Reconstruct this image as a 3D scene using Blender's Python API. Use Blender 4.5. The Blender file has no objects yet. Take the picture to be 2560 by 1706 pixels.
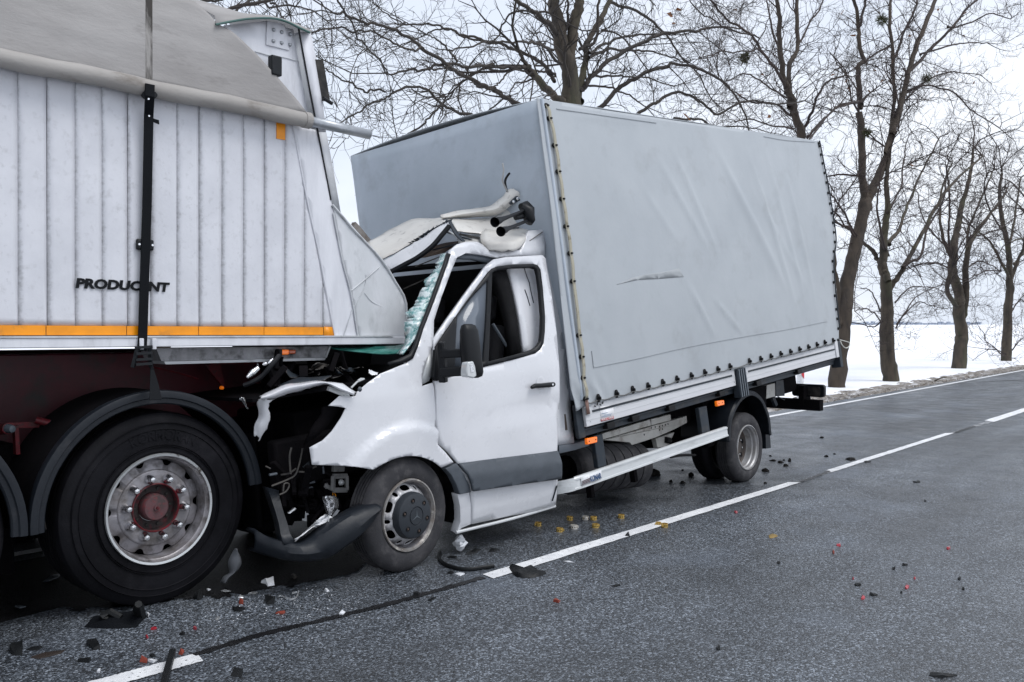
import bpy, bmesh, math, random
import numpy as np
from mathutils import Vector, Matrix
C = bpy.context.scene.collection
scene = bpy.context.scene
# ------------------------------------------------------------------ camera
# World: X runs along the road (to the right, away), Y across it (away from the camera), Z up, metres.
F_PX, IMG_W, IMG_H, EYE = 2263.0, 2560, 1706, 1.55
PITCH = math.atan(42.4 / F_PX); AIM = math.radians(40.9)
c_r = np.array([math.sin(AIM), -math.cos(AIM), 0.0])
_f0 = np.array([math.cos(AIM), math.sin(AIM), 0.0]); UP = np.array([0, 0, 1.0])
c_f = _f0 * math.cos(PITCH) - UP * math.sin(PITCH)
c_u = UP * math.cos(PITCH) + _f0 * math.sin(PITCH)
EYEP = np.array([0, 0, EYE])
cd = bpy.data.cameras.new('camera'); cam = bpy.data.objects.new('camera', cd); C.objects.link(cam)
cd.sensor_width = 36.0; cd.lens = 36.0 * F_PX / IMG_W; cd.clip_start = 0.1; cd.clip_end = 5000
cam.matrix_world = Matrix(((c_r[0], c_u[0], -c_f[0], 0), (c_r[1], c_u[1], -c_f[1], 0), (c_r[2], c_u[2], -c_f[2], EYE), (0, 0, 0, 1)))
scene.camera = cam
# ------------------------------------------------------------------ light: overcast winter daylight
SUN_EL, SUN_ROT = math.radians(58), math.radians(160)
world = bpy.data.worlds.new('World'); scene.world = world; world.use_nodes = True
wn, wl = world.node_tree.nodes, world.node_tree.links
wn.clear()
wo = wn.new('ShaderNodeOutputWorld'); wb = wn.new('ShaderNodeBackground'); wb.inputs['Strength'].default_value = 0.1
sk = wn.new('ShaderNodeTexSky'); sk.sky_type = 'NISHITA'; sk.sun_disc = False
sk.sun_elevation = SUN_EL; sk.sun_rotation = SUN_ROT; sk.dust_density = 2.0
tc = wn.new('ShaderNodeTexCoord'); mp = wn.new('ShaderNodeMapping'); mp.inputs['Scale'].default_value = (1, 1, 2.2)
nz = wn.new('ShaderNodeTexNoise'); nz.inputs['Scale'].default_value = 2.3; nz.inputs['Detail'].default_value = 5
cr = wn.new('ShaderNodeValToRGB')
cr.color_ramp.elements[0].position = 0.4; cr.color_ramp.elements[0].color = (7.2, 7.85, 9.0, 1)
cr.color_ramp.elements[1].position = 0.6; cr.color_ramp.elements[1].color = (9.1, 9.5, 10.2, 1)
mx = wn.new('ShaderNodeMix'); mx.data_type = 'RGBA'; mx.inputs['Factor'].default_value = 0.9
wl.new(tc.outputs['Generated'], mp.inputs['Vector']); wl.new(mp.outputs['Vector'], nz.inputs['Vector'])
wl.new(nz.outputs['Fac'], cr.inputs['Fac'])
wl.new(sk.outputs['Color'], mx.inputs[6]); wl.new(cr.outputs['Color'], mx.inputs[7])
wl.new(mx.outputs[2], wb.inputs['Color']); wl.new(wb.outputs['Background'], wo.inputs['Surface'])
sd = bpy.data.lights.new('sun', 'SUN'); sd.energy = 1.5; sd.angle = math.radians(30); sd.color = (1.0, 0.985, 0.97)
sun = bpy.data.objects.new('sun', sd); C.objects.link(sun)
_sv = Vector((math.sin(SUN_ROT) * math.cos(SUN_EL), math.cos(SUN_ROT) * math.cos(SUN_EL), math.sin(SUN_EL)))
sun.rotation_euler = _sv.to_track_quat('Z', 'Y').to_euler(); sun.location = (0, -8, 12)
vs = scene.view_settings
scene.display_settings.display_device = 'sRGB'
vs.view_transform = 'Standard'; vs.look = 'None'; vs.gamma = 1; vs.exposure = 0.3; vs.use_curve_mapping = False

# ------------------------------------------------------------------ measuring helpers
# Points are measured on the photograph and dropped on known planes of the real things (road, lorry side, van side ...)
SC = {'A': (0, 0, 900/1568), 'B': (0, 850, 700/1568), 'C': (600, 880, 600/1568), 'D': (820, 350, 600/1568), 'E': (1050, 600, 450/941),
      'F': (1350, 850, 800/2353), 'G': (880, 520, 300/1568), 'W': (880, 1140, 260/1406), 'H': (1350, 220, 800/1568), 'I': (1900, 850, 260/1773),
      'J': (1400, 1000, 500/2353), 'K': (500, 830, 460/2353), 'L': (600, 1080, 360/1568), 'M': (860, 230, 600/1882), 'N': (2080, 840, 480/2353),
      'O': (1950, 300, 610/1275), 'P': (1300, 0, 1260/2353), 'Q': (700, 0, 800/2353), 'R': (900, 1250, 800/2353), 'S': (0, 1350, 900/2353),
      'T': (1700, 950, 860/1784), 'U': (560, 1400, 400/2353), 'd': (0, 0, 1.088), 's': (0, 0, 1.0)}
def ray(c, x, y):
    ox, oy, k = SC[c]; x = ox + x * k; y = oy + y * k
    return c_f + c_r * ((x - IMG_W / 2) / F_PX) - c_u * ((y - IMG_H / 2) / F_PX)
def hit(c, x, y, p, n):
    d = ray(c, x, y); return EYEP + d * (np.dot(p - EYEP, n) / np.dot(d, n))
def gp(c, x, y, z=0.0):
    return hit(c, x, y, np.array([0, 0, z]), UP)
def unit(v):
    v = np.asarray(v, float); return v / np.linalg.norm(v)
class Frame:                                   # e1 = rearwards along the vehicle, e2 = away from the camera, e3 = up
    def __init__(s, O, yaw=0, pitch=0, roll=0):
        s.O = np.asarray(O, float)
        y, p = math.radians(yaw), math.radians(pitch)
        s.e1 = np.array([math.cos(y)*math.cos(p), math.sin(y)*math.cos(p), math.sin(p)])
        a = unit(np.cross(UP, s.e1)); b = np.cross(s.e1, a)
        r = math.radians(roll); s.e3 = b*math.cos(r) + a*math.sin(r); s.e2 = np.cross(s.e3, s.e1)
    def W(s, a, t, h): return s.O + s.e1*a + s.e2*t + s.e3*h
    def L(s, p):
        q = np.asarray(p) - s.O; return np.array([q @ s.e1, q @ s.e2, q @ s.e3])
    def pk(s, c, x, y, lat=0.0):
        if callable(lat):
            t = 0.0
            for _ in range(12):
                q = hit(c, x, y, s.O + s.e2*t, s.e2) - s.O
                t = 0.5*t + 0.5*lat(q @ s.e1, q @ s.e3)
            q = hit(c, x, y, s.O + s.e2*t, s.e2) - s.O
        else:
            q = hit(c, x, y, s.O + s.e2*lat, s.e2) - s.O
        return (q @ s.e1, q @ s.e3)
    def pks(s, c, pts, lat=0.0): return [s.pk(c, x, y, lat) for x, y in pts]
    def P(s, c, x, y, lat=0.0):
        if callable(lat):
            a, h = s.pk(c, x, y, lat); return s.W(a, lat(a, h), h)
        return hit(c, x, y, s.O + s.e2*lat, s.e2)
    def Ps(s, pts):                            # (crop, x, y, lat)
        return [s.P(*p) for p in pts]

# ------------------------------------------------------------------ materials
def _nt(name):
    m = bpy.data.materials.new(name); m.use_nodes = True
    nt = m.node_tree; return m, nt, nt.nodes['Principled BSDF']
def pmat(name, col, rough=0.5, metal=0.0, col2=None, nscale=6.0, nlo=0.4, nhi=0.65, bump=0.0, bscale=60.0, coat=0.0, spec=0.5,
         dirt=None, dscale=3.0, dlo=0.52, dhi=0.7, stretch=(1, 1, 1), trans=0.0, alpha=1.0, emit=None, rvar=0.0, ior=1.45, damt=1.0):
    m, nt, b = _nt(name); n, l = nt.nodes, nt.links
    co = n.new('ShaderNodeTexCoord'); mpp = n.new('ShaderNodeMapping'); mpp.inputs['Scale'].default_value = stretch
    l.new(co.outputs['Object'], mpp.inputs['Vector'])
    b.inputs['Base Color'].default_value = (*col, 1); b.inputs['Roughness'].default_value = rough; b.inputs['Metallic'].default_value = metal
    b.inputs['Coat Weight'].default_value = coat; b.inputs['Coat Roughness'].default_value = 0.08
    b.inputs['Specular IOR Level'].default_value = spec; b.inputs['Transmission Weight'].default_value = trans; b.inputs['Alpha'].default_value = alpha
    b.inputs['IOR'].default_value = ior
    if emit: b.inputs['Emission Color'].default_value = (*emit[:3], 1); b.inputs['Emission Strength'].default_value = emit[3]
    out = None
    def noise(scale, det=6):
        t = n.new('ShaderNodeTexNoise'); t.inputs['Scale'].default_value = scale; t.inputs['Detail'].default_value = det; t.inputs['Roughness'].default_value = 0.62
        l.new(mpp.outputs['Vector'], t.inputs['Vector']); return t
    def ramp(src, lo, hi, c0, c1):
        r = n.new('ShaderNodeMapRange'); r.inputs['From Min'].default_value = lo; r.inputs['From Max'].default_value = hi; l.new(src, r.inputs['Value'])
        x = n.new('ShaderNodeMix'); x.data_type = 'RGBA'; l.new(r.outputs['Result'], x.inputs['Factor'])
        for i, c in ((6, c0), (7, c1)):
            if isinstance(c, tuple): x.inputs[i].default_value = (*c, 1)
            else: l.new(c, x.inputs[i])
        return x.outputs[2], r
    base = col
    if col2 is not None:
        base, _ = ramp(noise(nscale).outputs['Fac'], nlo, nhi, col, col2)
    if dirt is not None:
        base, r = ramp(noise(dscale, 9).outputs['Fac'], dlo, dhi, base, dirt); r.inputs['To Max'].default_value = damt
    if not isinstance(base, tuple): l.new(base, b.inputs['Base Color'])
    if rvar:
        rr = n.new('ShaderNodeMapRange'); rr.inputs['To Min'].default_value = max(0.02, rough-rvar); rr.inputs['To Max'].default_value = min(1, rough+rvar)
        rr.inputs['From Min'].default_value = .35; rr.inputs['From Max'].default_value = .65
        l.new(noise(nscale*1.7).outputs['Fac'], rr.inputs['Value']); l.new(rr.outputs['Result'], b.inputs['Roughness'])
    if bump:
        bp = n.new('ShaderNodeBump'); bp.inputs['Strength'].default_value = bump; bp.inputs['Distance'].default_value = 0.01
        l.new(noise(bscale).outputs['Fac'], bp.inputs['Height']); l.new(bp.outputs['Normal'], b.inputs['Normal'])
    return m

# ------------------------------------------------------------------ geometry collector
class G:
    def __init__(s): s.v = []; s.f = []
    def add(s, pts, faces):
        o = len(s.v); s.v += [tuple(map(float, p)) for p in pts]; s.f += [tuple(i+o for i in f) for f in faces]; return s
    def quad(s, a, b, c, d): return s.add([a, b, c, d], [(0, 1, 2, 3)])
    def hexa(s, p):                            # 8 corners: 4 of one end, 4 of the other
        return s.add(p, [(3, 2, 1, 0), (4, 5, 6, 7), (0, 1, 5, 4), (1, 2, 6, 5), (2, 3, 7, 6), (3, 0, 4, 7)])
    def box(s, fr, s0, s1, t0, t1, h0, h1):
        return s.hexa([fr.W(s0, t0, h0), fr.W(s1, t0, h0), fr.W(s1, t1, h0), fr.W(s0, t1, h0), fr.W(s0, t0, h1), fr.W(s1, t0, h1), fr.W(s1, t1, h1), fr.W(s0, t1, h1)])
    def bar(s, a, b, w, d, up=UP):             # square bar from a to b, w across, d in the up direction
        a, b = np.asarray(a, float), np.asarray(b, float); x = unit(b-a)
        y = np.cross(up, x); y = unit(y) if np.linalg.norm(y) > 1e-6 else unit(np.cross((1, 0, 0), x)); z = np.cross(x, y)
        return s.hexa([p + y*w/2*i + z*d/2*j for p in (a, b) for i, j in ((-1, -1), (1, -1), (1, 1), (-1, 1))])
    def prism(s, pts, vec):
        n = len(pts); pts = [np.asarray(p, float) for p in pts]; vec = np.asarray(vec, float)
        return s.add(pts + [p+vec for p in pts], [tuple(range(n-1, -1, -1)), tuple(range(n, 2*n))] + [(i, (i+1) % n, n+(i+1) % n, n+i) for i in range(n)])
    def tube(s, pts, r, n=8, caps=True, flat=1.0):
        pts = [np.asarray(p, float) for p in pts]; k = len(pts)
        rs = r if hasattr(r, '__len__') else [r]*k
        ref = np.array([0.13, 0.27, 0.95]); V = []; F = []
        pu = None
        for i, p in enumerate(pts):
            d = unit(pts[min(i+1, k-1)] - pts[max(i-1, 0)])
            u = (ref - d*np.dot(ref, d)) if pu is None else (pu - d*np.dot(pu, d))
            u = unit(u); pu = u; w = np.cross(d, u)
            for j in range(n):
                a = 2*math.pi*j/n; V.append(p + (u*math.cos(a) + w*math.sin(a)*flat)*rs[i])
        for i in range(k-1):
            for j in range(n):
                F.append((i*n+j, i*n+(j+1) % n, (i+1)*n+(j+1) % n, (i+1)*n+j))
        if caps: F += [tuple(range(n-1, -1, -1)), tuple((k-1)*n+j for j in range(n))]
        return s.add(V, F)
    def lathe(s, c, axis, prof, n=40, up=UP, a0=0, a1=2*math.pi, closed=True):   # prof: (radius, offset along axis)
        c = np.asarray(c, float); x = unit(axis); up = np.array([1.0, 0, 0]) if abs(np.dot(unit(up), x)) > .98 else up; u = unit(up - x*np.dot(up, x)); w = np.cross(x, u)
        k = len(prof); V = []; F = []; full = abs(a1-a0-2*math.pi) < 1e-6; m = n if full else n+1
        for i in range(m):
            a = a0 + (a1-a0)*i/n
            for r, o in prof: V.append(c + x*o + (u*math.cos(a) + w*math.sin(a))*r)
        for i in range(n):
            i2 = (i+1) % m
            for j in range(k-1): F.append((i*k+j, i2*k+j, i2*k+j+1, i*k+j+1))
        return s.add(V, F)
    def grid(s, rows):
        k = len(rows[0]); return s.add([p for r in rows for p in r], [(i*k+j, i*k+j+1, (i+1)*k+j+1, (i+1)*k+j) for i in range(len(rows)-1) for j in range(k-1)])
    def obj(s, name, m, parent=None, smooth=38, bevel=0, solid=0, off=-1, sub=0, kind=None):
        org = root_loc(parent)
        me = bpy.data.meshes.new(name); me.from_pydata([(x-org[0], y-org[1], z-org[2]) for x, y, z in s.v], [], s.f); me.update()
        return finish(name, me, m, parent, smooth, bevel, solid, off, sub, kind, fixn=True)
def root_loc(p):
    if p is None: return (0, 0, 0)
    while p.parent: p = p.parent
    return tuple(p.location)
def finish(name, me, m, parent, smooth=38, bevel=0, solid=0, off=-1, sub=0, kind=None, fixn=False):
    if fixn:
        bm = bmesh.new(); bm.from_mesh(me); bmesh.ops.recalc_face_normals(bm, faces=bm.faces); bm.to_mesh(me); bm.free()
    if m: me.materials.append(m)
    if smooth:
        me.polygons.foreach_set('use_smooth', [True]*len(me.polygons)); me.set_sharp_from_angle(angle=math.radians(smooth))
    o = bpy.data.objects.new(name, me); C.objects.link(o)
    if parent: o.parent = parent
    if sub: md = o.modifiers.new('sub', 'SUBSURF'); md.levels = sub; md.render_levels = sub
    if solid: md = o.modifiers.new('thick', 'SOLIDIFY'); md.thickness = solid; md.offset = off
    if bevel: md = o.modifiers.new('edge', 'BEVEL'); md.width = bevel; md.segments = 2; md.limit_method = 'ANGLE'; md.angle_limit = math.radians(40)
    if kind: o['kind'] = kind
    return o
def tag(o, label, cat, group=None, kind=None):
    o['label'] = label; o['category'] = cat
    if group: o['group'] = group
    if kind: o['kind'] = kind
    return o
def thing(name, label, cat, loc, group=None):
    o = bpy.data.objects.new(name, None); C.objects.link(o); o.location = tuple(map(float, loc)); o.empty_display_size = .2
    return tag(o, label, cat, group)
def smooth_closed(pts): return pts
def panel(name, m, parent, fr, outline, lat=0.0, holes=(), th=.004, step=.09, smooth=38, lab=None, bevel=0):
    """sheet cut to an outline in (along, up) of a frame, following the side's curve, with real thickness"""
    f = lat if callable(lat) else (lambda s, h: lat)
    bm = bmesh.new(); edges = []
    for loop in [outline] + list(holes):
        vs_ = [bm.verts.new((a, b, 0)) for a, b in loop]
        for i in range(len(vs_)): edges.append(bm.edges.new((vs_[i], vs_[(i+1) % len(vs_)])))
    bmesh.ops.triangle_fill(bm, use_beauty=True, use_dissolve=False, edges=edges)
    if step:
        for ax in (0, 1):
            lo = min(p[ax] for p in outline); hi = max(p[ax] for p in outline); k = lo + step
            while k < hi - 1e-4:
                no = (1, 0, 0) if ax == 0 else (0, 1, 0); co = (k, 0, 0) if ax == 0 else (0, k, 0)
                bmesh.ops.bisect_plane(bm, geom=bm.verts[:] + bm.edges[:] + bm.faces[:], plane_co=co, plane_no=no, dist=1e-5); k += step
    org = np.array(root_loc(parent))
    for v in bm.verts:
        a, b = v.co.x, v.co.y; v.co = Vector(fr.W(a, f(a, b), b) - org)
    bm.normal_update(); e2 = Vector(fr.e2)
    bad = [q for q in bm.faces if q.normal.dot(e2) > 0]
    if bad: bmesh.ops.reverse_faces(bm, faces=bad)
    me = bpy.data.meshes.new(name); bm.to_mesh(me); bm.free()
    o = finish(name, me, m, parent, smooth, bevel, th, -1)
    if lab: o['label'] = lab
    return o
def text_mesh(s, bold=0.0, shear=0.0, spacing=1.0):
    cu = bpy.data.curves.new('t', 'FONT'); cu.body = s; cu.size = 1; cu.offset = bold; cu.shear = shear; cu.space_character = spacing; cu.resolution_u = 3
    o = bpy.data.objects.new('t', cu); C.objects.link(o); bpy.context.view_layer.update()
    me = bpy.data.meshes.new_from_object(o.evaluated_get(bpy.context.evaluated_depsgraph_get()))
    vv = np.array([v.co[:] for v in me.vertices]); ff = [tuple(p.vertices) for p in me.polygons]
    bpy.data.objects.remove(o); bpy.data.curves.remove(cu); bpy.data.meshes.remove(me); return vv, ff
def text_on(name, s, m, parent, fr, a, b, height, lat, bold=.012, shear=0.0, th=.0015, drop=None):
    """flat letters from point a to point b (along, up) on a plane of the frame"""
    vv, ff = text_mesh(s, bold, shear); x0, x1 = vv[:, 0].min(), vv[:, 0].max(); y1 = vv[:, 1].max(); y0 = min(0, vv[:, 1].min())
    if drop:                                    # leave out what lies under a strap: faces inside the span
        ff = [q for q in ff if not (drop[0] < (np.mean([vv[i][0] for i in q])-x0)/(x1-x0) < drop[1])]
    a, b = np.array(a), np.array(b); g = G()
    pts = []
    for x, y, _ in vv:
        q = a + (b-a)*(x-x0)/(x1-x0); pts.append(fr.W(q[0], lat, q[1] + height*y/y1))
    g.add(pts, ff); return g.obj(name, m, parent, smooth=0, solid=th, off=0)
def smoothstep(x, a, b):
    t = min(1, max(0, (x-a)/(b-a))); return t*t*(3-2*t)
def catmull(P, n):
    P = [np.asarray(p, float) for p in P]; out = []
    Q = [2*P[0]-P[1]] + P + [2*P[-1]-P[-2]]
    for i in range(1, len(Q)-2):
        for k in range(n):
            t = k/n; a, b, c, d = Q[i-1:i+3]
            out.append(.5*((2*b) + (c-a)*t + (2*a-5*b+4*c-d)*t*t + (3*b-a-3*c+d)*t**3))
    out.append(P[-1]); return out
def rng_noise(seed):
    r = np.random.RandomState(seed); k = r.randn(8, 3)*1.0; ph = r.rand(8)*6.28
    def f(p, sc=1.0):
        return sum(math.sin(float(np.dot(k[i], p))*sc*(1+.35*i)+ph[i])/(1+.4*i) for i in range(8))/4
    return f
# ================================================================== the setting
# asphalt: dark binder with pale aggregate chips
def asphalt_mat():
    m, nt, b = _nt('asphalt'); n, l = nt.nodes, nt.links
    co = n.new('ShaderNodeTexCoord')
    def vor(sc):
        t = n.new('ShaderNodeTexVoronoi'); t.inputs['Scale'].default_value = sc; l.new(co.outputs['Object'], t.inputs['Vector']); return t
    def nz_(sc, d=5):
        t = n.new('ShaderNodeTexNoise'); t.inputs['Scale'].default_value = sc; t.inputs['Detail'].default_value = d; l.new(co.outputs['Object'], t.inputs['Vector']); return t
    v1 = vor(115); v2 = vor(190)
    sep = n.new('ShaderNodeSeparateColor'); l.new(v1.outputs['Color'], sep.inputs['Color'])
    rp = n.new('ShaderNodeValToRGB'); e = rp.color_ramp.elements
    e[0].position = 0.0; e[0].color = (.007, .008, .010, 1); e[1].position = 1.0; e[1].color = (.26, .292, .338, 1)
    for p, c in ((.38, (.025, .0295, .036)), (.66, (.06, .07, .084)), (.86, (.125, .143, .168))): q = e.new(p); q.color = (*c, 1)
    l.new(sep.outputs['Red'], rp.inputs['Fac'])
    big = n.new('ShaderNodeMapRange'); big.inputs['From Min'].default_value = .35; big.inputs['From Max'].default_value = .68
    big.inputs['To Min'].default_value = .7; big.inputs['To Max'].default_value = 1.25; l.new(nz_(.55, 7).outputs['Fac'], big.inputs['Value'])
    mul = n.new('ShaderNodeMix'); mul.data_type = 'RGBA'; mul.blend_type = 'MULTIPLY'; mul.inputs['Factor'].default_value = 1
    mpx = n.new('ShaderNodeMapping'); mpx.inputs['Scale'].default_value = (.07, 1.1, 1); l.new(co.outputs['Object'], mpx.inputs['Vector'])
    trk = n.new('ShaderNodeTexNoise'); trk.inputs['Scale'].default_value = 1.6; trk.inputs['Detail'].default_value = 3; l.new(mpx.outputs['Vector'], trk.inputs['Vector'])
    trm = n.new('ShaderNodeMapRange'); trm.inputs['From Min'].default_value = .35; trm.inputs['From Max'].default_value = .65; trm.inputs['To Min'].default_value = .7; trm.inputs['To Max'].default_value = 1.25; l.new(trk.outputs['Fac'], trm.inputs['Value'])
    bm2 = n.new('ShaderNodeMath'); bm2.operation = 'MULTIPLY'; l.new(big.outputs['Result'], bm2.inputs[0]); l.new(trm.outputs['Result'], bm2.inputs[1])
    l.new(rp.outputs['Color'], mul.inputs[6]); l.new(bm2.outputs[0], mul.inputs[7])
    # pale dried-salt film here and there
    sf = n.new('ShaderNodeMapRange'); sf.inputs['From Min'].default_value = .55; sf.inputs['From Max'].default_value = .8; sf.inputs['To Max'].default_value = .5
    l.new(nz_(.9, 9).outputs['Fac'], sf.inputs['Value'])
    sm = n.new('ShaderNodeMix'); sm.data_type = 'RGBA'; l.new(sf.outputs['Result'], sm.inputs['Factor']); l.new(mul.outputs[2], sm.inputs[6]); sm.inputs[7].default_value = (.15, .18, .23, 1)
    l.new(sm.outputs[2], b.inputs['Base Color'])
    rr = n.new('ShaderNodeMapRange'); rr.inputs['From Min'].default_value = .3; rr.inputs['From Max'].default_value = .7; rr.inputs['To Min'].default_value = .3; rr.inputs['To Max'].default_value = .52; b.inputs['Specular IOR Level'].default_value = .8
    l.new(nz_(3.0).outputs['Fac'], rr.inputs['Value']); l.new(rr.outputs['Result'], b.inputs['Roughness'])
    bp = n.new('ShaderNodeBump'); bp.inputs['Strength'].default_value = .7; bp.inputs['Distance'].default_value = .006
    l.new(v1.outputs['Distance'], bp.inputs['Height']); bp.invert = True
    b2 = n.new('ShaderNodeBump'); b2.inputs['Strength'].default_value = .5; b2.inputs['Distance'].default_value = .003; l.new(v2.outputs['Distance'], b2.inputs['Height'])
    l.new(bp.outputs['Normal'], b2.inputs['Normal']); l.new(b2.outputs['Normal'], b.inputs['Normal'])
    return m
M_asph = asphalt_mat()
M_paint = pmat('road_paint', (.62, .63, .65), .7, col2=(.78, .79, .8), nscale=9, dirt=(.09, .095, .1), dscale=60, dlo=.6, dhi=.66, bump=.5, bscale=150)
M_paint2 = pmat('worn_paint', (.35, .36, .38), .75, col2=(.1, .105, .11), nscale=14, nlo=.42, nhi=.56, bump=.5, bscale=150)
M_tar = pmat('tar_seal', (.006, .006, .007), .4, col2=(.012, .012, .014), bump=.3, bscale=30)
M_snow = pmat('snow', (.86, .87, .9), .6, col2=(.78, .8, .85), nscale=.7, bump=.35, bscale=9, dirt=(.35, .33, .29), dscale=7, dlo=.69, dhi=.78)
M_verge = pmat('dirty_verge', (.22, .2, .18), .9, col2=(.7, .71, .74), nscale=4, nlo=.5, nhi=.66, bump=.6, bscale=20, dirt=(.06, .05, .042), dscale=8, dlo=.5, dhi=.62, stretch=(.6, 1.6, 1))
rnd = random.Random(7)
def strip_sheet(name, x0, x1, nx, ys, zf, m, kind='structure'):
    g = G(); xs = [x0 + (x1-x0)*(i/nx)**1.0 for i in range(nx+1)]
    g.grid([[(x, y, zf(x, y)) for x in xs] for y in ys]); return g.obj(name, m, None, smooth=60, kind=kind)
road = strip_sheet('road', -60, 420, 60, [-0.7, 2, 4, 6, 7.0], lambda x, y: 0.0, M_asph)
# verge: dirty snow bank between asphalt and field
nf = rng_noise(3)
def vz(x, y):
    t = (y-6.97)/.8; p = np.array([x*1.3, y*3.1, 0])
    return -0.012 + max(0, t)*0.06 + .045*max(0, min(1, t*2))*(.5+nf(p, 2.1)) + .02*max(0, min(1, t*2))*nf(p, 7)
g = G(); xs = list(np.concatenate([np.arange(2, 60, .12), np.arange(60, 420, 4.0)])); ys = list(np.linspace(6.93, 7.6, 12))
g.grid([[(x, y, vz(x, y)) for x in xs] for y in ys]); g.obj('verge', M_verge, None, smooth=70, kind='structure')
def fz(x, y):
    t = y - 7.2; p = np.array([x*.5, y*.5, 0])
    return .10*min(1, max(0, t)/.4) - .04 + .05*min(1, max(0, t))*nf(p, 1.0) + min(1.0, max(0, t)/40)*.0
g = G(); xs = list(np.concatenate([np.arange(-60, 0, 4), np.arange(0, 70, .35), np.arange(70, 2600, 60.0)])); ys = [7.12, 7.2, 7.3, 7.4, 7.55, 7.7, 7.85, 8.0, 8.25, 8.5, 9, 9.5, 10, 11, 13, 16, 20, 30, 60, 150, 400, 900, 1800]
g.grid([[(x, y, fz(x, y)) for x in xs] for y in ys]); g.obj('snow_field', M_snow, None, smooth=80, kind='structure')
g = G(); g.grid([[(x, y, -0.03 - (0.06 if y < -1 else 0)) for x in (-60, 0, 60, 420, 2600)] for y in (-1500, -60, -8, -3.4)]); g.obj('snow_ground', M_snow, None, kind='structure')
g = G(); g.grid([[(x, y, -0.05) for x in (-1500, -600, -60)] for y in (-1500, -60, 60, 1800)]); g.obj('snow_plain', M_snow, None, kind='structure')
g = G(); g.grid([[(x, y, -0.02 - .01*(y < -2)) for x in (-60, 0, 60, 420)] for y in (-3.5, -2, -0.65)]); g.obj('verge', M_verge, None, kind='structure')  # unseen near strip, added dark in place of snow to cut bounce light
# markings: centre dashes, far edge line, tar-sealed joint along the middle
def mark(name, pts, z, m, ragged=0.0, n=1):
    g = G(); a, b, c, d = [np.array([p[0], p[1], z]) for p in pts]      # a-b near side, d-c far side
    r = random.Random(len(name)+int(a[0]*10)); rows = [[], []]
    for i in range(n+1):
        t = i/n; rows[0].append(a+(b-a)*t + np.array([0, r.uniform(-ragged, ragged), 0])); rows[1].append(d+(c-d)*t + np.array([0, r.uniform(-ragged, ragged), 0]))
    g.grid(rows); return g.obj(name, m, None, smooth=0, kind='structure')
ZM = .004
def dash(c, near0, near1, far1, far0):
    mark('road_marking', [gp(c, *near0), gp(c, *near1), gp(c, *far1), gp(c, *far0)], ZM, M_paint, .004, 60)
def line_y(x): return 3.78 - .012*x            # centre joint in plan
p_a = gp('d', 1113, 1331); p_b = gp('d', 1835, 1111)
dash('d', (1135, 1331), (1838, 1110), (1812, 1109), (1108, 1321))
dash('d', (1912, 1086), (2192, 996), (2172, 996), (1898, 1082))
dash('d', (2285, 970), (2440, 918), (2424, 916), (2262, 967))
dash('S', (560, 1010), (1330, 795), (1285, 745), (480, 960))
mark('road_marking', [gp('d', 1838, 1110), gp('d', 1912, 1086), gp('d', 1903, 1084), gp('d', 1825, 1109)], .003, M_paint2, .012, 30)
mark('road_marking', [gp('d', 2192, 996), gp('d', 2285, 970), gp('d', 2270, 968), gp('d', 2180, 996)], .003, M_paint2, .012, 30)
for k in range(6):                             # further dashes up the road
    x0 = 27 + k*9.0; mark('road_marking', [(x0, 3.62), (x0+6, 3.58), (x0+6, 3.72), (x0, 3.76)], ZM, M_paint, .003, 20)
xe = list(np.arange(-20, 60, 2.0)) + list(np.arange(60, 420, 30))
g = G(); ey = lambda x: 6.46 + .0128*x if x < 36 else 6.92
g.grid([[(x, ey(x)-.055, ZM) for x in xe], [(x, ey(x)+.055, ZM) for x in xe]]); g.obj('road_edge_line', M_paint, None, smooth=0, kind='structure')
def ribbon(name, c, pts, w, z, m, jag, seed, n=14):
    r = random.Random(seed); q = catmull([gp(c, x, y) for x, y in pts], n); A = []; B = []
    for i, p in enumerate(q):
        d = unit(q[min(i+1, len(q)-1)]-q[max(i-1, 0)]); nn = np.cross(UP, d)
        A.append(p + nn*(w+r.uniform(-jag, jag)) + UP*z); B.append(p - nn*(w+r.uniform(-jag, jag)) + UP*z)
    g = G(); g.grid([A, B]); return g.obj(name, m, None, smooth=0, kind='structure')
ribbon('road_joint', 'd', [(445, 1507), (600, 1460), (760, 1422), (900, 1387), (1020, 1354), (1110, 1328)], .026, .0045, M_tar, .007, 4)
ribbon('road_joint', 'd', [(1838, 1108), (1870, 1097), (1905, 1083)], .02, .0055, M_tar, .012, 5)
ribbon('road_joint', 'd', [(2195, 995), (2215, 988), (2240, 980)], .03, .0055, M_tar, .014, 6)
g = G(); _a = gp('N', 1780, 570); _b = gp('N', 2353, 585)
mark('road_joint', [(_a[0], _a[1]-.03), (_b[0]+3, _b[1]-.2), (_b[0]+3, _b[1]), (_a[0], _a[1]+.03)], .005, M_tar, .02, 20)
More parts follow.
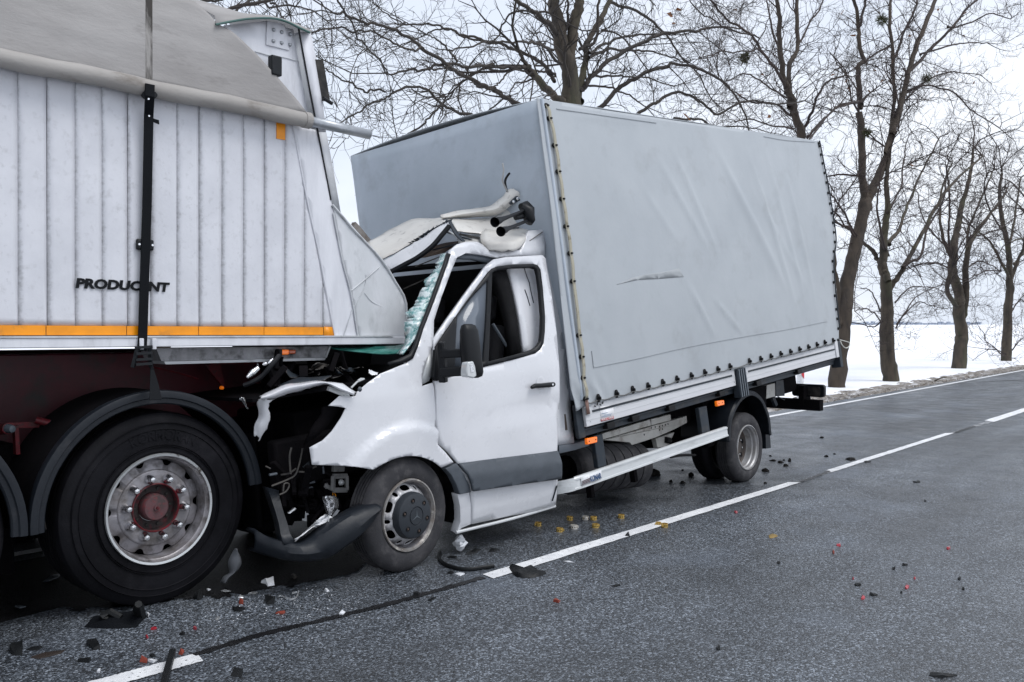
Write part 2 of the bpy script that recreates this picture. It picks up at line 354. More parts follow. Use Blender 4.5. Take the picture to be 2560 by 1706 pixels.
# dry grass and twigs in the verge (nobody could count them)
M_grass = pmat('dead_grass', (.16, .13, .09), .9, col2=(.07, .055, .04), nscale=3)
g = G(); r = random.Random(5)
for i in range(3200):
    x = 9 + 45*r.random()**1.5; y = 6.97 + abs(r.gauss(.1, .13)); 
    if y > 8.3: continue
    z = max(vz(x, min(y, 7.59)), fz(x, y)); L = r.uniform(.03, .16); a = r.uniform(0, 6.28); w = r.uniform(.003, .008)
    d = np.array([math.cos(a), math.sin(a), 0]); t = np.array([-d[1], d[0], 0])*w; tip = d*L + UP*L*r.uniform(.05, .7)
    p = np.array([x, y, z-.004]); g.add([p-t, p+t, p+tip], [(0, 1, 2)])
g.obj('dead_grass', M_grass, None, smooth=0, kind='stuff')['label'] = 'dead grass and twigs in the dirty snow along the road edge'
g = G()
for i in range(420):
    x = 9 + 40*r.random()**1.4; y = 6.98+abs(r.gauss(.09, .09)); z = max(vz(x, min(y, 7.59)), fz(x, y)); q = r.uniform(.01, .04)
    p = np.array([x, y, z]); V = [p+q*np.array(v)*[r.uniform(.6, 1.4), r.uniform(.6, 1.4), r.uniform(.4, .8)] for v in ((1, 0, 0), (-1, 0, 0), (0, 1, 0), (0, -1, 0), (0, 0, 1), (0, 0, -.6))]
    g.add(V, [(0, 2, 4), (2, 1, 4), (1, 3, 4), (3, 0, 4)])
g.obj('verge_clods', pmat('clods', (.06, .052, .045), .95, col2=(.4, .4, .42), nscale=4), None, smooth=0, kind='stuff')['label'] = 'frozen clods along the road edge'
# far line of woods on the horizon
M_far = pmat('far_woods', (.24, .28, .35), 1.0, col2=(.38, .42, .5), nscale=.05)  # distance haze put into the colour as a pale blue
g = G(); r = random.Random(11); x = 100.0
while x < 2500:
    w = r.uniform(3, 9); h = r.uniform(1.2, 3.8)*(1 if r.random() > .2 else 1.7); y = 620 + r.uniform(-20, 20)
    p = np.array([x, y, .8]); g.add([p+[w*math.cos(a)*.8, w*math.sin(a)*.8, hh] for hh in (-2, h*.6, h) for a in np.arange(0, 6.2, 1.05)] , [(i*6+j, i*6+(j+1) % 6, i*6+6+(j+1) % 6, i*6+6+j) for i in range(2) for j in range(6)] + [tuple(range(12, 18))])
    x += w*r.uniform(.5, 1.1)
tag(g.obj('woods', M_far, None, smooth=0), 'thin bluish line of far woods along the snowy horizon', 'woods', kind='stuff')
# roadside marker post
q = gp('I', 685, 905, 0.02); q = np.array([q[0], max(q[1], 7.35), 0.02]); q = hit('I', 685, 800, np.array([0, 7.45, 0]), np.array([0, 1.0, 0])); q[2] = 0.0
pf = Frame(q, 0); post = thing('marker_post', 'white roadside marker post with red reflector, on snowy verge behind the van', 'marker post', q)
M_post = pmat('post_white', (.75, .76, .78), .5, dirt=(.4, .4, .4), dscale=9)
G().prism([pf.W(a, t, 0) for a, t in ((-.06, -.05), (.06, -.05), (.05, .05), (-.05, .05))], UP*1.02).obj('post_body', M_post, post, bevel=.01)
zr = hit('I', 685, 640, np.array([0, 7.45, 0]), np.array([0, 1.0, 0]))[2]
G().prism([pf.W(-.06, -.054, zr+.05), pf.W(.06, -.054, zr-.03), pf.W(.06, -.054, zr+.2), pf.W(-.06, -.054, zr+.28)], -pf.e2*.004).obj('red_band', pmat('post_red', (.6, .02, .03), .3), post)

# near-black sheet added on the road, painting deeper shade under trailer and van
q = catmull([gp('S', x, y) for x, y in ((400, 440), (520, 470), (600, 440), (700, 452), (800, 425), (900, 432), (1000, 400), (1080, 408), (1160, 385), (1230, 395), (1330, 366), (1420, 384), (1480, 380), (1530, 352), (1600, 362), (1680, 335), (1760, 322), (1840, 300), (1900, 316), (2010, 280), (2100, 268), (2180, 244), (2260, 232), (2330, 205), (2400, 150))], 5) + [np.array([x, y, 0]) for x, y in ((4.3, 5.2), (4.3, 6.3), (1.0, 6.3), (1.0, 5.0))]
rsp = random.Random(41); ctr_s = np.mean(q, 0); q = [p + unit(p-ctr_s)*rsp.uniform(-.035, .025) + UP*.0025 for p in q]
g = G(); g.add(q, [tuple(range(len(q)))]); g.obj('shade_sheet', pmat('shade_sheet_black', (.0025, .0025, .003), .6, col2=(.006, .006, .007), nscale=6, nlo=.5, nhi=.6, bump=.9, bscale=70, spec=.14, dirt=(.16, .17, .18), dscale=150, dlo=.63, dhi=.68, damt=.7), None, smooth=0, kind='structure')
# ================================================================== tipper trailer
M_alu = pmat('painted_alu', (.66, .67, .71), .5, col2=(.58, .59, .63), nscale=5, bump=.12, bscale=70, dirt=(.22, .22, .23), dscale=4.2, dlo=.56, dhi=.8, stretch=(2.2, 2.2, .5), damt=.55)
M_aluB = pmat('raw_alu_edge', (.56, .58, .6), .45, metal=.2, col2=(.48, .49, .51), nscale=7, dirt=(.2, .2, .2), dscale=8, damt=.6)
M_alug = pmat('scratched_alu', (.52, .54, .56), .5, col2=(.62, .63, .66), nscale=3.5, bump=.2, bscale=40, dirt=(.25, .26, .27), dscale=6, dlo=.54, dhi=.75, damt=.6, stretch=(1, 1, .6))
M_sheet = pmat('trailer_sheet', (.315, .305, .3), .85, col2=(.25, .24, .235), nscale=2.2, bump=.35, bscale=28, dirt=(.1, .09, .085), dscale=5, dlo=.6, dhi=.78, stretch=(.5, 1, 1.5), damt=.7)
M_tubec = pmat('tube_cover', (.34, .325, .31), .75, col2=(.26, .245, .23), nscale=3, bump=.4, bscale=25, dirt=(.1, .08, .06), dscale=6, dlo=.55, dhi=.75, stretch=(.4, 1, 1))
M_galv = pmat('galvanised', (.42, .44, .47), .42, metal=.7, col2=(.32, .34, .36), nscale=10, bump=.1)
M_strap = pmat('black_strap', (.004, .005, .007), .7, spec=.15, bump=.3, bscale=200)
M_black = pmat('black_plastic', (.006, .007, .009), .45, spec=.3, col2=(.009, .011, .014), nscale=5, bump=.12, bscale=120, dirt=(.06, .06, .06), dscale=9, dlo=.62, dhi=.8, damt=.6)
M_guard = pmat('mudguard_plastic', (.007, .0095, .014), .45, col2=(.011, .014, .019), nscale=4, bump=.15, bscale=60, dirt=(.05, .05, .055), dscale=7, dlo=.6, dhi=.8, damt=.6, spec=.35)
M_orange = pmat('reflective_orange', (.85, .3, .004), .35, col2=(.72, .25, .004), nscale=8, dirt=(.4, .17, .03), dscale=9, dlo=.6, dhi=.8, bump=.05, bscale=300)
M_amber = pmat('amber_lens', (.9, .16, .005), .15, coat=.6, emit=(1, .22, .01, .25))
M_red = pmat('maroon_frame', (.075, .005, .013), .5, col2=(.045, .005, .01), nscale=3, dirt=(.02, .014, .014), dscale=5, bump=.1)
M_redb = pmat('red_paint', (.13, .006, .013), .5, col2=(.06, .008, .009), nscale=25, dirt=(.03, .02, .02), dscale=30)
M_tyre = pmat('tyre_rubber', (.004, .004, .0055), .65, col2=(.008, .008, .0105), nscale=4, bump=.25, bscale=90, dirt=(.024, .023, .027), dscale=5, dlo=.56, dhi=.8, damt=.7, spec=.15)
M_tyre2 = pmat('tyre_dusty', (.026, .026, .03), .85, col2=(.045, .044, .048), nscale=7, bump=.3, bscale=110, dirt=(.085, .082, .084), dscale=14, dlo=.52, dhi=.75, damt=.7)
M_rim = pmat('steel_rim', (.31, .3, .32), .42, metal=.5, col2=(.17, .155, .15), nscale=9, dirt=(.05, .045, .04), dscale=10, dlo=.5, dhi=.72, bump=.15, rvar=.12)
M_rimlip = pmat('rim_lip', (.62, .64, .65), .28, metal=.75, dirt=(.1, .08, .06), dscale=16, dlo=.58, dhi=.68)
M_nut = pmat('nut_chrome', (.75, .76, .78), .18, metal=1.0)
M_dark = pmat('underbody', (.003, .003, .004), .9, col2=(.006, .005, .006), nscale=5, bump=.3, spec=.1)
M_darkw = pmat('grimy_steel', (.012, .012, .013), .6, spec=.3, col2=(.06, .055, .05), nscale=9, bump=.2, dirt=(.015, .013, .012), dscale=8)
M_ink = pmat('black_lettering', (.005, .006, .008), .6, spec=.2)
def plank_mat():
    m = pmat('ribbed_alu', (.61, .62, .66), .5, col2=(.55, .56, .6), nscale=4, bump=.1, bscale=70, dirt=(.3, .3, .31), dscale=22, dlo=.56, dhi=.82, damt=.5)
    nt = m.node_tree; n, l = nt.nodes, nt.links; b = n['Principled BSDF']; src = b.inputs['Base Color'].links[0].from_socket
    co = n.new('ShaderNodeTexCoord'); sx = n.new('ShaderNodeSeparateXYZ'); l.new(co.outputs['Generated'], sx.inputs['Vector'])
    gx = n.new('ShaderNodeMapRange'); gx.inputs['From Min'].default_value = .22; gx.inputs['From Max'].default_value = .02; gx.inputs['To Max'].default_value = .34; l.new(sx.outputs['X'], gx.inputs['Value'])
    n1 = n.new('ShaderNodeTexNoise'); n1.inputs['Scale'].default_value = 34; n1.inputs['Detail'].default_value = 9; n1.inputs['Roughness'].default_value = .75; l.new(co.outputs['Object'], n1.inputs['Vector'])
    n2 = n.new('ShaderNodeTexNoise'); n2.inputs['Scale'].default_value = 1.6; n2.inputs['Detail'].default_value = 4; l.new(co.outputs['Object'], n2.inputs['Vector'])
    ad = n.new('ShaderNodeMath'); l.new(n1.outputs['Fac'], ad.inputs[0]); l.new(gx.outputs['Result'], ad.inputs[1])
    a2 = n.new('ShaderNodeMath'); l.new(ad.outputs[0], a2.inputs[0]); a3 = n.new('ShaderNodeMath'); a3.operation = 'MULTIPLY'; a3.inputs[1].default_value = .35; l.new(n2.outputs['Fac'], a3.inputs[0]); l.new(a3.outputs[0], a2.inputs[1])
    mr = n.new('ShaderNodeMapRange'); mr.inputs['From Min'].default_value = .76; mr.inputs['From Max'].default_value = 1.12; mr.inputs['To Max'].default_value = .75; l.new(a2.outputs[0], mr.inputs['Value'])
    x = n.new('ShaderNodeMix'); x.data_type = 'RGBA'; l.new(mr.outputs['Result'], x.inputs['Factor']); l.new(src, x.inputs[6]); x.inputs[7].default_value = (.2, .2, .21, 1); l.new(x.outputs[2], b.inputs['Base Color'])
    return m
M_plank = plank_mat()
T = Frame((2.5, 4.70, 0), -1.8, -0.45, 0)
trailer = thing('tipper_trailer', 'white ribbed tipper trailer with orange reflective stripe, its rear end driven into the van cab', 'trailer', (2.5, 5.6, 0))
def tline(x):                                  # centre line of the rolled tube, in crop A
    return 252 + (x)*(523-252)/1340.0
xs_j = [-330, -215, -95, 78, 205, 327, 444, 556, 655, 770, 867, 966, 1059, 1151, 1240, 1325, 1407, 1450]
real_gap = {205, 556, 867, 1151, 1407}
def diag(y): return 1275 + (y-545)*175/920.0
TIL = {}
for i in range(len(xs_j)-1):
    x0, x1 = xs_j[i], xs_j[i+1]; s0, s1 = T.pk('A', x0, 1000)[0], T.pk('A', x1, 1000)[0]
    hb0, hb1 = T.pk('A', x0, 1417 + x0*.006)[1], T.pk('A', x1, 1417 + x1*.006)[1]
    ht0, ht1 = T.pk('A', x0, tline(x0))[1], T.pk('A', x1, tline(x1))[1]
    sA, hA = T.pk('A', 1275, 545); sB, hB = T.pk('A', 1450, 1465)
    dh = lambda s: hA + (s-sA)/(sB-sA)*(hB-hA)
    gapl = .0022 if x0 in real_gap else .0006
    gapr = .0022 if x1 in real_gap else .0006
    a, b = s0+gapl, s1-gapr
    if b <= sA: out = [(a, hb0), (b, hb1), (b, ht1), (a, ht0)]
    elif a < sA: out = [(a, hb0), (b, hb1), (b, dh(b)), (sA, hA), (a, ht0)]
    elif b < sB-.02: out = [(a, hb0), (b, hb1), (b, dh(b)), (a, dh(a))]
    else: out = [(a, hb0), (sB-.004, hb1), (a, dh(a))]
    w = s1-s0
    def lt(s, h, s0=s0, w=w, i=i):
        u = (s-s0)/w; e = 0.0045*(math.exp(-u/.04)) + .002*math.exp(-(1-u)/.05)
        return e - .002*math.sin(math.pi*min(1, max(0, u))) + .0012*math.sin(h*3+i*2.1)
    if len(out) > 3 or True:
        o = panel('side_plank', M_plank, trailer, T, out, lt, th=.02, step=.022 if False else .035)
sL = T.pk('A', -340, 1000)[0]
h_rail0 = T.pk('A', 600, 1468)[1]; h_rail1 = T.pk('A', 600, 1512)[1]
sE = T.pk('D', 502, 1330)[0]
G().box(T, -3.5, sE, .035, .08, h_rail1, T.pk('A', 300, 300)[1]-.02).obj('wall_backing', M_darkw, trailer) if False else None
back = [(sL, h_rail1), T.pk('D', 500, 1330), T.pk('D', 495, 1080), T.pk('D', 350, 800), T.pk('D', 30, 440), T.pk('A', 1400, 600), T.pk('A', 1300, 420), T.pk('A', 1100, 330), T.pk('A', -330, 40)]
panel('inner_wall', M_alug, trailer, T, back, .09, th=.05, step=0)
# box behind: floor, far wall, tailgate so the body is a real box
W_ = 2.5
g = G(); g.box(T, -6, sE-.05, .05, W_-.05, h_rail1, h_rail1+.08); g.box(T, -6, sE-.1, W_-.05, W_, h_rail1, h_rail1+1.9); g.obj('floor_and_far_wall', M_alug, trailer)
tg = [T.pk('D', 503, 1335), T.pk('D', 503, 1075), T.pk('D', 355, 800), T.pk('D', 25, 440), T.pk('A', 1385, 570), T.pk('A', 1310, 150)]
g = G()
for (a, b) in zip(tg[:-1], tg[1:]): g.quad(T.W(a[0], .02, a[1]), T.W(b[0], .02, b[1]), T.W(b[0], W_-.02, b[1]), T.W(a[0], W_-.02, a[1]))
g.obj('tailgate', M_alug, trailer, solid=.03, off=0)
# bottom rail and its lip
g = G(); g.box(T, -3.5, sE, -.028, .03, h_rail1, h_rail0-.004); g.obj('side_rail', M_alu, trailer, bevel=.005)
G().box(T, -3.5, sE-.13, -.034, .0, h_rail0-.0035, h_rail0+.005).obj('rail_lip', M_aluB, trailer)
# stripe
hs0, hs1 = T.pk('A', 600, 1466)[1]+.003, T.pk('A', 600, 1421)[1]
ex = [-330, -90, 198, 549, 862, 1147, 1406]
for x0, x1 in zip(ex[:-1], ex[1:]):
    a, b = T.pk('A', x0, 1440)[0]+.002, T.pk('A', x1, 1440)[0]-.002
    G().box(T, a, b, -.0075, -.002, hs0+.004, hs1).obj('reflective_strip', M_orange, trailer)
panel('reflective_strip', M_orange, trailer, T, [T.pk('A', 1408, 1466), T.pk('A', 1453, 1466), T.pk('A', 1444, 1425), T.pk('A', 1408, 1424)], -.0075, th=.004, step=0)
a, b = T.pk('A', 1202, 605), T.pk('A', 1239, 530)
G().box(T, a[0], b[0], -.009, -.003, a[1], b[1]).obj('reflector', M_orange, trailer)
# rear corner plates
dn = rng_noise(21)
def dent(s, h): return -.004 + .007*dn(np.array([s*2.2, h*2.2, 0]), 2.0)
panel('corner_plate', M_alu, trailer, T, T.pks('A', [(1277, 545), (1385, 568), (1440, 872)]) + T.pks('D', [(36, 480), (95, 790), (150, 1000), (200, 1303), (20, 1306)]) + T.pks('A', [(1455, 1470)]), dent, th=.012, step=.05)
panel('flare_plate', M_alug, trailer, T, T.pks('D', [(28, 425), (180, 600), (350, 785), (440, 930), (510, 1070), (502, 1305), (203, 1303), (153, 1000), (98, 790), (40, 482)]), lambda s, h: -.006+.016*dn(np.array([s*3, h*3, 1]), 1.6), th=.012, step=.04)
for pts, r_ in (([(28, 425), (180, 600), (350, 785), (440, 930), (510, 1070), (503, 1310)], .009), ([(36, 480), (95, 790), (150, 1000), (200, 1303)], .006),
                ([(152, 985), (250, 905), (332, 832)], .005), ([(10, 1305), (200, 1307), (500, 1306)], .005), ([(165, 1100), (240, 960), (250, 880)], .003), ([(100, 1290), (160, 1110)], .003), ([(240, 1000), (290, 1060), (380, 1100)], .002)):
    G().tube(T.Ps([('D', x, y, -.012) for x, y in catmull(pts, 3)] if False else [('D', p[0], p[1], -.01) for p in catmull(pts, 3)]), r_, 6).obj('edge_weld', M_aluB if r_ > .004 else M_alug, trailer)
G().tube(T.Ps([('A', p[0], p[1], -.004) for p in catmull([(1276, 548), (1340, 880), (1395, 1130), (1460, 1470)], 4)]), .006, 6).obj('edge_weld', M_alu, trailer)
# gable above the tube, bolted plate, bracket, rear post
gable = T.pks('A', [(900, 150), (1000, 102), (1180, 84), (1298, 122), (1345, 380), (1382, 572), (1270, 560), (1000, 520), (880, 400)])
panel('gable_plate', M_alu, trailer, T, gable, .05, th=.02, step=.1)
panel('bolted_plate', M_alu, trailer, T, T.pks('A', [(1180, 85), (1255, 98), (1277, 215), (1176, 190)]), .04, th=.01, step=0, bevel=.003)
bolt = G(); bolt.lathe((0, 0, 0), -T.e2, [(.0001, .012), (.007, .011), (.011, .007), (.0125, 0)], 12); bo = None
for x, y in ((1191, 131), (1226, 141), (1264, 150), (1190, 180), (1226, 188), (1263, 196)):
    p = T.P('A', x, y, .04)
    if bo is None:
        bo = bolt.obj('bolt', M_galv, None); bm_ = bo; 
        bo.parent = trailer; o = bo
    else:
        o = bo.copy(); C.objects.link(o); o.parent = trailer
    o.location = Vector(p) - trailer.location if True else None
G().tube(T.Ps([('A', x, y, .046) for x, y in ((1112, 225), (1165, 240), (1235, 250), (1312, 270))]), .0035, 5).obj('edge_weld', M_aluB, trailer)
g = G(); a, b = T.pk('A', 1165, 330), T.pk('A', 1210, 255); g.box(T, a[0], b[0], -.05, 0.0, a[1], b[1]); g.obj('hinge_block', M_black, trailer, bevel=.008)
panel('gate_post', M_alu, trailer, T, T.pks('A', [(1307, 137), (1360, 140), (1386, 260), (1412, 440), (1426, 575), (1388, 572), (1345, 360)]), .015, th=.06, step=0)
panel('gate_post', M_alug, trailer, T, T.pks('A', [(1392, 574), (1428, 576), (1462, 760), (1492, 935), (1442, 872)]), .015, th=.06, step=0)
G().bar(T.P('A', 1384, 262, .03), T.P('A', 1414, 440, .03), .035, .06).obj('hinge_arm', M_darkw, trailer)
G().tube(T.Ps([('A', 1408, 428, .0), ('A', 1446, 452, .0)]), .012, 8).obj('hinge_pin', M_black, trailer)
G().tube(T.Ps([('A', p[0], p[1], -.004) for p in ((1300, 122), (1345, 370), (1384, 572), (1441, 872))]), .006, 6).obj('gate_seal', M_black, trailer)
# sheet over the load: near flap and the part wrapped over the gable
rows = []
fl = rng_noise(9)
for t in np.linspace(0, 1, 17):
    x_end = np.interp(t, [0, .12, .3, .5, .72, .9, 1], [1335, 1290, 1215, 1120, 1015, 958, 945]); 
    row = []
    for u in list(np.linspace(0, .9, 30)) + list(np.linspace(.91, 1, 10)):
        x = -360 + (x_end+360)*u; yb = tline(x) - 22
        ye = np.interp(t, [0, .12, .3, .5, .72, .9, 1], [490, 432, 345, 240, 140, 112, 104])
        yl = yb*(1-t) + (x-830)*.235*t
        w_ = max(0, (u-.9)/.1)**2; y = yl*(1-w_) + ye*w_
        lat = -.045 + .02*t + .04*t*t + .012*fl(np.array([x/300., t*3, 0]), 2.0)
        row.append(T.P('A', x, y, lat))
    rows.append(row)
sr_ = []
for t in np.linspace(0, 1, 14):
    row = []
    for x in (634, 645, 655, 664):
        y = (tline(x)-22)*(1-t) + (x-830)*.235*t; row.append(T.P('A', x, y, -.049 + .02*t + .04*t*t + .012*fl(np.array([x/300., t*3, 0]), 2.0)))
    sr_.append(row)
topr = [[T.P('A', x, y, .14+la) for x, y in ((-360, -330), (200, -170), (500, -90), (700, -40), (830, -6), (960, 28), (1080, 64), (1180, 71), (1275, 100), (1352, 134))] for la in (0.25,)]
sh = G().grid(rows).obj('cover_sheet', M_sheet, trailer, smooth=70, solid=.006, off=0)
cap_low = [(940, 108), (1000, 96), (1080, 83), (1180, 80), (1245, 94), (1300, 120), (1350, 143)]
cap_mid = [(935, 70), (1000, 66), (1080, 68), (1180, 73), (1250, 90), (1305, 112), (1358, 135)]
cap_top = [(700, -60), (800, -15), (900, 12), (1060, 60), (1180, 70), (1262, 92), (1356, 133)]
g = G(); g.grid([[T.P('A', x, y, -.03) for x, y in cap_low], [T.P('A', x, y, .05) for x, y in cap_mid], [T.P('A', x, y, .5) for x, y in cap_top], [T.P('A', x, y+60, 1.6) for x, y in cap_top]])
g.obj('sheet_end', M_sheet, trailer, smooth=60, solid=.006, off=0)
M_green = pmat('green_hem', (.05, .11, .1), .7)
G().tube(T.Ps([('A', p[0], p[1], -.035) for p in catmull(cap_low, 3)]), .007, 6).obj('sheet_hem', M_green, trailer)
# dark oil streak on the sheet: a stain under the strap buckle
stain = pmat('sheet_stain', (.04, .036, .033), .9, col2=(.27, .26, .25), nscale=7, nlo=.5, nhi=.66, stretch=(2, 2, .4))
g = G(); g.grid(sr_); g.obj('sheet_seam', stain, trailer, smooth=70)
# roll tube with cover and bare end
tb = [T.P('A', x, tline(x) + 3*math.sin(x*.011), -.075) for x in np.linspace(-360, 1340, 30)]
g = G(); g.tube(tb, [.047 + .0018*math.sin(i*1.7) for i in range(30)], 18); g.obj('roll_tube', M_tubec, trailer, smooth=60)
p0, p1 = tb[-1], T.P('Q', 655, 990, -.075)
g = G(); g.tube([p0 - T.e1*.02, p1], .0315, 18, caps=False); g.obj('roll_tube_end', M_galv, trailer, smooth=60, solid=.004)
G().tube([tb[-1]-T.e1*.03, tb[-1]+T.e1*.012], .05, 18).obj('tube_clamp', M_tubec, trailer)
G().tube([p1-T.e1*.012, p1-T.e1*.008], .029, 16).obj('tube_plug', M_dark, trailer)
# strap with buckles
sp = [('A', 652, 366, -.03), ('A', 653, 368, -.128), ('A', 652, 420, -.13), ('A', 648, 500, -.05), ('A', 640, 900, -.032), ('A', 630, 1200, -.032), ('A', 622, 1450, -.036), ('A', 618, 1530, -.045)]
pts = T.Ps(sp); g = G(); hw = .0245
for k in range(len(pts)-1):
    A_, B_ = pts[k], pts[k+1]; n_ = T.e2*.004
    g.hexa([A_-T.e1*hw-n_, A_+T.e1*hw-n_, A_+T.e1*hw+n_, A_-T.e1*hw+n_, B_-T.e1*hw-n_, B_+T.e1*hw-n_, B_+T.e1*hw+n_, B_-T.e1*hw+n_])
g.obj('lashing_strap', M_strap, trailer, smooth=0)
p = T.P('A', 652, 400, -.1); g = G(); g.lathe(p+T.e2*.02, -T.e2, [(.0001, .036), (.028, .034), (.042, .026), (.046, 0)], 22); g.obj('strap_anchor', M_black, trailer)
p = T.P('A', 674, 527, -.04); G().prism([p+T.e1*a+T.e3*b for a, b in ((-.03, .012), (.02, .006), (.022, -.016), (-.012, -.008))], -T.e2*.008).obj('strap_tail', M_strap, trailer)
for x, y in ((646, 432), (648, 506)):
    g = G(); g.lathe(T.P('A', x, y, -.135 if y < 480 else -.052), -T.e2, [(.0001, .006), (.005, .005), (.006, 0)], 10); g.obj('bolt', M_nut, trailer)
g = G(); p = T.pk('A', 624, 1068); g.box(T, p[0]-.048, p[0]+.048, -.03, -.006, p[1]-.03, p[1]+.03); g.obj('strap_guide', M_black, trailer, bevel=.01)
for dx in (-.036, .036): G().lathe(T.W(p[0]+dx, -.031, p[1]), -T.e2, [(.0001, .004), (.006, .003), (.007, 0)], 10).obj('bolt', M_nut, trailer)
for x in (600, 655):
    a = T.pk('A', x, 1500); G().box(T, a[0]-.012, a[0]+.012, -.05, -.024, a[1]-.028, a[1]+.032).obj('strap_bracket', M_alu, trailer, bevel=.004)
g = G(); a = T.pk('B', 800, 90, -.04)
for d in (-.045, .045): g.bar(T.W(a[0]+d*.7, -.05, a[1]+.05), T.W(a[0]+d*1.1, -.03, a[1]-.06), .018, .018)
for hh in (-.045, -.02, .012, .045): g.bar(T.W(a[0]-.045, -.05, a[1]+hh), T.W(a[0]+.045, -.05, a[1]+hh+.004), .018, .014)
g.obj('ratchet', M_black, trailer)
q = T.Ps([('B', 842, 75, -.03), ('B', 852, 170, -.04), ('B', 862, 240, -.08), ('B', 872, 335, -.14)]); g = G(); ws = [.006, .01, .022, .034]
g.grid([[p-T.e1*w_, p+T.e1*w_] for p, w_ in zip(q, ws)]); g.obj('loose_strap', M_strap, trailer, smooth=0, solid=.004, off=0)
# lettering: the strap hides one letter
a, b = T.pk('A', 326, 1253), T.pk('A', 737, 1271)
text_on('lettering', 'PRODUCENT', M_ink, trailer, T, a, b, T.pk('A', 500, 1212)[1]-T.pk('A', 500, 1253)[1], -.0085, bold=.05, shear=.12)
# light channel under the rail
a, b = T.pk('K', -560, 190, .1), T.pk('K', 1655, 190, .1); h0 = T.pk('K', 800, 345, .1)[1]; h1 = T.pk('K', 800, 195, .1)[1]; h2 = T.pk('K', 800, 383, .1)[1]
s_end2 = T.pk('K', 1600, 360, .1)[0]
g = G(); g.prism([T.W(a[0], .1, h1), T.W(b[0], .1, h1), T.W(s_end2, .1, h0), T.W(a[0]+.03, .1, h0)], T.e2*.2); g.obj('side_channel', pmat('channel_steel', (.36, .36, .38), .55, metal=.2, col2=(.22, .22, .23), nscale=7, dirt=(.03, .03, .03), dscale=9), trailer)
G().prism([T.W(a[0]+.04, .09, h0-.002), T.W(s_end2, .09, h0-.002), T.W(s_end2-.01, .09, h2), T.W(a[0]+.05, .09, h2)], T.e2*.16).obj('channel_lip', M_aluB, trailer)
G().bar(T.W(b[0], .095, h1), T.W(s_end2, .095, h0), .01, .012).obj('channel_edge', M_aluB, trailer)
m0, m1 = T.pk('K', 1018, 292, .09), T.pk('K', 1205, 225, .09)
g = G(); g.box(T, m0[0], (m0[0]+m1[0])/2, .065, .098, m0[1], m1[1]); o = g.obj('marker_lamp', M_amber, trailer, bevel=.006)
g = G(); g.box(T, (m0[0]+m1[0])/2+.001, m1[0], .07, .098, m0[1]+.003, m1[1]-.002); g.obj('lamp_side', pmat('amber_dark', (.5, .08, .01), .2, coat=.5), o, bevel=.006)
G().box(T, m0[0]-.02, m0[0]-.001, .06, .099, m0[1]-.006, m1[1]+.004).obj('lamp_mount', M_black, trailer)
# chassis
hT = h_rail1 - .05
g = G(); g.box(T, -6.0, 1.05, .72, .86, .86, hT); g.box(T, -6.0, 1.05, 1.64, 1.78, .86, hT)
for s_ in (-2.4, -1.9, -.66, .66, 1.0): g.box(T, s_-.06, s_+.06, .86, 1.64, .9, hT-.08)
g.obj('chassis_rail', M_red, trailer, bevel=.01)
g = G(); g.prism([T.W(*T.pk('K', x, y, .55)[:1], .55, T.pk('K', x, y, .55)[1]) for x, y in ((70, 430), (260, 420), (320, 690), (290, 700))], T.e2*.02)
g.prism([T.P('K', x, y, .5) for x, y in ((130, 390), (820, 385), (820, 410), (150, 418))], T.e2*.05)
g.obj('chassis_gusset', M_redb, trailer)
G().tube(T.Ps([('B', 810, 140, .45), ('B', 1000, 185, .5), ('B', 1110, 220, .5)]), .006, 6).obj('brake_line', M_redb, trailer)
g = G(); p = T.P('K', 270, 715, .4); g.lathe(p, -T.e2, [(.0001, .02), (.010, .018), (.012, 0)], 14); g.obj('side_lamp', M_amber, trailer)
g = G()
for s_ in (0, -1.31, -2.62): g.tube([T.W(s_, .25, .53), T.W(s_, 2.25, .53)], .07, 12)
for s_ in (-.3, -1.6, .3): g.box(T, s_-.1, s_+.14, .62, 1.9, .55, .9)
g.box(T, -3.2, -2.2, .3, 2.2, .4, 1.1)
for s_ in (0.0, -1.31): g.lathe(T.W(s_+.32, .8, .5), T.e2, [(.0001, -.2), (.13, -.2), (.15, 0), (.13, .2), (.0001, .2)], 16)
g.box(T, -.75, -.6, .5, 2.0, .2, .9); g.box(T, .62, .66, .9, 2.2, .18, 1.0); g.box(T, -5, 1.0, 2.34, 2.38, .2, 1.35)  # last box: unseen far-side panel added to block light under the trailer
g.obj('axle_gear_and_blocker', M_dark, trailer)
# red air couplings with caps
g = G(); g.tube(T.Ps([('B', 10, 500, .4), ('B', 45, 497, .34)]), .03, 10); g.tube(T.Ps([('B', 205, 450, .4), ('B', 285, 470, .36)]), .02, 10); g.bar(T.P('B', 85, 480, .4), T.P('B', 95, 640, .4), .04, .02); g.bar(T.P('B', 40, 480, .42), T.P('B', 330, 470, .42), .02, .03)
g.obj('air_coupling', M_redb, trailer)
for x, y in ((52, 498), (316, 472)):
    g = G(); g.lathe(T.P('B', x, y, .33), -T.e2+.3*T.e1, [(.0001, .03), (.018, .026), (.024, 0), (.024, -.03)], 14); g.obj('coupling_cap', pmat('cap_grey', (.09, .11, .13), .4), trailer)
G().tube(T.Ps([('B', 380, 445, .3), ('B', 330, 500, .3), ('B', 260, 600, .34), ('B', 205, 700, .4)]), .012, 6).obj('hose', pmat('hose_tan', (.1, .085, .06), .7), trailer)
G().tube(T.Ps([('B', 242, 930, .05), ('B', 246, 1000, .06), ('B', 256, 1060, .08)]), .004, 5).obj('hose', M_darkw, trailer)
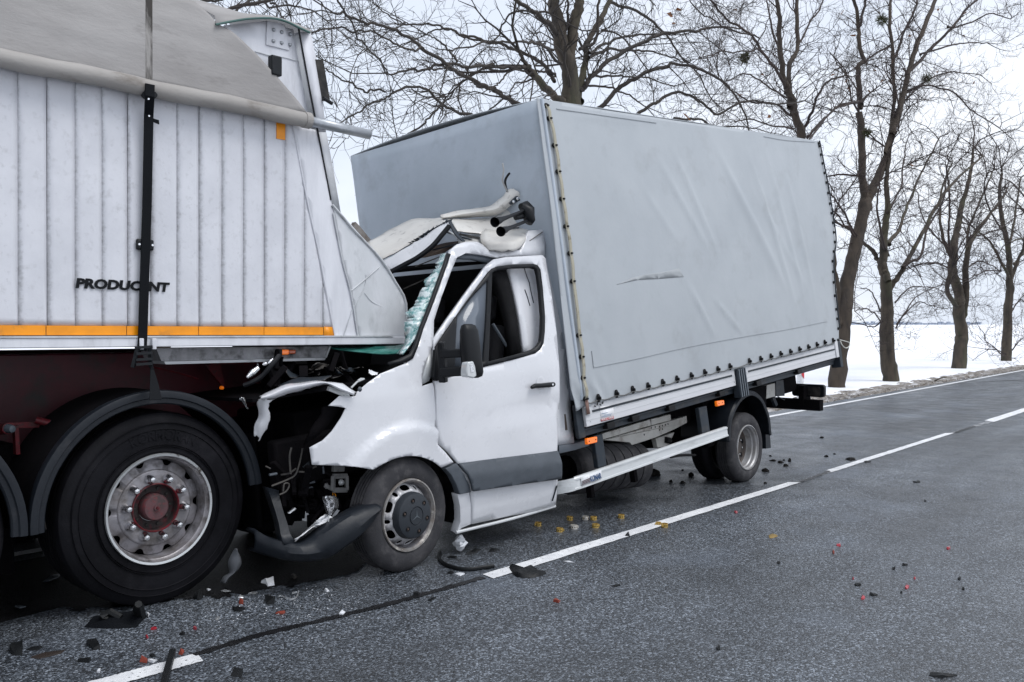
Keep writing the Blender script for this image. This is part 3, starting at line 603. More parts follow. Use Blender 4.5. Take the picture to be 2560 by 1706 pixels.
# wheels
RT = .535
cW = T.P('B', 901, 935, .03); wz = cW[2]
def tyre_profile(R, rr, w, sh):                # outward offset grows towards the camera; 0 = outer sidewall plane
    return [(rr, -.03), (rr+.012, -.008), (rr+.03, 0.0), (rr+.05, -.003), (R-.13*sh, 0.006), (R-.10*sh, .004), (R-.06*sh, .0), (R-.055*sh, -.006), (R-.03*sh, -.012), (R-.008, -.03), (R, -.055), (R, -w+.055), (R-.01, -w+.03), (R-.1*sh, -w), (rr, -w+.02)]
def grooved(R, w, n, d, g_w=.011):
    out = []; 
    for i in range(1, n+1):
        c_ = -.055-(w-.11)*i/(n+1); out += [(R, c_+g_w/2), (R-d, c_+g_w/2), (R-d, c_-g_w/2), (R, c_-g_w/2)]
    return out
M_hubr = pmat('hub_grime', (.03, .022, .022), .7, col2=(.07, .012, .016), nscale=22, nlo=.5, nhi=.62, bump=.3)
def big_wheel(s_, lat, outward, detail=True):
    c = T.W(s_, lat, 0); c[2] = RT - .005; ax = -T.e2*outward
    pr = tyre_profile(RT, .29, .385, 1.0); k = [i for i, p in enumerate(pr) if p == (RT, -.055)][0]
    pr = pr[:k+1] + grooved(RT, .385, 5, .012) + pr[k+1:]
    ty = G(); ty.lathe(c, ax, pr, 72)
    w = ty.obj('wheel', M_tyre, trailer, smooth=30)
    if not detail: 
        G().lathe(c, ax, [(.0001, -.06), (.2, -.06), (.29, -.02)], 24).obj('rim', M_darkw, w); return w
    for rr_, wd in ((.345, .003), (.355, .0025), (.44, .004), (.475, .003)):
        G().lathe(c, ax, [(rr_-wd, .002), (rr_, .0095), (rr_+wd, .002)], 72).obj('sidewall_ridge', M_tyre, w)
    vv, ff = text_mesh('KORMORAN', .02); g = G(); x0_, x1_ = vv[:, 0].min(), vv[:, 0].max(); pts_ = []
    for x, y, _ in vv:
        a = -.42 + .95*(x-x0_)/(x1_-x0_); r_ = .385+.055*y/.73; pts_.append(c + ax*.0078 + (T.e3*math.cos(a)-np.cross(ax, T.e3)*math.sin(a)*(1 if np.dot(np.cross(ax, T.e3), T.e1) < 0 else -1))*r_)
    g.add(pts_, ff); g.obj('tyre_lettering', M_tyre, w, smooth=0)
    G().lathe(c, ax, [(.288, .0), (.292, .012), (.304, .014), (.308, .004), (.304, -.006)], 72).obj('rim_lip', M_rimlip, w)
    rim = G(); rim.lathe(c, ax, [(.291, .010), (.284, -.012), (.277, -.018), (.272, -.05), (.268, -.075), (.266, -.1)], 60); rim.obj('rim', M_rim, w)
    # disc with hand holes: a ring of segments left open at ten places
    dk = G(); n = 120; hole = 10
    def rin(a): 
        t = ((a/(2*math.pi)*hole) % 1) - .5; q_ = 1-(t/.17)**2
        return .264 - .03*math.sqrt(q_) if q_ > 0 else .264
    for i in range(n):
        a0, a1 = 2*math.pi*i/n, 2*math.pi*(i+1)/n
        def at(r_, a, o): return c + ax*o + (T.e3*math.cos(a)+np.cross(ax, T.e3)*math.sin(a))*r_
        dk.quad(at(rin(a0), a0, -.082), at(rin(a1), a1, -.082), at(.212, a1, -.064), at(.212, a0, -.064))
    dk.lathe(c, ax, [(.212, -.066), (.207, -.058), (.2, -.057), (.135, -.055)], 60); dk.obj('wheel_disc', M_rim, w, smooth=50)
    G().lathe(c, ax, [(.262, -.135), (.1, -.135)], 40).obj('brake_drum', M_dark, w)
    G().lathe(c, ax, [(.137, -.054), (.136, -.044), (.131, -.042), (.127, -.05)], 48).obj('hub_ring', M_redb, w)
    G().lathe(c, ax, [(.127, -.05), (.126, -.10), (.08, -.10)], 48).obj('hub_recess', M_hubr, w)
    G().lathe(c, ax, [(.0001, -.03), (.018, -.03), (.02, -.038), (.066, -.04), (.074, -.05), (.078, -.1)], 40).obj('hub_cap', pmat('hub_cap_paint', (.1, .045, .05), .5, col2=(.05, .035, .035), nscale=20, dirt=(.17, .03, .035), dscale=30), w)
    g = G(); g.lathe(c+ax*-.03, ax, [(.0001, .01), (.008, .009), (.0095, 0)], 6); g.obj('centre_bolt', M_redb, w)
    sm = None
    for k in range(10):
        a = 2*math.pi*(k+.5)/10
        u_ = T.e3*math.cos(a)+np.cross(ax, T.e3)*math.sin(a)
        if sm is None:
            g = G(); g.lathe((0, 0, 0), ax, [(.0001, .008), (.008, .007), (.0105, 0)], 10); sm = g.obj('hub_bolt', M_darkw, None); o = sm
            g = G(); g.lathe((0, 0, 0), ax, [(.0001, .05), (.014, .048), (.019, .042), (.0205, .032)], 6); g.lathe((0, 0, 0), ax, [(.0205, .032), (.026, .014), (.029, 0)], 18)
            nu = g.obj('wheel_nut', M_nut, None, smooth=30); q = nu
        else:
            o = sm.copy(); q = nu.copy(); C.objects.link(o); C.objects.link(q)
        o.parent = w; q.parent = w
        o.location = Vector(c + ax*-.098 + (T.e3*math.cos(a)+np.cross(ax, T.e3)*math.sin(a))*.104) - trailer.location
        a -= .1; q.location = Vector(c + ax*-.055 + (T.e3*math.cos(a)+np.cross(ax, T.e3)*math.sin(a))*.166) - trailer.location
    return w
sw = T.L(cW)[0]; LATW = .03
big_wheel(sw, LATW, 1); big_wheel(sw-1.31, LATW, 1)
for k in (0, -1.31, -2.62): big_wheel(sw+k, W_-.03, -1, False)
# mudguards
def mudguard(s_, a0, a1, dz=0):
    c = T.W(s_, 0, 0); c[2] = RT+dz; n = 40
    def at(r_, a, o): return c + T.e2*o + (T.e3*math.cos(a)+T.e1*math.sin(a))*r_
    prof = [(.632, .05), (.648, .05), (.655, .01), (.650, -.012), (.640, -.016), (.614, -.016), (.608, -.006), (.585, -.006), (.578, .002), (.578, .02), (.632, .03), (.632, .05)]
    g = G(); rows = [[at(r_, a0+(a1-a0)*i/n, o) for r_, o in prof] for i in range(n+1)]; g.grid(rows)
    for i in (0, n): g.add([at(r_, a0+(a1-a0)*i/n, o) for r_, o in prof[:-1]], [tuple(range(len(prof)-1))])
    mg = g.obj('mudguard', M_guard, trailer, smooth=35)
    g = G(); g.grid([[at(r_, a0+(a1-a0)*i/n, o) for r_, o in ((.634, .052), (.646, .052), (.646, .46), (.634, .46), (.634, .052))] for i in range(n+1)]); g.obj('guard_shell', M_dark, mg, smooth=35)  # shell near-black: the dimness under the trailer is put into its colour
    return mg
D_ = math.pi/180
mudguard(sw-.035, -93*D_, 84*D_); mudguard(sw-1.345, -93*D_, 92*D_)
# ================================================================== delivery van with canvas box body
M_white = pmat('van_white', (.65, .66, .69), .28, coat=.7, col2=(.61, .62, .65), nscale=2.5, dirt=(.36, .35, .34), dscale=26, dlo=.64, dhi=.8, damt=.6, rvar=.1)
M_cream = pmat('cream_plastic', (.64, .625, .59), .4, coat=.25, col2=(.57, .55, .52), nscale=4, dirt=(.18, .17, .16), dscale=14, dlo=.58, dhi=.74, damt=.7, bump=.12, bscale=30)
M_trim = pmat('grey_trim', (.07, .082, .098), .5, col2=(.055, .065, .078), nscale=6, bump=.1, bscale=200)
M_trim2 = pmat('grey_trim_light', (.085, .1, .12), .45, bump=.1, bscale=200)
M_seal = pmat('rubber_seal', (.006, .007, .009), .45, spec=.3)
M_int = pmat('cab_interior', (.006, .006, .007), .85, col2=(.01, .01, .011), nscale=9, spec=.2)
M_seat = pmat('seat_cloth', (.018, .018, .021), .9, bump=.3, bscale=150)
M_glass = pmat('tinted_glass', (.13, .15, .18), .12, spec=.6, alpha=.97)
M_tarp = pmat('tarpaulin', (.374, .402, .427), .5, col2=(.338, .366, .392), nscale=1.4, bump=.1, bscale=30, dirt=(.24, .25, .26), dscale=3.2, dlo=.55, dhi=.8, damt=.5, coat=.12)
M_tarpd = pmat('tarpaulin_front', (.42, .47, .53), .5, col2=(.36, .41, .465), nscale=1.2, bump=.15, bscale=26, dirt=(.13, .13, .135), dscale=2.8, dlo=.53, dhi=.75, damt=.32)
M_board = pmat('dropside_alu', (.58, .585, .61), .45, col2=(.53, .54, .56), nscale=3, dirt=(.35, .35, .36), dscale=5, dlo=.6, dhi=.8, damt=.5, stretch=(.4, 1, 3), bump=.08, bscale=90)
M_frame = pmat('frame_steel', (.022, .03, .04), .5, spec=.35, col2=(.015, .021, .028), nscale=8, dirt=(.08, .07, .06), dscale=12, damt=.5)
M_chas = pmat('cream_chassis', (.55, .54, .51), .6, col2=(.46, .45, .42), nscale=6, dirt=(.12, .08, .05), dscale=7, dlo=.54, dhi=.74, bump=.15)
M_bar = pmat('guard_alu', (.6, .62, .63), .38, metal=.15, col2=(.54, .56, .57), nscale=3, dirt=(.3, .3, .3), dscale=9, damt=.5, stretch=(.4, 1, 2))
M_strapb = pmat('beige_strap', (.36, .34, .27), .85, dirt=(.16, .14, .1), dscale=18, bump=.2, bscale=120)
M_cord = pmat('tarp_cord', (.12, .12, .118), .8)
M_cable = pmat('cable_grey', (.06, .055, .05), .6, col2=(.03, .03, .03), nscale=9)
M_eye = pmat('eyelet_black', (.005, .005, .006), .5, spec=.25)
M_lens = pmat('clear_lens', (.5, .52, .53), .1, coat=.6, spec=.7)
M_silver = pmat('lamp_silver', (.75, .76, .78), .14, metal=.9, bump=.6, bscale=60)
M_mat = {}
Bx = None
van = thing('delivery_van', 'white delivery van with grey canvas box body, its cab crushed under the trailer end', 'van', (6.0, 5.2, 0))
K_ = Frame((3.93, 4.17, 0), -1.8, 4.4, 1.5)     # cab
WC = K_.L(gp('d', 940, 1180)) if False else None
p_fw = hit('s', 1023.3, 1287.9, np.array([0, 4.19, 0]), np.array([0, 1.0, 0]))
s_w, _, h_w = K_.L(p_fw)
def latC(s, h):
    t = 0.0
    if h < .5: t += .05*((.5-h)/.35)**2
    if h > 1.12: t += (h-1.12)*.13 + (h-1.12)**2*.06
    if s < -.15: t += ((-.15-s)/.65)**2*.2
    return t
def lat_f(s, h):                               # with the flared wheel arch
    r = math.hypot((s-s_w)*1.0, h-h_w)
    return latC(s, h) - .036*smoothstep(.582-r, 0, .03) + .003*math.sin(s*6+h*4)
def pkc(c, pts, f=latC): return K_.pks(c, pts, f)
def sp_(pts, n=3): return [tuple(p) for p in catmull([np.array(p, float) for p in pts], n)]
# --- wing
arch = sp_([(868, 770), (985, 708), (1085, 682), (1180, 686), (1260, 715), (1318, 756)])
wing = [(1318, 756), (1395, 722), (1345, 660), (1293, 606), (1284, 420), (1262, 200), (1190, 224), (1192, 130), (1228, 20), (1130, 5), (1090, 72), (920, 142), (835, 203), (765, 262), (755, 290), (690, 292), (650, 287), (577, 352), (640, 358), (692, 368), (660, 432), (600, 520), (540, 580), (454, 626), (470, 738), (740, 748)]
panel('wing', M_white, van, K_, pkc('C', arch + wing[1:], lat_f), lat_f, th=.012, step=.024, smooth=70)
panel('arch_trim', M_trim, van, K_, pkc('C', [(1322, 760), (1396, 726), (1445, 800), (1478, 865), (1492, 914), (1414, 930), (1395, 868), (1362, 805)], latC), lambda s, h: latC(s, h)-.03, th=.05, step=.06, bevel=.004)
panel('sill_cap', M_white, van, K_, pkc('C', [(1413, 930), (1488, 915), (1500, 1000), (1506, 1122), (1440, 1150), (1406, 1187), (1432, 1110), (1430, 1010)], latC), lambda s, h: latC(s, h)-.012, th=.06, step=.06, bevel=.004)
# --- A pillar and roof edge, cab side behind the door
pil_l = [(1300, 540), (1275, 640), (1190, 900), (1100, 1150), (1020, 1360), (948, 1535)]
pil = K_.pks('G', pil_l, latC) + K_.pks('D', [(525, 1445), (480, 1500), (560, 1568), (610, 1568), (652, 1425), (688, 1330), (692, 1180), (740, 1030), (800, 870), (842, 770), (862, 738)], latC) + K_.pks('M', [(905, 1268), (960, 1262), (1080, 1275), (1200, 1300), (1260, 1292), (1400, 1283), (1575, 1283), (1590, 1078), (1450, 1088), (1380, 1240), (1140, 1250), (1085, 1195), (1040, 1175), (960, 1176), (890, 1195), (855, 1225)], latC)
panel('body_pillar', M_white, van, K_, pil, latC, th=.03, step=.07, smooth=50)
def lat_b(s, h): return latC(s, h) + .05
panel('cab_side', M_white, van, K_, pkc('E', [(466, 152), (520, 120), (600, 100), (690, 70), (722, 300), (760, 560), (786, 830), (806, 1062), (712, 1074), (716, 900), (716, 660), (546, 592), (520, 400)], lat_b), lat_b, th=.03, step=.08, smooth=50)
panel('cab_trim', M_trim2, van, K_, pkc('E', [(716, 1075), (806, 1063), (866, 1042), (876, 1075), (800, 1098), (718, 1116)], lat_b), lambda s, h: lat_b(s, h)-.02, th=.08, step=.07, bevel=.006)
for cr_ in ([(545, 148), (558, 190), (572, 225), (578, 262), (594, 330)], [(548, 260), (562, 300), (575, 345)]):
    G().tube([K_.P('E', x, y, lambda s, h: lat_b(s, h)-.003) for x, y in cr_], .0035, 5).obj('panel_crack', M_frame, van)
# --- door
sr = K_.pk('E', 720, 900, latC)[0]; sf = K_.pk('E', 85, 900, latC)[0]
def lat_d(s, h):
    return latC(s, h) - .012 - .035*smoothstep(s, sf, sr)
ca, cb = np.array(K_.pk('E', 240, 990, lat_d)), np.array(K_.pk('E', 735, 868, lat_d))
def lat_d2(s, h):
    n = np.array([-(cb-ca)[1], (cb-ca)[0]]); n = n/np.linalg.norm(n); d = float(np.dot(np.array([s, h])-ca, n)); f = smoothstep((s-ca[0])/(cb[0]-ca[0]), -.1, .5)
    return lat_d(s, h) + f*(.014*math.exp(-(max(0, d)/.05)) * (1 if d > -.006 else 0) ) + .003*math.sin(s*9)*math.sin(h*6)
door_o = [(75, 560), (72, 520), (140, 420), (260, 252), (345, 135), (385, 102), (450, 90), (560, 84), (640, 80), (656, 98), (662, 150), (690, 300), (715, 480), (727, 640), (732, 868), (722, 930), (718, 1100), (722, 1200), (716, 1300), (710, 1384), (686, 1405), (480, 1442), (270, 1486), (266, 1330), (255, 1290), (232, 1230), (200, 1170), (150, 1112), (95, 1066), (90, 950), (82, 740)]
win_o = [(76, 562), (120, 492), (185, 400), (270, 282), (350, 172), (372, 152), (402, 139), (480, 129), (590, 126), (612, 132), (628, 155), (640, 250), (652, 400), (651, 480), (644, 540), (628, 572), (600, 594), (480, 628), (350, 660), (220, 697), (84, 737)]
door = panel('door', M_white, van, K_, K_.pks('E', door_o, lat_d), lat_d2, holes=[K_.pks('E', win_o, lat_d)], th=.03, step=.06, smooth=50)
lat_s = lambda s, h: lat_d(s, h) - .004
main_w = [(376, 172), (400, 160), (480, 147), (585, 143), (608, 150), (616, 180), (628, 270), (638, 400), (636, 480), (630, 530), (612, 556), (590, 572), (480, 605), (356, 636), (366, 400)]
qtr_w = [(353, 210), (345, 420), (330, 642), (180, 672), (184, 520), (192, 398), (270, 298)]
panel('window_seal', M_seal, door, K_, K_.pks('E', win_o, lat_d), lat_s, holes=[K_.pks('E', main_w, lat_d), K_.pks('E', qtr_w, lat_d)], th=.03, step=.08)
panel('quarter_glass', M_glass, door, K_, K_.pks('E', qtr_w, lat_d), lambda s, h: lat_d(s, h)+.01, th=.004, step=0)
lm = [np.array(K_.pk('E', *p, lat_d)) for p in ((200, 1168), (718, 1102), (720, 1248), (258, 1312))]
def lat_m(s, h):
    u = (s-lm[0][0])/(lm[1][0]-lm[0][0]); top = lm[0][1]+(lm[1][1]-lm[0][1])*u; bot = lm[3][1]+(lm[2][1]-lm[3][1])*u; v = (top-h)/max(.01, top-bot)
    return lat_d(s, h) - .008 - .034*min(1, max(0, v)/.4) + (.006 if v > .97 else 0)
mo = [(200, 1168), (330, 1150), (460, 1134), (590, 1118), (718, 1102), (720, 1170), (720, 1248), (600, 1264), (480, 1280), (370, 1296), (258, 1312), (250, 1272), (232, 1222)]
panel('side_moulding', M_trim, door, K_, K_.pks('E', mo, lat_d), lat_m, th=.02, step=.03, smooth=25)
# handle with lock, and its recess
hp = [K_.P('E', x, y, -.07) for x, y in ((583, 772), (600, 764), (640, 762), (690, 757), (700, 755))]
g = G(); g.tube(hp, [.012, .017, .017, .018, .016], 10, flat=1.0); hd = g.obj('door_handle', M_seal, door, smooth=60)
g = G(); g.lathe(K_.P('E', 695, 757, -.088), -K_.e2, [(.0001, .003), (.008, .002), (.009, 0)], 12); g.obj('lock', M_nut, door)
rc = K_.P('E', 630, 748, lat_d); g = G(); rl = K_.L(rc); g.lathe(K_.W(rl[0], lat_d(rl[0], rl[2])-.002, rl[2]), -K_.e2, [(.0001, -.002), (.03, -.001), (.045, .001), (.048, 0)], 24); g.obj('handle_recess', M_white, door)
G().tube([K_.P('E', 692, 1365, lambda s, h: lat_d(s, h)-.008), K_.P('E', 716, 1285, lambda s, h: lat_d(s, h)-.008)], .006, 6).obj('torn_edge', M_frame, door)
# hinge gap plate between wing and door
panel('hinge_plate', M_bar, van, K_, pkc('E', [(50, 600), (72, 565), (75, 700), (58, 738), (12, 762), (18, 690)], latC), lambda s, h: latC(s, h)+.02, th=.02, step=0)
# door opening visible above the door: grey inner strip and dark inside
panel('door_frame_strip', M_trim2, van, K_, pkc('D', [(862, 740), (960, 736), (1050, 752), (1120, 772), (1060, 800), (960, 776), (846, 772)], latC), lambda s, h: latC(s, h)+.03, th=.02, step=0)
# sill under the cab
G().tube(catmull([K_.P('E', 188, 1530, .03), K_.P('E', 480, 1458, .03), K_.P('E', 706, 1392, .03)], 4), .011, 8).obj('sill', M_bar, van)
g = G(); a, b = K_.pk('E', 200, 1500, .05), K_.pk('E', 700, 1380, .05); g.box(K_, a[0], b[0], .06, 1.9, a[1]+.02, a[1]+.25); g.obj('cab_floor', M_dark, van)
# --- mirror
MP = lambda x, y, la: K_.P('E', x, y, la)
tri = panel('mirror_base', M_seal, van, K_, K_.pks('E', [(76, 562), (120, 495), (180, 410), (178, 560), (176, 700), (84, 738), (64, 720)], lat_d), lambda s, h: lat_d(s, h)-.012, th=.03, step=0, bevel=.004)
mirror = G(); mirror.bar(MP(110, 595, -.08), MP(225, 592, -.2), .05, .055, K_.e3); mirror.bar(MP(110, 692, -.08), MP(228, 686, -.2), .05, .06, K_.e3); mirror.bar(MP(100, 640, -.055), MP(135, 640, -.1), .05, .26, K_.e3)
mb = mirror.obj('mirror_arm', M_seal, van, bevel=.008)
# head: lofted housing
rowsM = []
prof_h = [(440, 232, 268, .02), (448, 222, 284, .05), (475, 218, 294, .07), (560, 220, 304, .085), (640, 228, 314, .085), (690, 236, 320, .08), (712, 245, 318, .06), (722, 262, 300, .03)]
for y, x0, x1, dp in prof_h:
    cx_ = (x0+x1)/2; hw_ = (x1-x0)/2; ring = []
    for k in range(16):
        a = 2*math.pi*k/16; ca_, sa_ = math.cos(a), math.sin(a)
        px_ = cx_ + hw_*math.copysign(abs(ca_)**.6, ca_); la = -.24 + dp*.55*math.copysign(abs(sa_)**.7, sa_)
        ring.append(MP(px_, y, -.24) + K_.e2*(la+.24))
    rowsM.append(ring+[ring[0]])
g = G(); g.grid(rowsM); g.add(rowsM[0][:16], [tuple(range(16))]); g.add(rowsM[-1][:16], [tuple(range(16))]); mh = g.obj('mirror_head', M_seal, van, smooth=60)
g = G(); li = [(252, 640), (280, 634), (290, 660), (298, 712), (282, 724), (246, 716), (246, 680)]
g.prism([MP(x, y, -.345) for x, y in li], K_.e2*.06); g.obj('mirror_indicator', M_lens, mh, bevel=.008)
G().prism([MP(x, y, -.348) for x, y in ((262, 655), (276, 652), (282, 690), (268, 694))], K_.e2*.004).obj('indicator_bulb', M_silver, mh)
# --- windscreen: shattered glass held along the pillar
gp_r = [(1228, 600), (1205, 690), (1165, 800), (1130, 870), (1090, 980), (1055, 1090), (1010, 1190), (970, 1290), (930, 1390), (890, 1500), (860, 1568)]
gp_l = [(1170, 605), (1150, 660), (1135, 760), (1062, 812), (1025, 905), (965, 985), (945, 1030), (915, 1110), (880, 1185), (818, 1240), (812, 1312), (740, 1368), (718, 1400), (714, 1568)]
def wsl(c, x, y, back):                        # a point of the windscreen: leaves the pillar inwards and a little forwards
    return K_.P(c, x, y, lambda s, h: latC(s, h)+.03+back)
band = [K_.P('G', x, y, lambda s, h: latC(s, h)+.005) for x, y in ((1232, 596), (1190, 740), (1120, 930), (1050, 1130), (975, 1330), (915, 1480), (880, 1568))] + [K_.P('D', x, y, lambda s, h: latC(s, h)+.005) for x, y in ((560, 1340), (530, 1400), (440, 1440), (390, 1455))]
band2 = [K_.P('G', x, y, lambda s, h: latC(s, h)+.0) for x, y in ((1282, 612), (1230, 770), (1160, 960), (1085, 1170), (1010, 1370), (960, 1500), (930, 1568))] + [K_.P('D', x, y, lambda s, h: latC(s, h)+.0) for x, y in ((585, 1350), (552, 1430), (520, 1450), (395, 1475))]
g = G(); g.grid([band, band2]); g.obj('windscreen_seal', M_seal, van, smooth=60, solid=.02, off=0)
def shatter_mat():
    m, nt, b = _nt('shattered_glass'); n, l = nt.nodes, nt.links
    co = n.new('ShaderNodeTexCoord'); v = n.new('ShaderNodeTexVoronoi'); v.feature = 'DISTANCE_TO_EDGE'; v.inputs['Scale'].default_value = 55; l.new(co.outputs['Object'], v.inputs['Vector'])
    nz2 = n.new('ShaderNodeTexNoise'); nz2.inputs['Scale'].default_value = 26; nz2.inputs['Detail'].default_value = 6; l.new(co.outputs['Object'], nz2.inputs['Vector'])
    r = n.new('ShaderNodeValToRGB'); e = r.color_ramp.elements; e[0].position = .34; e[0].color = (.06, .26, .26, 1); e[1].position = .56; e[1].color = (.8, .9, .91, 1); q = e.new(.48); q.color = (.3, .52, .53, 1)
    l.new(nz2.outputs['Fac'], r.inputs['Fac'])
    mr = n.new('ShaderNodeMapRange'); mr.inputs['From Max'].default_value = .05; l.new(v.outputs['Distance'], mr.inputs['Value'])
    mm = n.new('ShaderNodeMix'); mm.data_type = 'RGBA'; l.new(mr.outputs['Result'], mm.inputs['Factor']); mm.inputs[6].default_value = (.75, .86, .86, 1); l.new(r.outputs['Color'], mm.inputs[7]); l.new(mm.outputs[2], b.inputs['Base Color'])
    b.inputs['Roughness'].default_value = .2; b.inputs['Transmission Weight'].default_value = .25; b.inputs['Coat Weight'].default_value = .4
    bp = n.new('ShaderNodeBump'); bp.inputs['Strength'].default_value = 1; bp.inputs['Distance'].default_value = .01; l.new(nz2.outputs['Fac'], bp.inputs['Height']); l.new(bp.outputs['Normal'], b.inputs['Normal'])
    return m
M_shat = shatter_mat()
g = G(); rg = random.Random(3); A_ = []; B_ = []; M_ = []
ys_ = np.linspace(600, 1568, 46)
for y in ys_:
    xr = np.interp(y, [p[1] for p in gp_r], [p[0] for p in gp_r]); xl = np.interp(y, [p[1] for p in gp_l], [p[0] for p in gp_l]) + 20*math.sin(y*.031+1) - 14*abs(math.sin(y*.083)) + rg.uniform(-20, 8)*(1 if rg.random() > .25 else 2)
    A_.append(wsl('G', xr+14, y, .0)); M_.append(wsl('G', (xr+xl)/2, y, .05+rg.uniform(-.008, .008))); B_.append(wsl('G', xl, y, .09+rg.uniform(-.012, .012)))
for y in np.linspace(1300, 1400, 8)[0:]:
    xr = np.interp(y, [1300, 1400], [595, 520]); xl = np.interp(y, [1300, 1345, 1400], [512, 505, 455])
    if y > 1290: A_.append(wsl('D', xr-30, y, .0)); M_.append(wsl('D', (xr+xl)/2-20, y, .05)); B_.append(wsl('D', xl-5, y, .1))
g.grid([A_, M_, B_]); g.obj('windscreen_glass', M_shat, van, smooth=20, solid=.008, off=0)
# torn lower strip of the laminated screen, hanging below the trailer end
lo_t = [(0, 1352), (120, 1352), (260, 1355), (400, 1352), (500, 1345), (540, 1300)]; lo_b = [(10, 1362), (120, 1378), (250, 1392), (330, 1400), (430, 1402), (520, 1380)]
g = G(); g.grid([[K_.P('D', x, y, .62-.08*i) for i, (x, y) in enumerate(lo_t)], [K_.P('D', x, y, .55-.08*i) for i, (x, y) in enumerate(lo_b)]])
g.obj('windscreen_strip', pmat('green_laminate', (.02, .16, .13), .15, col2=(.08, .3, .26), nscale=15, trans=.2), van, smooth=30, solid=.008, off=0, sub=1)
# --- dark inside of the cab
ci = Frame(K_.O, -1.8, 4.4, 0)
s_b = 1.32
g = G()
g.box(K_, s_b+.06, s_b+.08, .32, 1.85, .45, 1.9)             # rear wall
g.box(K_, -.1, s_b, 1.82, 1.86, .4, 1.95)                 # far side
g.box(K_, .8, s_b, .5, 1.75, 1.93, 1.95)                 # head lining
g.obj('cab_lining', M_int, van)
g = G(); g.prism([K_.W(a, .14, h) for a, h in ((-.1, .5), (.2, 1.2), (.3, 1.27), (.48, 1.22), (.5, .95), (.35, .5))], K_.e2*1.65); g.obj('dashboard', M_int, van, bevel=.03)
def seat(t):
    g = G(); g.prism([K_.W(a, t, h) for a, h in ((.62, .75), (1.12, .72), (1.14, .88), (.62, .95))], K_.e2*.48); g.prism([K_.W(a, t+.02, h) for a, h in ((1.0, .85), (1.14, .85), (1.3, 1.45), (1.2, 1.47))], K_.e2*.44); o = g.obj('seat', M_seat, van, bevel=.04)
    g = G(); g.prism([K_.W(a, t+.1, h) for a, h in ((1.16, 1.5), (1.26, 1.49), (1.3, 1.68), (1.21, 1.7))], K_.e2*.27); g.obj('headrest', M_seat, o, bevel=.03)
seat(.28); seat(.85); seat(1.32)
g = G(); cw_ = K_.W(.62, .52, 1.18); axw = unit(K_.e1*.75+K_.e3*.5); g.lathe(cw_, axw, [(.19+.014*math.cos(a), .014*math.sin(a)) for a in np.linspace(0, 6.283, 9)], 28); g.tube([cw_, cw_-axw*.4], .03, 8); g.bar(cw_-K_.e2*.19, cw_+K_.e2*.19, .03, .02); g.obj('steering_wheel', M_seal, van)
# seen through the window: body pillar and seat belt
panel('inner_pillar', M_int, van, K_, pkc('E', [(372, 160), (465, 150), (500, 280), (524, 420), (546, 598), (500, 605), (486, 440), (450, 300), (410, 190)], latC), lambda s, h: latC(s, h)+.03, th=.06, step=0)
G().tube([K_.P('E', 380, 440, .15), K_.P('E', 430, 520, .13), K_.P('E', 482, 600, .1)], .012, 6).obj('seat_belt', M_trim, van)
# --- crushed roof: torn sheets, each a bent plate of its own
rn = rng_noise(33)
M_torn = pmat('torn_edge', (.1, .095, .09), .7, col2=(.03, .028, .027), nscale=30)
def sheet(name, rows, m, solid=.006, sub=2, crump=.012, lab=None, n=4, jag=.011):
    """rows of (crop, x, y, lat): edges of one torn sheet, smoothed and crumpled"""
    R_ = [catmull(K_.Ps(r), n) for r in rows]
    k = len(R_[0]); Rs = []
    cols = [catmull([R_[i][j] for i in range(len(R_))], n) for j in range(k)]
    for i in range(len(cols[0])): Rs.append([cols[j][i] + K_.e3*crump*(rn(cols[j][i], 5.0)+.5*rn(cols[j][i]*1.0+7, 13.0)) + K_.e1*crump*(rn(cols[j][i]+3, 6.0)+.5*rn(cols[j][i]+9, 15.0)) for j in range(k)])
    rj = random.Random(len(rows)*7+int(abs(Rs[0][0][0])*999))
    nr_, nc_ = len(Rs), len(Rs[0])
    for i in range(nr_):                        # ragged torn edges
        for j in (0, nc_-1):
            inw = unit(Rs[i][1 if j == 0 else nc_-2]-Rs[i][j]); Rs[i][j] = Rs[i][j] + inw*rj.uniform(-.3, 1)*jag
    for j in range(nc_):
        for i in (0, nr_-1):
            inw = unit(Rs[1 if i == 0 else nr_-2][j]-Rs[i][j]); Rs[i][j] = Rs[i][j] + inw*rj.uniform(-.3, 1)*jag
    g = G(); g.grid(Rs); o = g.obj(name, m, van, smooth=60, solid=solid, off=0)
    o.data.materials.append(M_torn); o.modifiers['thick'].material_offset_rim = 1
    return o
sheet('roof_skin', [[('M', 170, 1190, 1.25), ('M', 320, 1110, 1.3), ('M', 450, 1045, 1.3), ('M', 560, 1003, 1.25), ('M', 660, 998, 1.15), ('M', 770, 992, .95)],
                    [('M', 200, 1250, 1.05), ('M', 330, 1170, 1.05), ('M', 450, 1110, 1.0), ('M', 560, 1060, .95), ('M', 670, 1040, .85), ('M', 800, 1012, .7)],
                    [('M', 260, 1330, .9), ('M', 300, 1322, .82), ('M', 420, 1255, .75), ('M', 540, 1185, .68), ('M', 660, 1105, .6), ('M', 815, 1020, .52)]], M_cream)
sheet('roof_lip', [[('M', 285, 1335, .85), ('M', 400, 1272, .74), ('M', 520, 1200, .66), ('M', 640, 1130, .58), ('M', 740, 1060, .5), ('M', 828, 1012, .45)],
                   [('M', 320, 1375, .78), ('M', 430, 1325, .68), ('M', 550, 1260, .6), ('M', 660, 1180, .52), ('M', 760, 1090, .46), ('M', 835, 1028, .42)],
                   [('M', 370, 1408, .72), ('M', 470, 1350, .62), ('M', 570, 1295, .55), ('M', 690, 1205, .48), ('M', 765, 1120, .44), ('M', 822, 1060, .41)]], M_white, crump=.004)
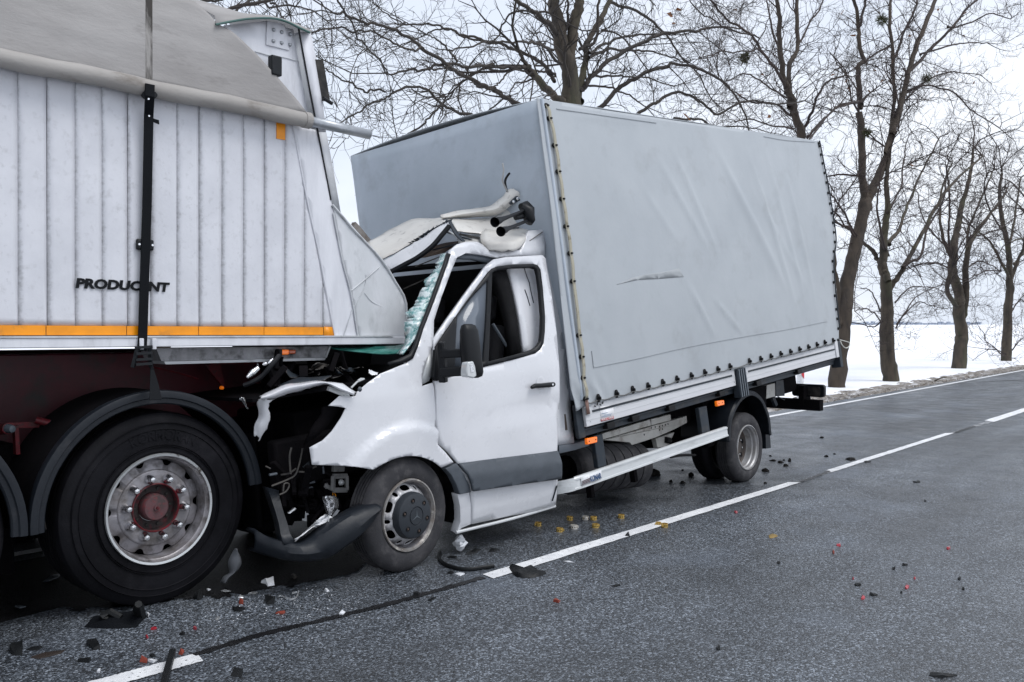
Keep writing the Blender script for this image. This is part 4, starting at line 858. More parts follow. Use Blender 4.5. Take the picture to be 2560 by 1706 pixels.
# torn black edge along the lip
ed = catmull(K_.Ps([('M', 368, 1412, .70), ('M', 480, 1352, .61), ('M', 575, 1300, .54), ('M', 690, 1212, .47), ('M', 770, 1120, .43), ('M', 828, 1050, .40)]), 6); g = G(); g.tube(ed, [.02]*len(ed), 6); g.obj('screen_header', M_seal, van)
rgj = random.Random(8)
for (x0, y0, x1, y1, n_) in ((300, 1325, 830, 1000, 26),):
    g = G()
    for k in range(n_):
        t = (k+.5)/n_; t2 = t**.8; x = x0+(x1-x0)*t2; y = y0+(y1-y0)*t2 - 14*math.sin(math.pi*t2)
        if t < .3: continue
        la = .83-.39*t; p = K_.P('M', x, y, la-.01); L_ = rgj.uniform(.01, .035)
        g.add([p, p+K_.e1*rgj.uniform(.02, .06)+K_.e3*rgj.uniform(-.01, .03), p+K_.e1*rgj.uniform(0, .03)-K_.e3*L_, p-K_.e1*.02-K_.e3*rgj.uniform(0, .01)], [(0, 1, 2, 3)])
    g.obj('torn_seam', M_frame, van, smooth=0, solid=.004, off=0)
for pa, pb, w_ in ((('M', 832, 1018, .43), ('M', 940, 1172, .3), .03), (('M', 835, 1030, .5), ('M', 870, 1110, .5), .014), (('M', 800, 1098, .5), ('M', 1000, 1162, .38), .018), (('M', 700, 1240, .55), ('M', 905, 1188, .3), .02), (('M', 850, 1050, .46), ('M', 925, 1150, .42), .012)):
    pa, pb = K_.P(*pa), K_.P(*pb); mid = (pa+pb)/2 + K_.e3*rgj.uniform(-.02, .02) + K_.e1*rgj.uniform(-.02, .02)
    g = G(); g.grid([[pa-K_.e1*w_/2, pa+K_.e1*w_/2], [pa*.6+mid*.4-K_.e1*w_*.6, pa*.6+mid*.4+K_.e1*w_*.3], [mid-K_.e1*w_*.4, mid+K_.e1*w_*.6], [mid*.4+pb*.6-K_.e1*w_*.7, mid*.4+pb*.6+K_.e1*w_*.3], [pb-K_.e1*w_/2, pb+K_.e1*w_*.4]]); g.obj('roof_bow', M_frame, van, smooth=0, solid=.008, off=0)
for pa, pb, w_ in ((('M', 820, 1095, .46), ('M', 925, 1160, .32), .022), (('M', 560, 1370, .5), ('M', 760, 1290, .33), .014), (('M', 905, 1115, .4), ('M', 1060, 1150, .32), .03), (('M', 910, 1100, .45), ('M', 1060, 1112, .4), .01), (('M', 470, 1545, .5), ('M', 640, 1470, .32), .016)):
    g = G(); g.bar(K_.P(*pa), K_.P(*pb), w_, w_*.4); g.obj('torn_metal', M_darkw if w_ != .022 else M_bar, van)
g = G(); g.prism([K_.P('M', x, y, .6) for x, y in ((720, 1260), (860, 1195), (1010, 1155), (1000, 1175), (880, 1200), (790, 1262), (640, 1300))], K_.e2*.3); g.obj('lining_scrap', pmat('brown_board', (.07, .05, .04), .9), van)
sheet('roof_fairing', [[('M', 757, 962, .85), ('M', 900, 930, .8), ('M', 1090, 904, .72), ('M', 1180, 876, .62), ('M', 1250, 815, .55), ('M', 1290, 766, .5), ('M', 1340, 757, .45)],
                       [('M', 762, 985, .82), ('M', 900, 965, .74), ('M', 1060, 945, .64), ('M', 1190, 925, .54), ('M', 1280, 870, .46), ('M', 1330, 815, .42), ('M', 1375, 790, .4)],
                       [('M', 780, 1000, .84), ('M', 900, 988, .8), ('M', 1050, 980, .72), ('M', 1180, 972, .6), ('M', 1260, 935, .52), ('M', 1330, 880, .45), ('M', 1398, 850, .42)]], M_cream)
sheet('roof_fairing', [[('M', 800, 1000, .8), ('M', 960, 992, .78), ('M', 1130, 985, .7), ('M', 1220, 960, .6), ('M', 1330, 900, .52), ('M', 1400, 872, .5)],
                       [('M', 840, 1030, .6), ('M', 960, 1040, .6), ('M', 1090, 1050, .55), ('M', 1200, 1040, .5), ('M', 1340, 1000, .48), ('M', 1425, 960, .5)],
                       [('M', 880, 1095, .45), ('M', 980, 1100, .45), ('M', 1075, 1112, .42), ('M', 1180, 1100, .4), ('M', 1340, 1070, .42), ('M', 1448, 1060, .48)]], M_cream, crump=.016)
sheet('roof_fairing', [[('M', 1062, 1130, .45), ('M', 1110, 1080, .42), ('M', 1200, 1090, .4), ('M', 1320, 1080, .4), ('M', 1440, 1068, .42), ('M', 1462, 1085, .42)],
                       [('M', 1068, 1160, .3), ('M', 1120, 1160, .2), ('M', 1220, 1165, .14), ('M', 1330, 1160, .14), ('M', 1420, 1130, .2), ('M', 1458, 1115, .3)],
                       [('M', 1085, 1192, .26), ('M', 1140, 1250, .16), ('M', 1230, 1252, .12), ('M', 1350, 1240, .12), ('M', 1425, 1175, .18), ('M', 1455, 1130, .28)]], M_cream, crump=.005)
sheet('cab_roof', [[('M', 860, 1225, .2), ('M', 1000, 1180, .22), ('M', 1200, 1245, .2), ('M', 1400, 1200, .18), ('M', 1560, 1100, .16)],
                   [('M', 900, 1180, .5), ('M', 1000, 1150, .5), ('M', 1150, 1160, .5), ('M', 1380, 1120, .5), ('M', 1560, 1076, .5)],
                   [('M', 880, 1150, .9), ('M', 960, 1120, .9), ('M', 1100, 1090, .9), ('M', 1300, 1070, .9), ('M', 1450, 1060, .9)]], M_cream, crump=.006)
g = G(); g.prism([K_.P('M', x, y, .3) for x, y in ((1305, 870), (1360, 815), (1385, 850), (1320, 885))], K_.e2*.02); hb = g.obj('fairing_bracket', M_frame, van)
for x, y in ((1362, 838), (1330, 862)): G().lathe(K_.P('M', x, y, .29), -K_.e2, [(.0001, .008), (.01, .007), (.013, 0)], 12).obj('bolt', M_nut, hb)
g = G(); g.prism([K_.P('M', x, y, 1.4) for x, y in ((92, 1020), (130, 1060), (215, 1165), (190, 1190), (78, 1062))], K_.e2*.05); g.obj('roof_rib', pmat('brown_rib', (.12, .085, .06), .7, col2=(.3, .3, .3), nscale=4), van)
# air horns on the torn fairing
def horn(bell, end, rb):
    a, b = np.array(bell), np.array(end); d = unit(a-b); L = np.linalg.norm(a-b); c = b; g = G()
    g.lathe(b, d, [(.012, 0), (.013, L*.55), (.017, L*.75), (.026, L*.88), (rb*.75, L*.96), (rb, L), (rb*.96, L+.002), (rb*.7, L*.955), (.02, L*.86), (.0001, L*.8)], 24, up=K_.e3)
    return g
hb_ = horn(K_.P('M', 1183, 1022, -.02), K_.P('M', 1420, 928, .16), .036).obj('air_horn', M_seal, van, smooth=50)
horn(K_.P('M', 1230, 1095, -.04), K_.P('M', 1440, 1010, .14), .036).obj('air_horn', M_seal, van, smooth=50)
g = G(); g.tube(K_.Ps([('M', 1405, 900, .17), ('M', 1440, 930, .14), ('M', 1455, 1010, .14), ('M', 1448, 1030, .14)]), [.03, .05, .045, .03], 12); g.tube(K_.Ps([('M', 1345, 985, .16), ('M', 1400, 975, .16)]), .022, 10); g.tube(K_.Ps([('M', 1390, 905, .2), ('M', 1430, 890, .2), ('M', 1460, 920, .2), ('M', 1475, 1020, .18)]), [.03, .035, .035, .02], 10); g.obj('horn_bracket', M_seal, van, smooth=60)
G().tube(catmull(K_.Ps([('M', 1244, 560, .35), ('M', 1252, 620, .36), ('M', 1242, 690, .38), ('M', 1262, 745, .4), ('M', 1285, 785, .42)]), 5), .007, 6).obj('loose_wire', pmat('wire_grey', (.4, .4, .4), .5), van)
G().tube(catmull(K_.Ps([('M', 1302, 635, .3), ('M', 1285, 655, .32), ('M', 1266, 690, .36), ('M', 1266, 730, .4), ('M', 1280, 780, .42)]), 5), [.004]+[.009]*20, 6).obj('loose_wire', M_seal, van)
# --- bonnet: the front edge folded up into an arch
K2 = K_
sheet('bonnet_edge', [[('K', 750, 830, .22), ('K', 930, 745, .22), ('K', 1100, 670, .2), ('K', 1300, 650, .17), ('K', 1470, 627, .14), ('K', 1600, 640, .1), ('K', 1820, 665, .06), ('K', 1990, 780, .02)],
                      [('K', 770, 850, .16), ('K', 900, 815, .15), ('K', 1100, 730, .13), ('K', 1300, 690, .1), ('K', 1480, 660, .08), ('K', 1620, 655, .05), ('K', 1780, 720, .02), ('K', 1980, 800, .0)],
                      [('K', 800, 870, .2), ('K', 960, 850, .18), ('K', 1120, 795, .16), ('K', 1310, 745, .13), ('K', 1490, 695, .11), ('K', 1640, 675, .08), ('K', 1760, 745, .05), ('K', 1960, 812, .02)]], M_white, crump=.003)
sheet('bonnet_edge', [[('K', 760, 850, .26), ('K', 735, 920, .27), ('K', 745, 1080, .28), ('K', 690, 1180, .29), ('K', 690, 1330, .28)],
                      [('K', 840, 850, .18), ('K', 815, 960, .2), ('K', 815, 1090, .22), ('K', 770, 1220, .24), ('K', 745, 1350, .27)],
                      [('K', 965, 850, .17), ('K', 885, 935, .19), ('K', 895, 1130, .22), ('K', 835, 1270, .25), ('K', 740, 1408, .29)]], M_white, crump=.004)
sheet('bonnet_skin', [[('K', 1000, 700, .35), ('K', 1250, 590, .4), ('K', 1450, 590, .4), ('K', 1700, 560, .38)], [('K', 1060, 690, .25), ('K', 1270, 655, .22), ('K', 1470, 632, .2), ('K', 1600, 620, .15)]], M_frame, crump=.006)
sheet('bonnet_scrap', [[('K', 1085, 490, .5), ('K', 1120, 475, .5), ('K', 1190, 530, .48), ('K', 1290, 575, .45)], [('K', 1100, 500, .48), ('K', 1120, 560, .45), ('K', 1160, 590, .42), ('K', 1200, 590, .4)]], M_frame, crump=.003)
G().bar(K_.P('K', 1640, 725, .1), K_.P('K', 1860, 810, .08), .03, .025).obj('wing_stay', M_bar, van)
G().tube(K_.Ps([('K', 1840, 800, .08), ('K', 1880, 830, .06), ('K', 1870, 850, .06)]), .02, 8).obj('wing_stay', M_bar, van)
sheet('cowl_scrap', [[('K', 2150, 480, .1), ('K', 2210, 500, .09), ('K', 2300, 530, .06)], [('K', 2160, 540, .06), ('K', 2200, 560, .05), ('K', 2260, 560, .04)]], M_white, crump=.002)
G().tube(K_.Ps([('K', p[0], p[1], .03) for p in ((1935, 715), (2010, 640), (2100, 600), (2060, 600), (2020, 625))]), .006, 6).obj('hinge_rod', M_bar, van)
g = G(); g.lathe(K_.P('K', 2045, 735, -.03), -K_.e2, [(.0001, .01), (.01, .006), (.016, 0)], 14); g.obj('washer_nozzle', M_trim, van)
G().tube(catmull(K_.Ps([('K', 1020, 300, .3), ('K', 900, 440, .3), ('K', 800, 560, .33), ('K', 680, 640, .36), ('K', 560, 685, .4)]), 5), .014, 8).obj('wiper_arm', M_seal, van)
for a, b, r0 in (((600, 585), (720, 480), .02), ((735, 430), (725, 440), .012), ((800, 425), (830, 415), .014), ((870, 410), (915, 375), .018)):
    q0, q1 = K_.P('K', *a, .4), K_.P('K', *b, .4); q1 = q1 + (q1-q0)*.05 + np.array([.01, 0, .005]); G().tube([q0, (q0+q1)/2, q1], [r0*.4, r0, r0*.7], 8).obj('lamp_fragment', M_silver, van, smooth=20)
sheet('chrome_scrap', [[('K', 505, 850, .4), ('K', 540, 830, .38), ('K', 575, 880, .36), ('K', 615, 990, .36)], [('K', 500, 870, .4), ('K', 530, 890, .4), ('K', 560, 930, .38), ('K', 600, 990, .37)]], M_silver, crump=.004)
# --- dark engine bay
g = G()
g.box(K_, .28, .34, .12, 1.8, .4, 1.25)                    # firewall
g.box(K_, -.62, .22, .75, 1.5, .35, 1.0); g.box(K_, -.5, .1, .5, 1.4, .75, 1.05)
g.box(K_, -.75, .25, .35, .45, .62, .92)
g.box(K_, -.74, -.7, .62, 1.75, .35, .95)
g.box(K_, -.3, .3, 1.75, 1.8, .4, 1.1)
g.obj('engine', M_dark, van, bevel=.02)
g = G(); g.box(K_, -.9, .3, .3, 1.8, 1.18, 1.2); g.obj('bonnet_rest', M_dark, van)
ed_ = [K_.P('K', x, y, .03) for x, y in ((1640, 955), (1790, 965), (1860, 970), (1865, 1010), (1740, 1200), (1620, 1330), (1400, 1470))]
panel('wing_liner', M_dark, van, K_, K_.pks('K', [(1655, 965), (1830, 970), (1855, 1000), (1720, 1200), (1600, 1330), (1410, 1462), (1500, 1250), (1640, 1060)], lat_f), lambda s, h: lat_f(s, h)+.06, th=.03, step=0)
rgc = random.Random(12)
def clutter(name, c, x0, y0, x1, y1, n, m, l0, l1, sz):
    g = G()
    for k in range(n):
        p = K_.P(c, rgc.uniform(x0, x1), rgc.uniform(y0, y1), rgc.uniform(l0, l1)); a, b, d = [rgc.uniform(.12, .5)*sz, rgc.uniform(.2, .9)*sz, rgc.uniform(.5, 2.4)*sz]
        u = unit([rgc.uniform(-1, 1), rgc.uniform(-1, 1), rgc.uniform(-.5, 1)]); w = unit(np.cross(u, [.2, .3, 1])); z = np.cross(u, w)
        g.hexa([p+u*a*i+w*b*j+z*d*l for l in (-1, 1) for i, j in ((-1, -1), (1, -1), (1, 1), (-1, 1))])
    g.obj(name, m, van, bevel=.004, kind='stuff')
clutter('engine_clutter', 'L', 420, 250, 1150, 900, 60, M_dark, .3, .6, .03)
clutter('engine_clutter', 'K', 900, 330, 2000, 620, 46, M_dark, .4, .8, .035)
for k in range(9):
    x0, y0 = rgc.uniform(850, 1900), rgc.uniform(380, 600); dx, dy = rgc.uniform(120, 300), rgc.uniform(-90, 60)
    sheet('engine_scrap', [[('K', x0+dx*t, y0+dy*t+30*math.sin(t*5+k), rgc.uniform(.35, .6)) for t in (0, .4, .7, 1)], [('K', x0+dx*t+20, y0+dy*t+rgc.uniform(20, 60), rgc.uniform(.35, .6)) for t in (0, .4, .7, 1)]], (M_frame, M_dark, M_darkw)[k % 3], crump=.01)
clutter('engine_clutter', 'L', 500, 500, 1150, 1050, 40, M_dark, .25, .5, .045)
for pts, r_, m in (([(560, 170), (540, 260), (545, 380), (550, 460)], .006, M_cable), ([(680, 180), (670, 240), (640, 370), (600, 470), (520, 520), (345, 590)], .0055, M_cable), ([(440, 470), (530, 455), (570, 430), (610, 400)], .006, M_darkw), ([(470, 650), (480, 570), (520, 560), (535, 590), (500, 650), (430, 685)], .005, M_cable), ([(640, 435), (720, 435), (800, 390), (830, 375)], .006, M_cable), ([(280, 375), (330, 400)], .005, M_cable), ([(320, 470), (400, 455)], .008, M_trim), ([(1015, 640), (1010, 690)], .003, M_orange), ([(1020, 640), (1045, 700)], .003, M_orange), ([(1320, 500), (1295, 600), (1290, 680)], .005, M_trim), ([(905, 380), (910, 455)], .006, M_trim2)):
    G().tube(catmull(K_.Ps([('L', x, y, .25) for x, y in pts]), 4), r_, 6).obj('cable', m, van)
# lamp frame, metal plates, crumpled headlight
g = G()
for a, b in (((1010, 485), (1165, 480)), ((1010, 635), (1165, 632)), ((1015, 480), (1012, 640)), ((1160, 478), (1162, 635))): g.bar(K_.P('L', *a, .2), K_.P('L', *b, .2), .02, .03)
g.bar(K_.P('L', 1010, 400, .22), K_.P('L', 1125, 395, .22), .03, .04); g.bar(K_.P('L', 920, 580, .24), K_.P('L', 1000, 620, .22), .015, .025); g.bar(K_.P('L', 940, 560, .24), K_.P('L', 945, 620, .24), .015, .02)
lf = g.obj('lamp_frame', pmat('lamp_frame_grey', (.12, .12, .12), .5, dirt=(.04, .04, .04), dscale=20), van, bevel=.003)
G().lathe(K_.P('L', 1100, 550, .24), -K_.e2, [(.0001, .02), (.014, .015), (.02, 0)], 12).obj('bulb_socket', M_bar, lf)
g = G(); 
for x, y, w_, h_ in ((785, 550, 34, 16), (768, 605, 30, 10), (720, 360, 40, 40), (730, 480, 40, 25)): g.prism([K_.P('L', x+a*w_, y+b*h_, .35) for a, b in ((-1, .5), (.8, -1), (1, .4), (-.6, 1))], K_.e2*.01)
g.obj('bent_plate', M_trim2, van)
rh = random.Random(2); g = G(); rows_ = []
for y, x0, x1 in ((700, 900, 1040), (725, 905, 1062), (770, 918, 1072), (820, 922, 1068), (870, 945, 1040), (905, 965, 1010)):
    rows_.append([K_.P('L', x0+(x1-x0)*k/7 + rh.uniform(-6, 6), y+rh.uniform(-8, 8), .12 - .07*math.sin(math.pi*k/7) + rh.uniform(-.02, .02)) for k in range(8)])
g.grid(rows_); hl = g.obj('headlight', M_silver, van, smooth=0, solid=.006, off=0)
g = G(); rows_ = []
for t in np.linspace(0, 1, 8):
    xa, ya = np.interp(t, [0, .6, .85, 1], [1065, 790, 690, 600]), np.interp(t, [0, .6, .85, 1], [905, 1040, 1120, 1170]); xb, yb = np.interp(t, [0, .6, .85, 1], [935, 830, 705, 605]), np.interp(t, [0, .6, .85, 1], [900, 970, 1090, 1200])
    rows_.append([K_.P('L', xa*(1-u)+xb*u+rh.uniform(-5, 5), ya*(1-u)+yb*u+rh.uniform(-5, 5) + (40*(1-u) if t < .55 else 0), .08+.03*math.sin(u*9+t*6)) for u in np.linspace(0, 1, 5)])
g.grid(rows_); g.obj('headlight_shell', pmat('white_shell', (.8, .81, .83), .25, coat=.4), hl, smooth=30, solid=.005, off=0)
G().tube(K_.Ps([('L', 968, 910, .05), ('L', 962, 1000, .05), ('L', 958, 1075, .05)]), .004, 5).obj('strip', M_bar, hl)
G().prism([K_.P('L', x, y, .2) for x, y in ((520, 885), (600, 825), (612, 840), (545, 890))], K_.e2*.01).obj('glass_shard', M_silver, van)
# --- bumper skin hanging in a U between the two wheels
def band_(pts, lat_, m, name, thick=.02):
    a = catmull([np.array(K_.P('L', x0, y0, l0)) for x0, y0, x1, y1, l0 in pts], 5); b = catmull([np.array(K_.P('L', x1, y1, l0-.01)) for x0, y0, x1, y1, l0 in pts], 5)
    rows = []
    for i in range(len(a)):
        mid = (a[i]+b[i])/2; q1 = a[i]*.78+b[i]*.22
        rows.append([a[i]+K_.e2*.09, a[i]+K_.e2*.02, a[i]*.96+b[i]*.04-K_.e2*.004, q1-K_.e2*.022, mid-K_.e2*.03, b[i]*.85+a[i]*.15-K_.e2*.015, b[i]+K_.e2*.01, b[i]+K_.e2*.07])
    g = G(); g.grid(rows); return g.obj(name, m, van, smooth=35, solid=thick, off=1)
band_([(145, 1085, 165, 1265, .3), (280, 1165, 300, 1310, .22), (420, 1215, 450, 1350, .14), (560, 1245, 600, 1372, .08), (680, 1250, 740, 1375, .05), (800, 1205, 900, 1360, .03), (930, 1110, 1020, 1310, .0), (1060, 1020, 1150, 1220, -.02), (1200, 935, 1290, 1115, -.03), (1330, 865, 1390, 995, -.03), (1480, 815, 1495, 840, -.02)], 0, M_guard, 'bumper_skin')
a = [(305, 605), (350, 740), (390, 860), (430, 1000), (450, 1120), (480, 1225)]; b = [(410, 640), (425, 730), (460, 860), (505, 1000), (535, 1110), (600, 1225)]
g = G(); g.grid([[K_.P('L', x, y, .36-.05*i) + K_.e2*.05 for i, (x, y) in enumerate(a)], [K_.P('L', x, y, .34-.05*i) for i, (x, y) in enumerate(a)], [K_.P('L', x, y, .32-.05*i) for i, (x, y) in enumerate(b)], [K_.P('L', x, y, .36-.05*i)+K_.e2*.05 for i, (x, y) in enumerate(b)]])
g.obj('bumper_arm', M_guard, van, smooth=35, solid=.012, off=0)
# ------------------------------------------------------------------ front and rear wheels
def steel_wheel(name, c, ax, R, rr, w, mat_t):
    pr = [(rr, -.03), (rr+.01, -.004), (rr+.025, .004), (rr+.05, .008), (R-.05, .004), (R-.03, -.004), (R-.012, -.016), (R, -.04), (R, -w+.04), (R-.03, -w+.005), (rr+.03, -w), (rr, -w+.02)]
    k = pr.index((R, -.04)); gr = []
    for i in range(1, 5):
        cc = -.04-(w-.08)*i/5; gr += [(R, cc+.005), (R-.008, cc+.005), (R-.008, cc-.005), (R, cc-.005)]
    pr = pr[:k+1]+gr+pr[k+1:]
    g = G(); g.lathe(c, ax, pr, 64); return g.obj(name, mat_t, van, smooth=35)
yv = np.array([0, 1.0, 0]); axv = unit(np.array([.03, -1.0, .02]))
cF = p_fw + np.array([0, .0, 0]); RF = cF[2]+.004
fw = steel_wheel('wheel', cF, axv, RF, .222, .2, M_tyre2)
M_lipr = pmat('rusty_lip', (.34, .33, .32), .42, metal=.4, col2=(.2, .17, .15), nscale=12, dirt=(.6, .57, .52), dscale=14, dlo=.55, dhi=.62)
M_wsil = pmat('wheel_silver', (.44, .44, .455), .42, metal=.3, dirt=(.15, .1, .1), dscale=14, dlo=.6, dhi=.75, damt=.8)
g = G(); g.lathe(cF, axv, [(.214, .0), (.218, .008), (.226, .008), (.229, -.004)], 56); g.lathe(cF, axv, [(.216, .004), (.207, -.008)], 56); g.obj('rim_lip', M_lipr, fw, smooth=40)
G().lathe(cF, axv, [(.207, -.008), (.201, -.02), (.198, -.03), (.197, -.06)], 56).obj('rim_wall', M_rim, fw)
upv = unit(UP - axv*np.dot(UP, axv)); wv = np.cross(axv, upv)
def wpt(r_, a, o): return cF + axv*o + (upv*math.cos(a)+wv*math.sin(a))*r_
# silver ring with alternating long slots and round holes, as a real sheet with openings
Wf = Frame(cF, 0, 0, 0); Wf.e2 = -axv; Wf.e3 = upv; Wf.e1 = np.cross(Wf.e2, Wf.e3); 
if np.dot(Wf.e1, [1, 0, 0]) < 0: Wf.e1 = -Wf.e1
circ = lambda r_, n, p=0: [(r_*math.cos(p+2*math.pi*i/n), r_*math.sin(p+2*math.pi*i/n)) for i in range(n)]
holes = [circ(.135, 30)[::-1]]
for k in range(6):
    a = math.pi/6+.1 + k*math.pi/3; ca_, sa_ = math.cos(a), math.sin(a)
    sl = []
    for i in range(14):
        b_ = 2*math.pi*i/14; u_, v_ = .036*math.copysign(abs(math.cos(b_))**.8, math.cos(b_)), .0155*math.copysign(abs(math.sin(b_))**.8, math.sin(b_)); rr_ = .174+v_; aa = a+u_/.174; sl.append((rr_*math.cos(aa), rr_*math.sin(aa)))
    holes.append(sl); a2 = a+math.pi/6; holes.append([(.174*math.cos(a2)+x, .174*math.sin(a2)+y) for x, y in circ(.0135, 10)])
wl_f = lambda s, h: .045 - .05*smoothstep(.2-math.hypot(s, h), 0, .05)
panel('wheel_disc', M_wsil, fw, Wf, circ(.199, 56), wl_f, holes=holes, th=.006, step=0, smooth=50)
G().lathe(cF, axv, [(.199, -.13), (.05, -.13)], 40).obj('brake_drum', M_dark, fw)
g = G(); g.lathe(cF, axv, [(.148, -.02), (.146, .03), (.138, .05), (.125, .056), (.06, .064), (.057, .059), (.054, .059), (.052, .065), (.0001, .066)], 48); g.obj('hub_cover', pmat('hub_cover_grey', (.026, .031, .038), .5, spec=.35, bump=.1, bscale=150), fw, smooth=30)
g = G()
for k in range(3):                              # three-armed emblem pressed into the cover
    a = math.pi/3*0 + k*2*math.pi/3; g.prism([wpt(.004, a-1.5, .0665), wpt(.046, a, .0655), wpt(.004, a+1.5, .0665)], axv*.002)
g.obj('hub_emblem', pmat('emblem_grey', (.09, .105, .12), .35), fw, smooth=0)
for k in range(6):
    a = .25+k*math.pi/3; p = wpt(.1, a, .0595); g = G(); g.lathe(p, axv, [(.0165, .0015), (.015, .003), (.0125, .002), (.012, -.008)], 18); g.lathe(p, axv, [(.012, .0005), (.0001, .0005)], 18); o = g.obj('nut_recess', M_eye, fw)
    g = G(); g.lathe(p, axv, [(.0001, .003), (.006, .003), (.007, .0005)], 6); g.obj('nut', pmat('rusty_nut', (.07, .045, .035), .7) if k == 0 else bpy.data.materials['rusty_nut'], fw)
M_rimr = pmat('rear_rim', (.36, .36, .37), .42, metal=.35, col2=(.26, .25, .24), nscale=8, dirt=(.1, .075, .06), dscale=9, dlo=.56, dhi=.72, damt=.7)
# rear axle: twin wheels, deep dished outer rim
cR = hit('s', 1870, 1119, np.array([0, 4.06, 0]), yv); RR = cR[2]+.004; axr = unit(np.array([.0, -1.0, 0.0]))
axr = unit(np.array([-.02, -1, .03]))
for j, (off, m, nm) in enumerate(((0, M_tyre2, 'wheel'), (.27, M_tyre, 'wheel'), (1.45, M_tyre, 'wheel'), (1.72, M_tyre, 'wheel'))):
    c = cR + yv*off; w_ = steel_wheel(nm, c, axr, RR, .215, .19, m)
    if j == 0:
        g = G(); g.lathe(c, axr, [(.224, -.006), (.222, .004), (.214, .006), (.211, -.008), (.2, -.02), (.198, -.05), (.19, -.06), (.187, -.1), (.18, -.115)], 56); g.obj('rim', M_rimr, w_, smooth=25)
        g = G(); g.lathe(c, axr, [(.186, -.11), (.17, -.13), (.1, -.135), (.095, -.12), (.06, -.12), (.055, -.1), (.0001, -.1)], 48); g.obj('rim_dish', pmat('rusty_dish', (.075, .065, .06), .6, col2=(.045, .04, .038), nscale=14, dirt=(.12, .08, .06), dscale=14), w_, smooth=30)
        for k in range(6):
            a = k*math.pi/3+.2; p = c + axr*-.128 + (UP*math.cos(a)+np.array([1., 0, 0])*math.sin(a))*.135; g = G(); g.lathe(p, axr, [(.024, .002), (.0001, .002)], 16); g.obj('hand_hole', M_eye, w_)
            p = c + axr*-.118 + (UP*math.cos(a+.5)+np.array([1., 0, 0])*math.sin(a+.5))*.08; g = G(); g.lathe(p, axr, [(.0001, .02), (.009, .018), (.011, 0)], 6); g.obj('nut', M_nut, w_)
    else: G().lathe(c, axr, [(.215, -.05), (.0001, -.08)], 24).obj('rim', M_dark, w_)
w_ = steel_wheel('wheel', cF + yv*1.72, -axv, RF, .222, .2, M_tyre); G().lathe(cF+yv*1.72, -axv, [(.215, -.05), (.0001, -.08)], 24).obj('rim', M_dark, w_)
g = G(); g.tube([cR+yv*.3, cR+yv*1.5], .05, 12); g.lathe(cR+yv*.9+UP*.02, yv, [(.0001, -.16), (.12, -.12), (.17, 0), (.12, .12), (.0001, .16)], 20); g.tube([cR+yv*.9, cR+yv*.9-np.array([3.4, 0, -.12])], .045, 10); g.tube([cF+yv*.15, cF+yv*1.6], .04, 10); g.obj('axles', M_dark, van)
# ------------------------------------------------------------------ canvas box body
P0 = hit('d', 1240, 228, np.array([0, 4.35, 0]), yv)
B = Frame(P0, -1.7826, 4.697, 6.1)
LB, HB, WB = 4.92, 2.352, 2.34
pB = lambda c, pts, la=0: B.pks(c, pts, la)
wr = rng_noise(44)
fold = []
for (x0, y0), (x1, y1), amp, wd in (((545, 310), (830, 840), .012, .05), ((640, 300), (860, 830), .012, .05), ((480, 480), (660, 770), .007, .04), ((815, 220), (1230, 1060), .016, .06), ((990, 260), (1270, 1160), .014, .055), ((1080, 260), (1300, 1100), .012, .05), ((1170, 320), (1350, 1100), .01, .05), ((690, 940), (860, 1240), .008, .04), ((840, 1040), (990, 1215), .012, .03), ((720, 980), (830, 1200), .006, .03), ((1000, 450), (1330, 1050), .008, .05), ((900, 420), (1180, 1000), .006, .06), ((100, 130), (560, 175), .006, .03), ((230, 1050), (300, 1350), .006, .05)):
    fold.append((np.array(B.pk('H', x0, y0)), np.array(B.pk('H', x1, y1)), amp, wd))
foldf = []
for a_, b_, amp, wd in fold:
    L_ = math.hypot(*(b_-a_)); foldf.append((a_[0], a_[1], (b_[0]-a_[0])/L_, (b_[1]-a_[1])/L_, L_, amp*.85, wd*.85))
def lat_t(s, h):
    o = -.012 + .01*math.sin(s*1.7+h*.8+1)*math.sin(h*1.9+.5) + .0025*math.sin(s*5.1+h*2)*math.sin(h*4.3-s)
    o -= .03*math.sin(math.pi*min(1, max(0, s/LB)))*math.sin(math.pi*min(1, max(0, -h/HB)))
    for ax_, ay_, dx_, dy_, L_, amp, wd in foldf:
        qx, qy = s-ax_, h-ay_; t = qx*dx_+qy*dy_
        if -.2 < t < L_+.2:
            n_ = qx*dy_-qy*dx_
            if abs(n_) < 3*wd: o -= amp*smoothstep(t, -.1, .35*L_)*smoothstep(L_-t, -.1, .35*L_)*math.exp(-(n_/wd)**2)
    if h < -2.1 and s < .45: o += .012*math.sin(s*40+h*18)*smoothstep(.45-s, 0, .3)*smoothstep(-2.1-h, 0, .15)
    return o
hem = pB('F', [(243, 492), (330, 452), (410, 428), (545, 396), (665, 366), (780, 340), (895, 315), (1000, 290), (1105, 262), (1200, 240), (1300, 216), (1420, 192), (1520, 168), (1680, 128), (1900, 72), (2150, 14), (2188, 3)])
hem_dn = [(s, h-.035) for s, h in hem]
tail = pB('O', [(303, 1150), (303, 1090), (290, 990), (275, 850), (268, 740), (280, 640), (272, 540), (258, 440), (240, 330), (220, 230), (203, 140), (197, 112)])
side_o = hem_dn[::1] + tail + pB('H', [(1360, 262), (1000, 210), (650, 162), (300, 108), (60, 66), (-2, 54)]) + pB('M', [(1505, 38), (1552, 440), (1605, 860), (1650, 1250), (1680, 1480)]) + pB('F', [(205, 270), (225, 400)])
def lat_t2(s, h):
    o = lat_t(s, h)
    return o
tarp = panel('cargo_tarpaulin', M_tarp, van, B, side_o, lat_t2, th=.006, step=.032, smooth=80)
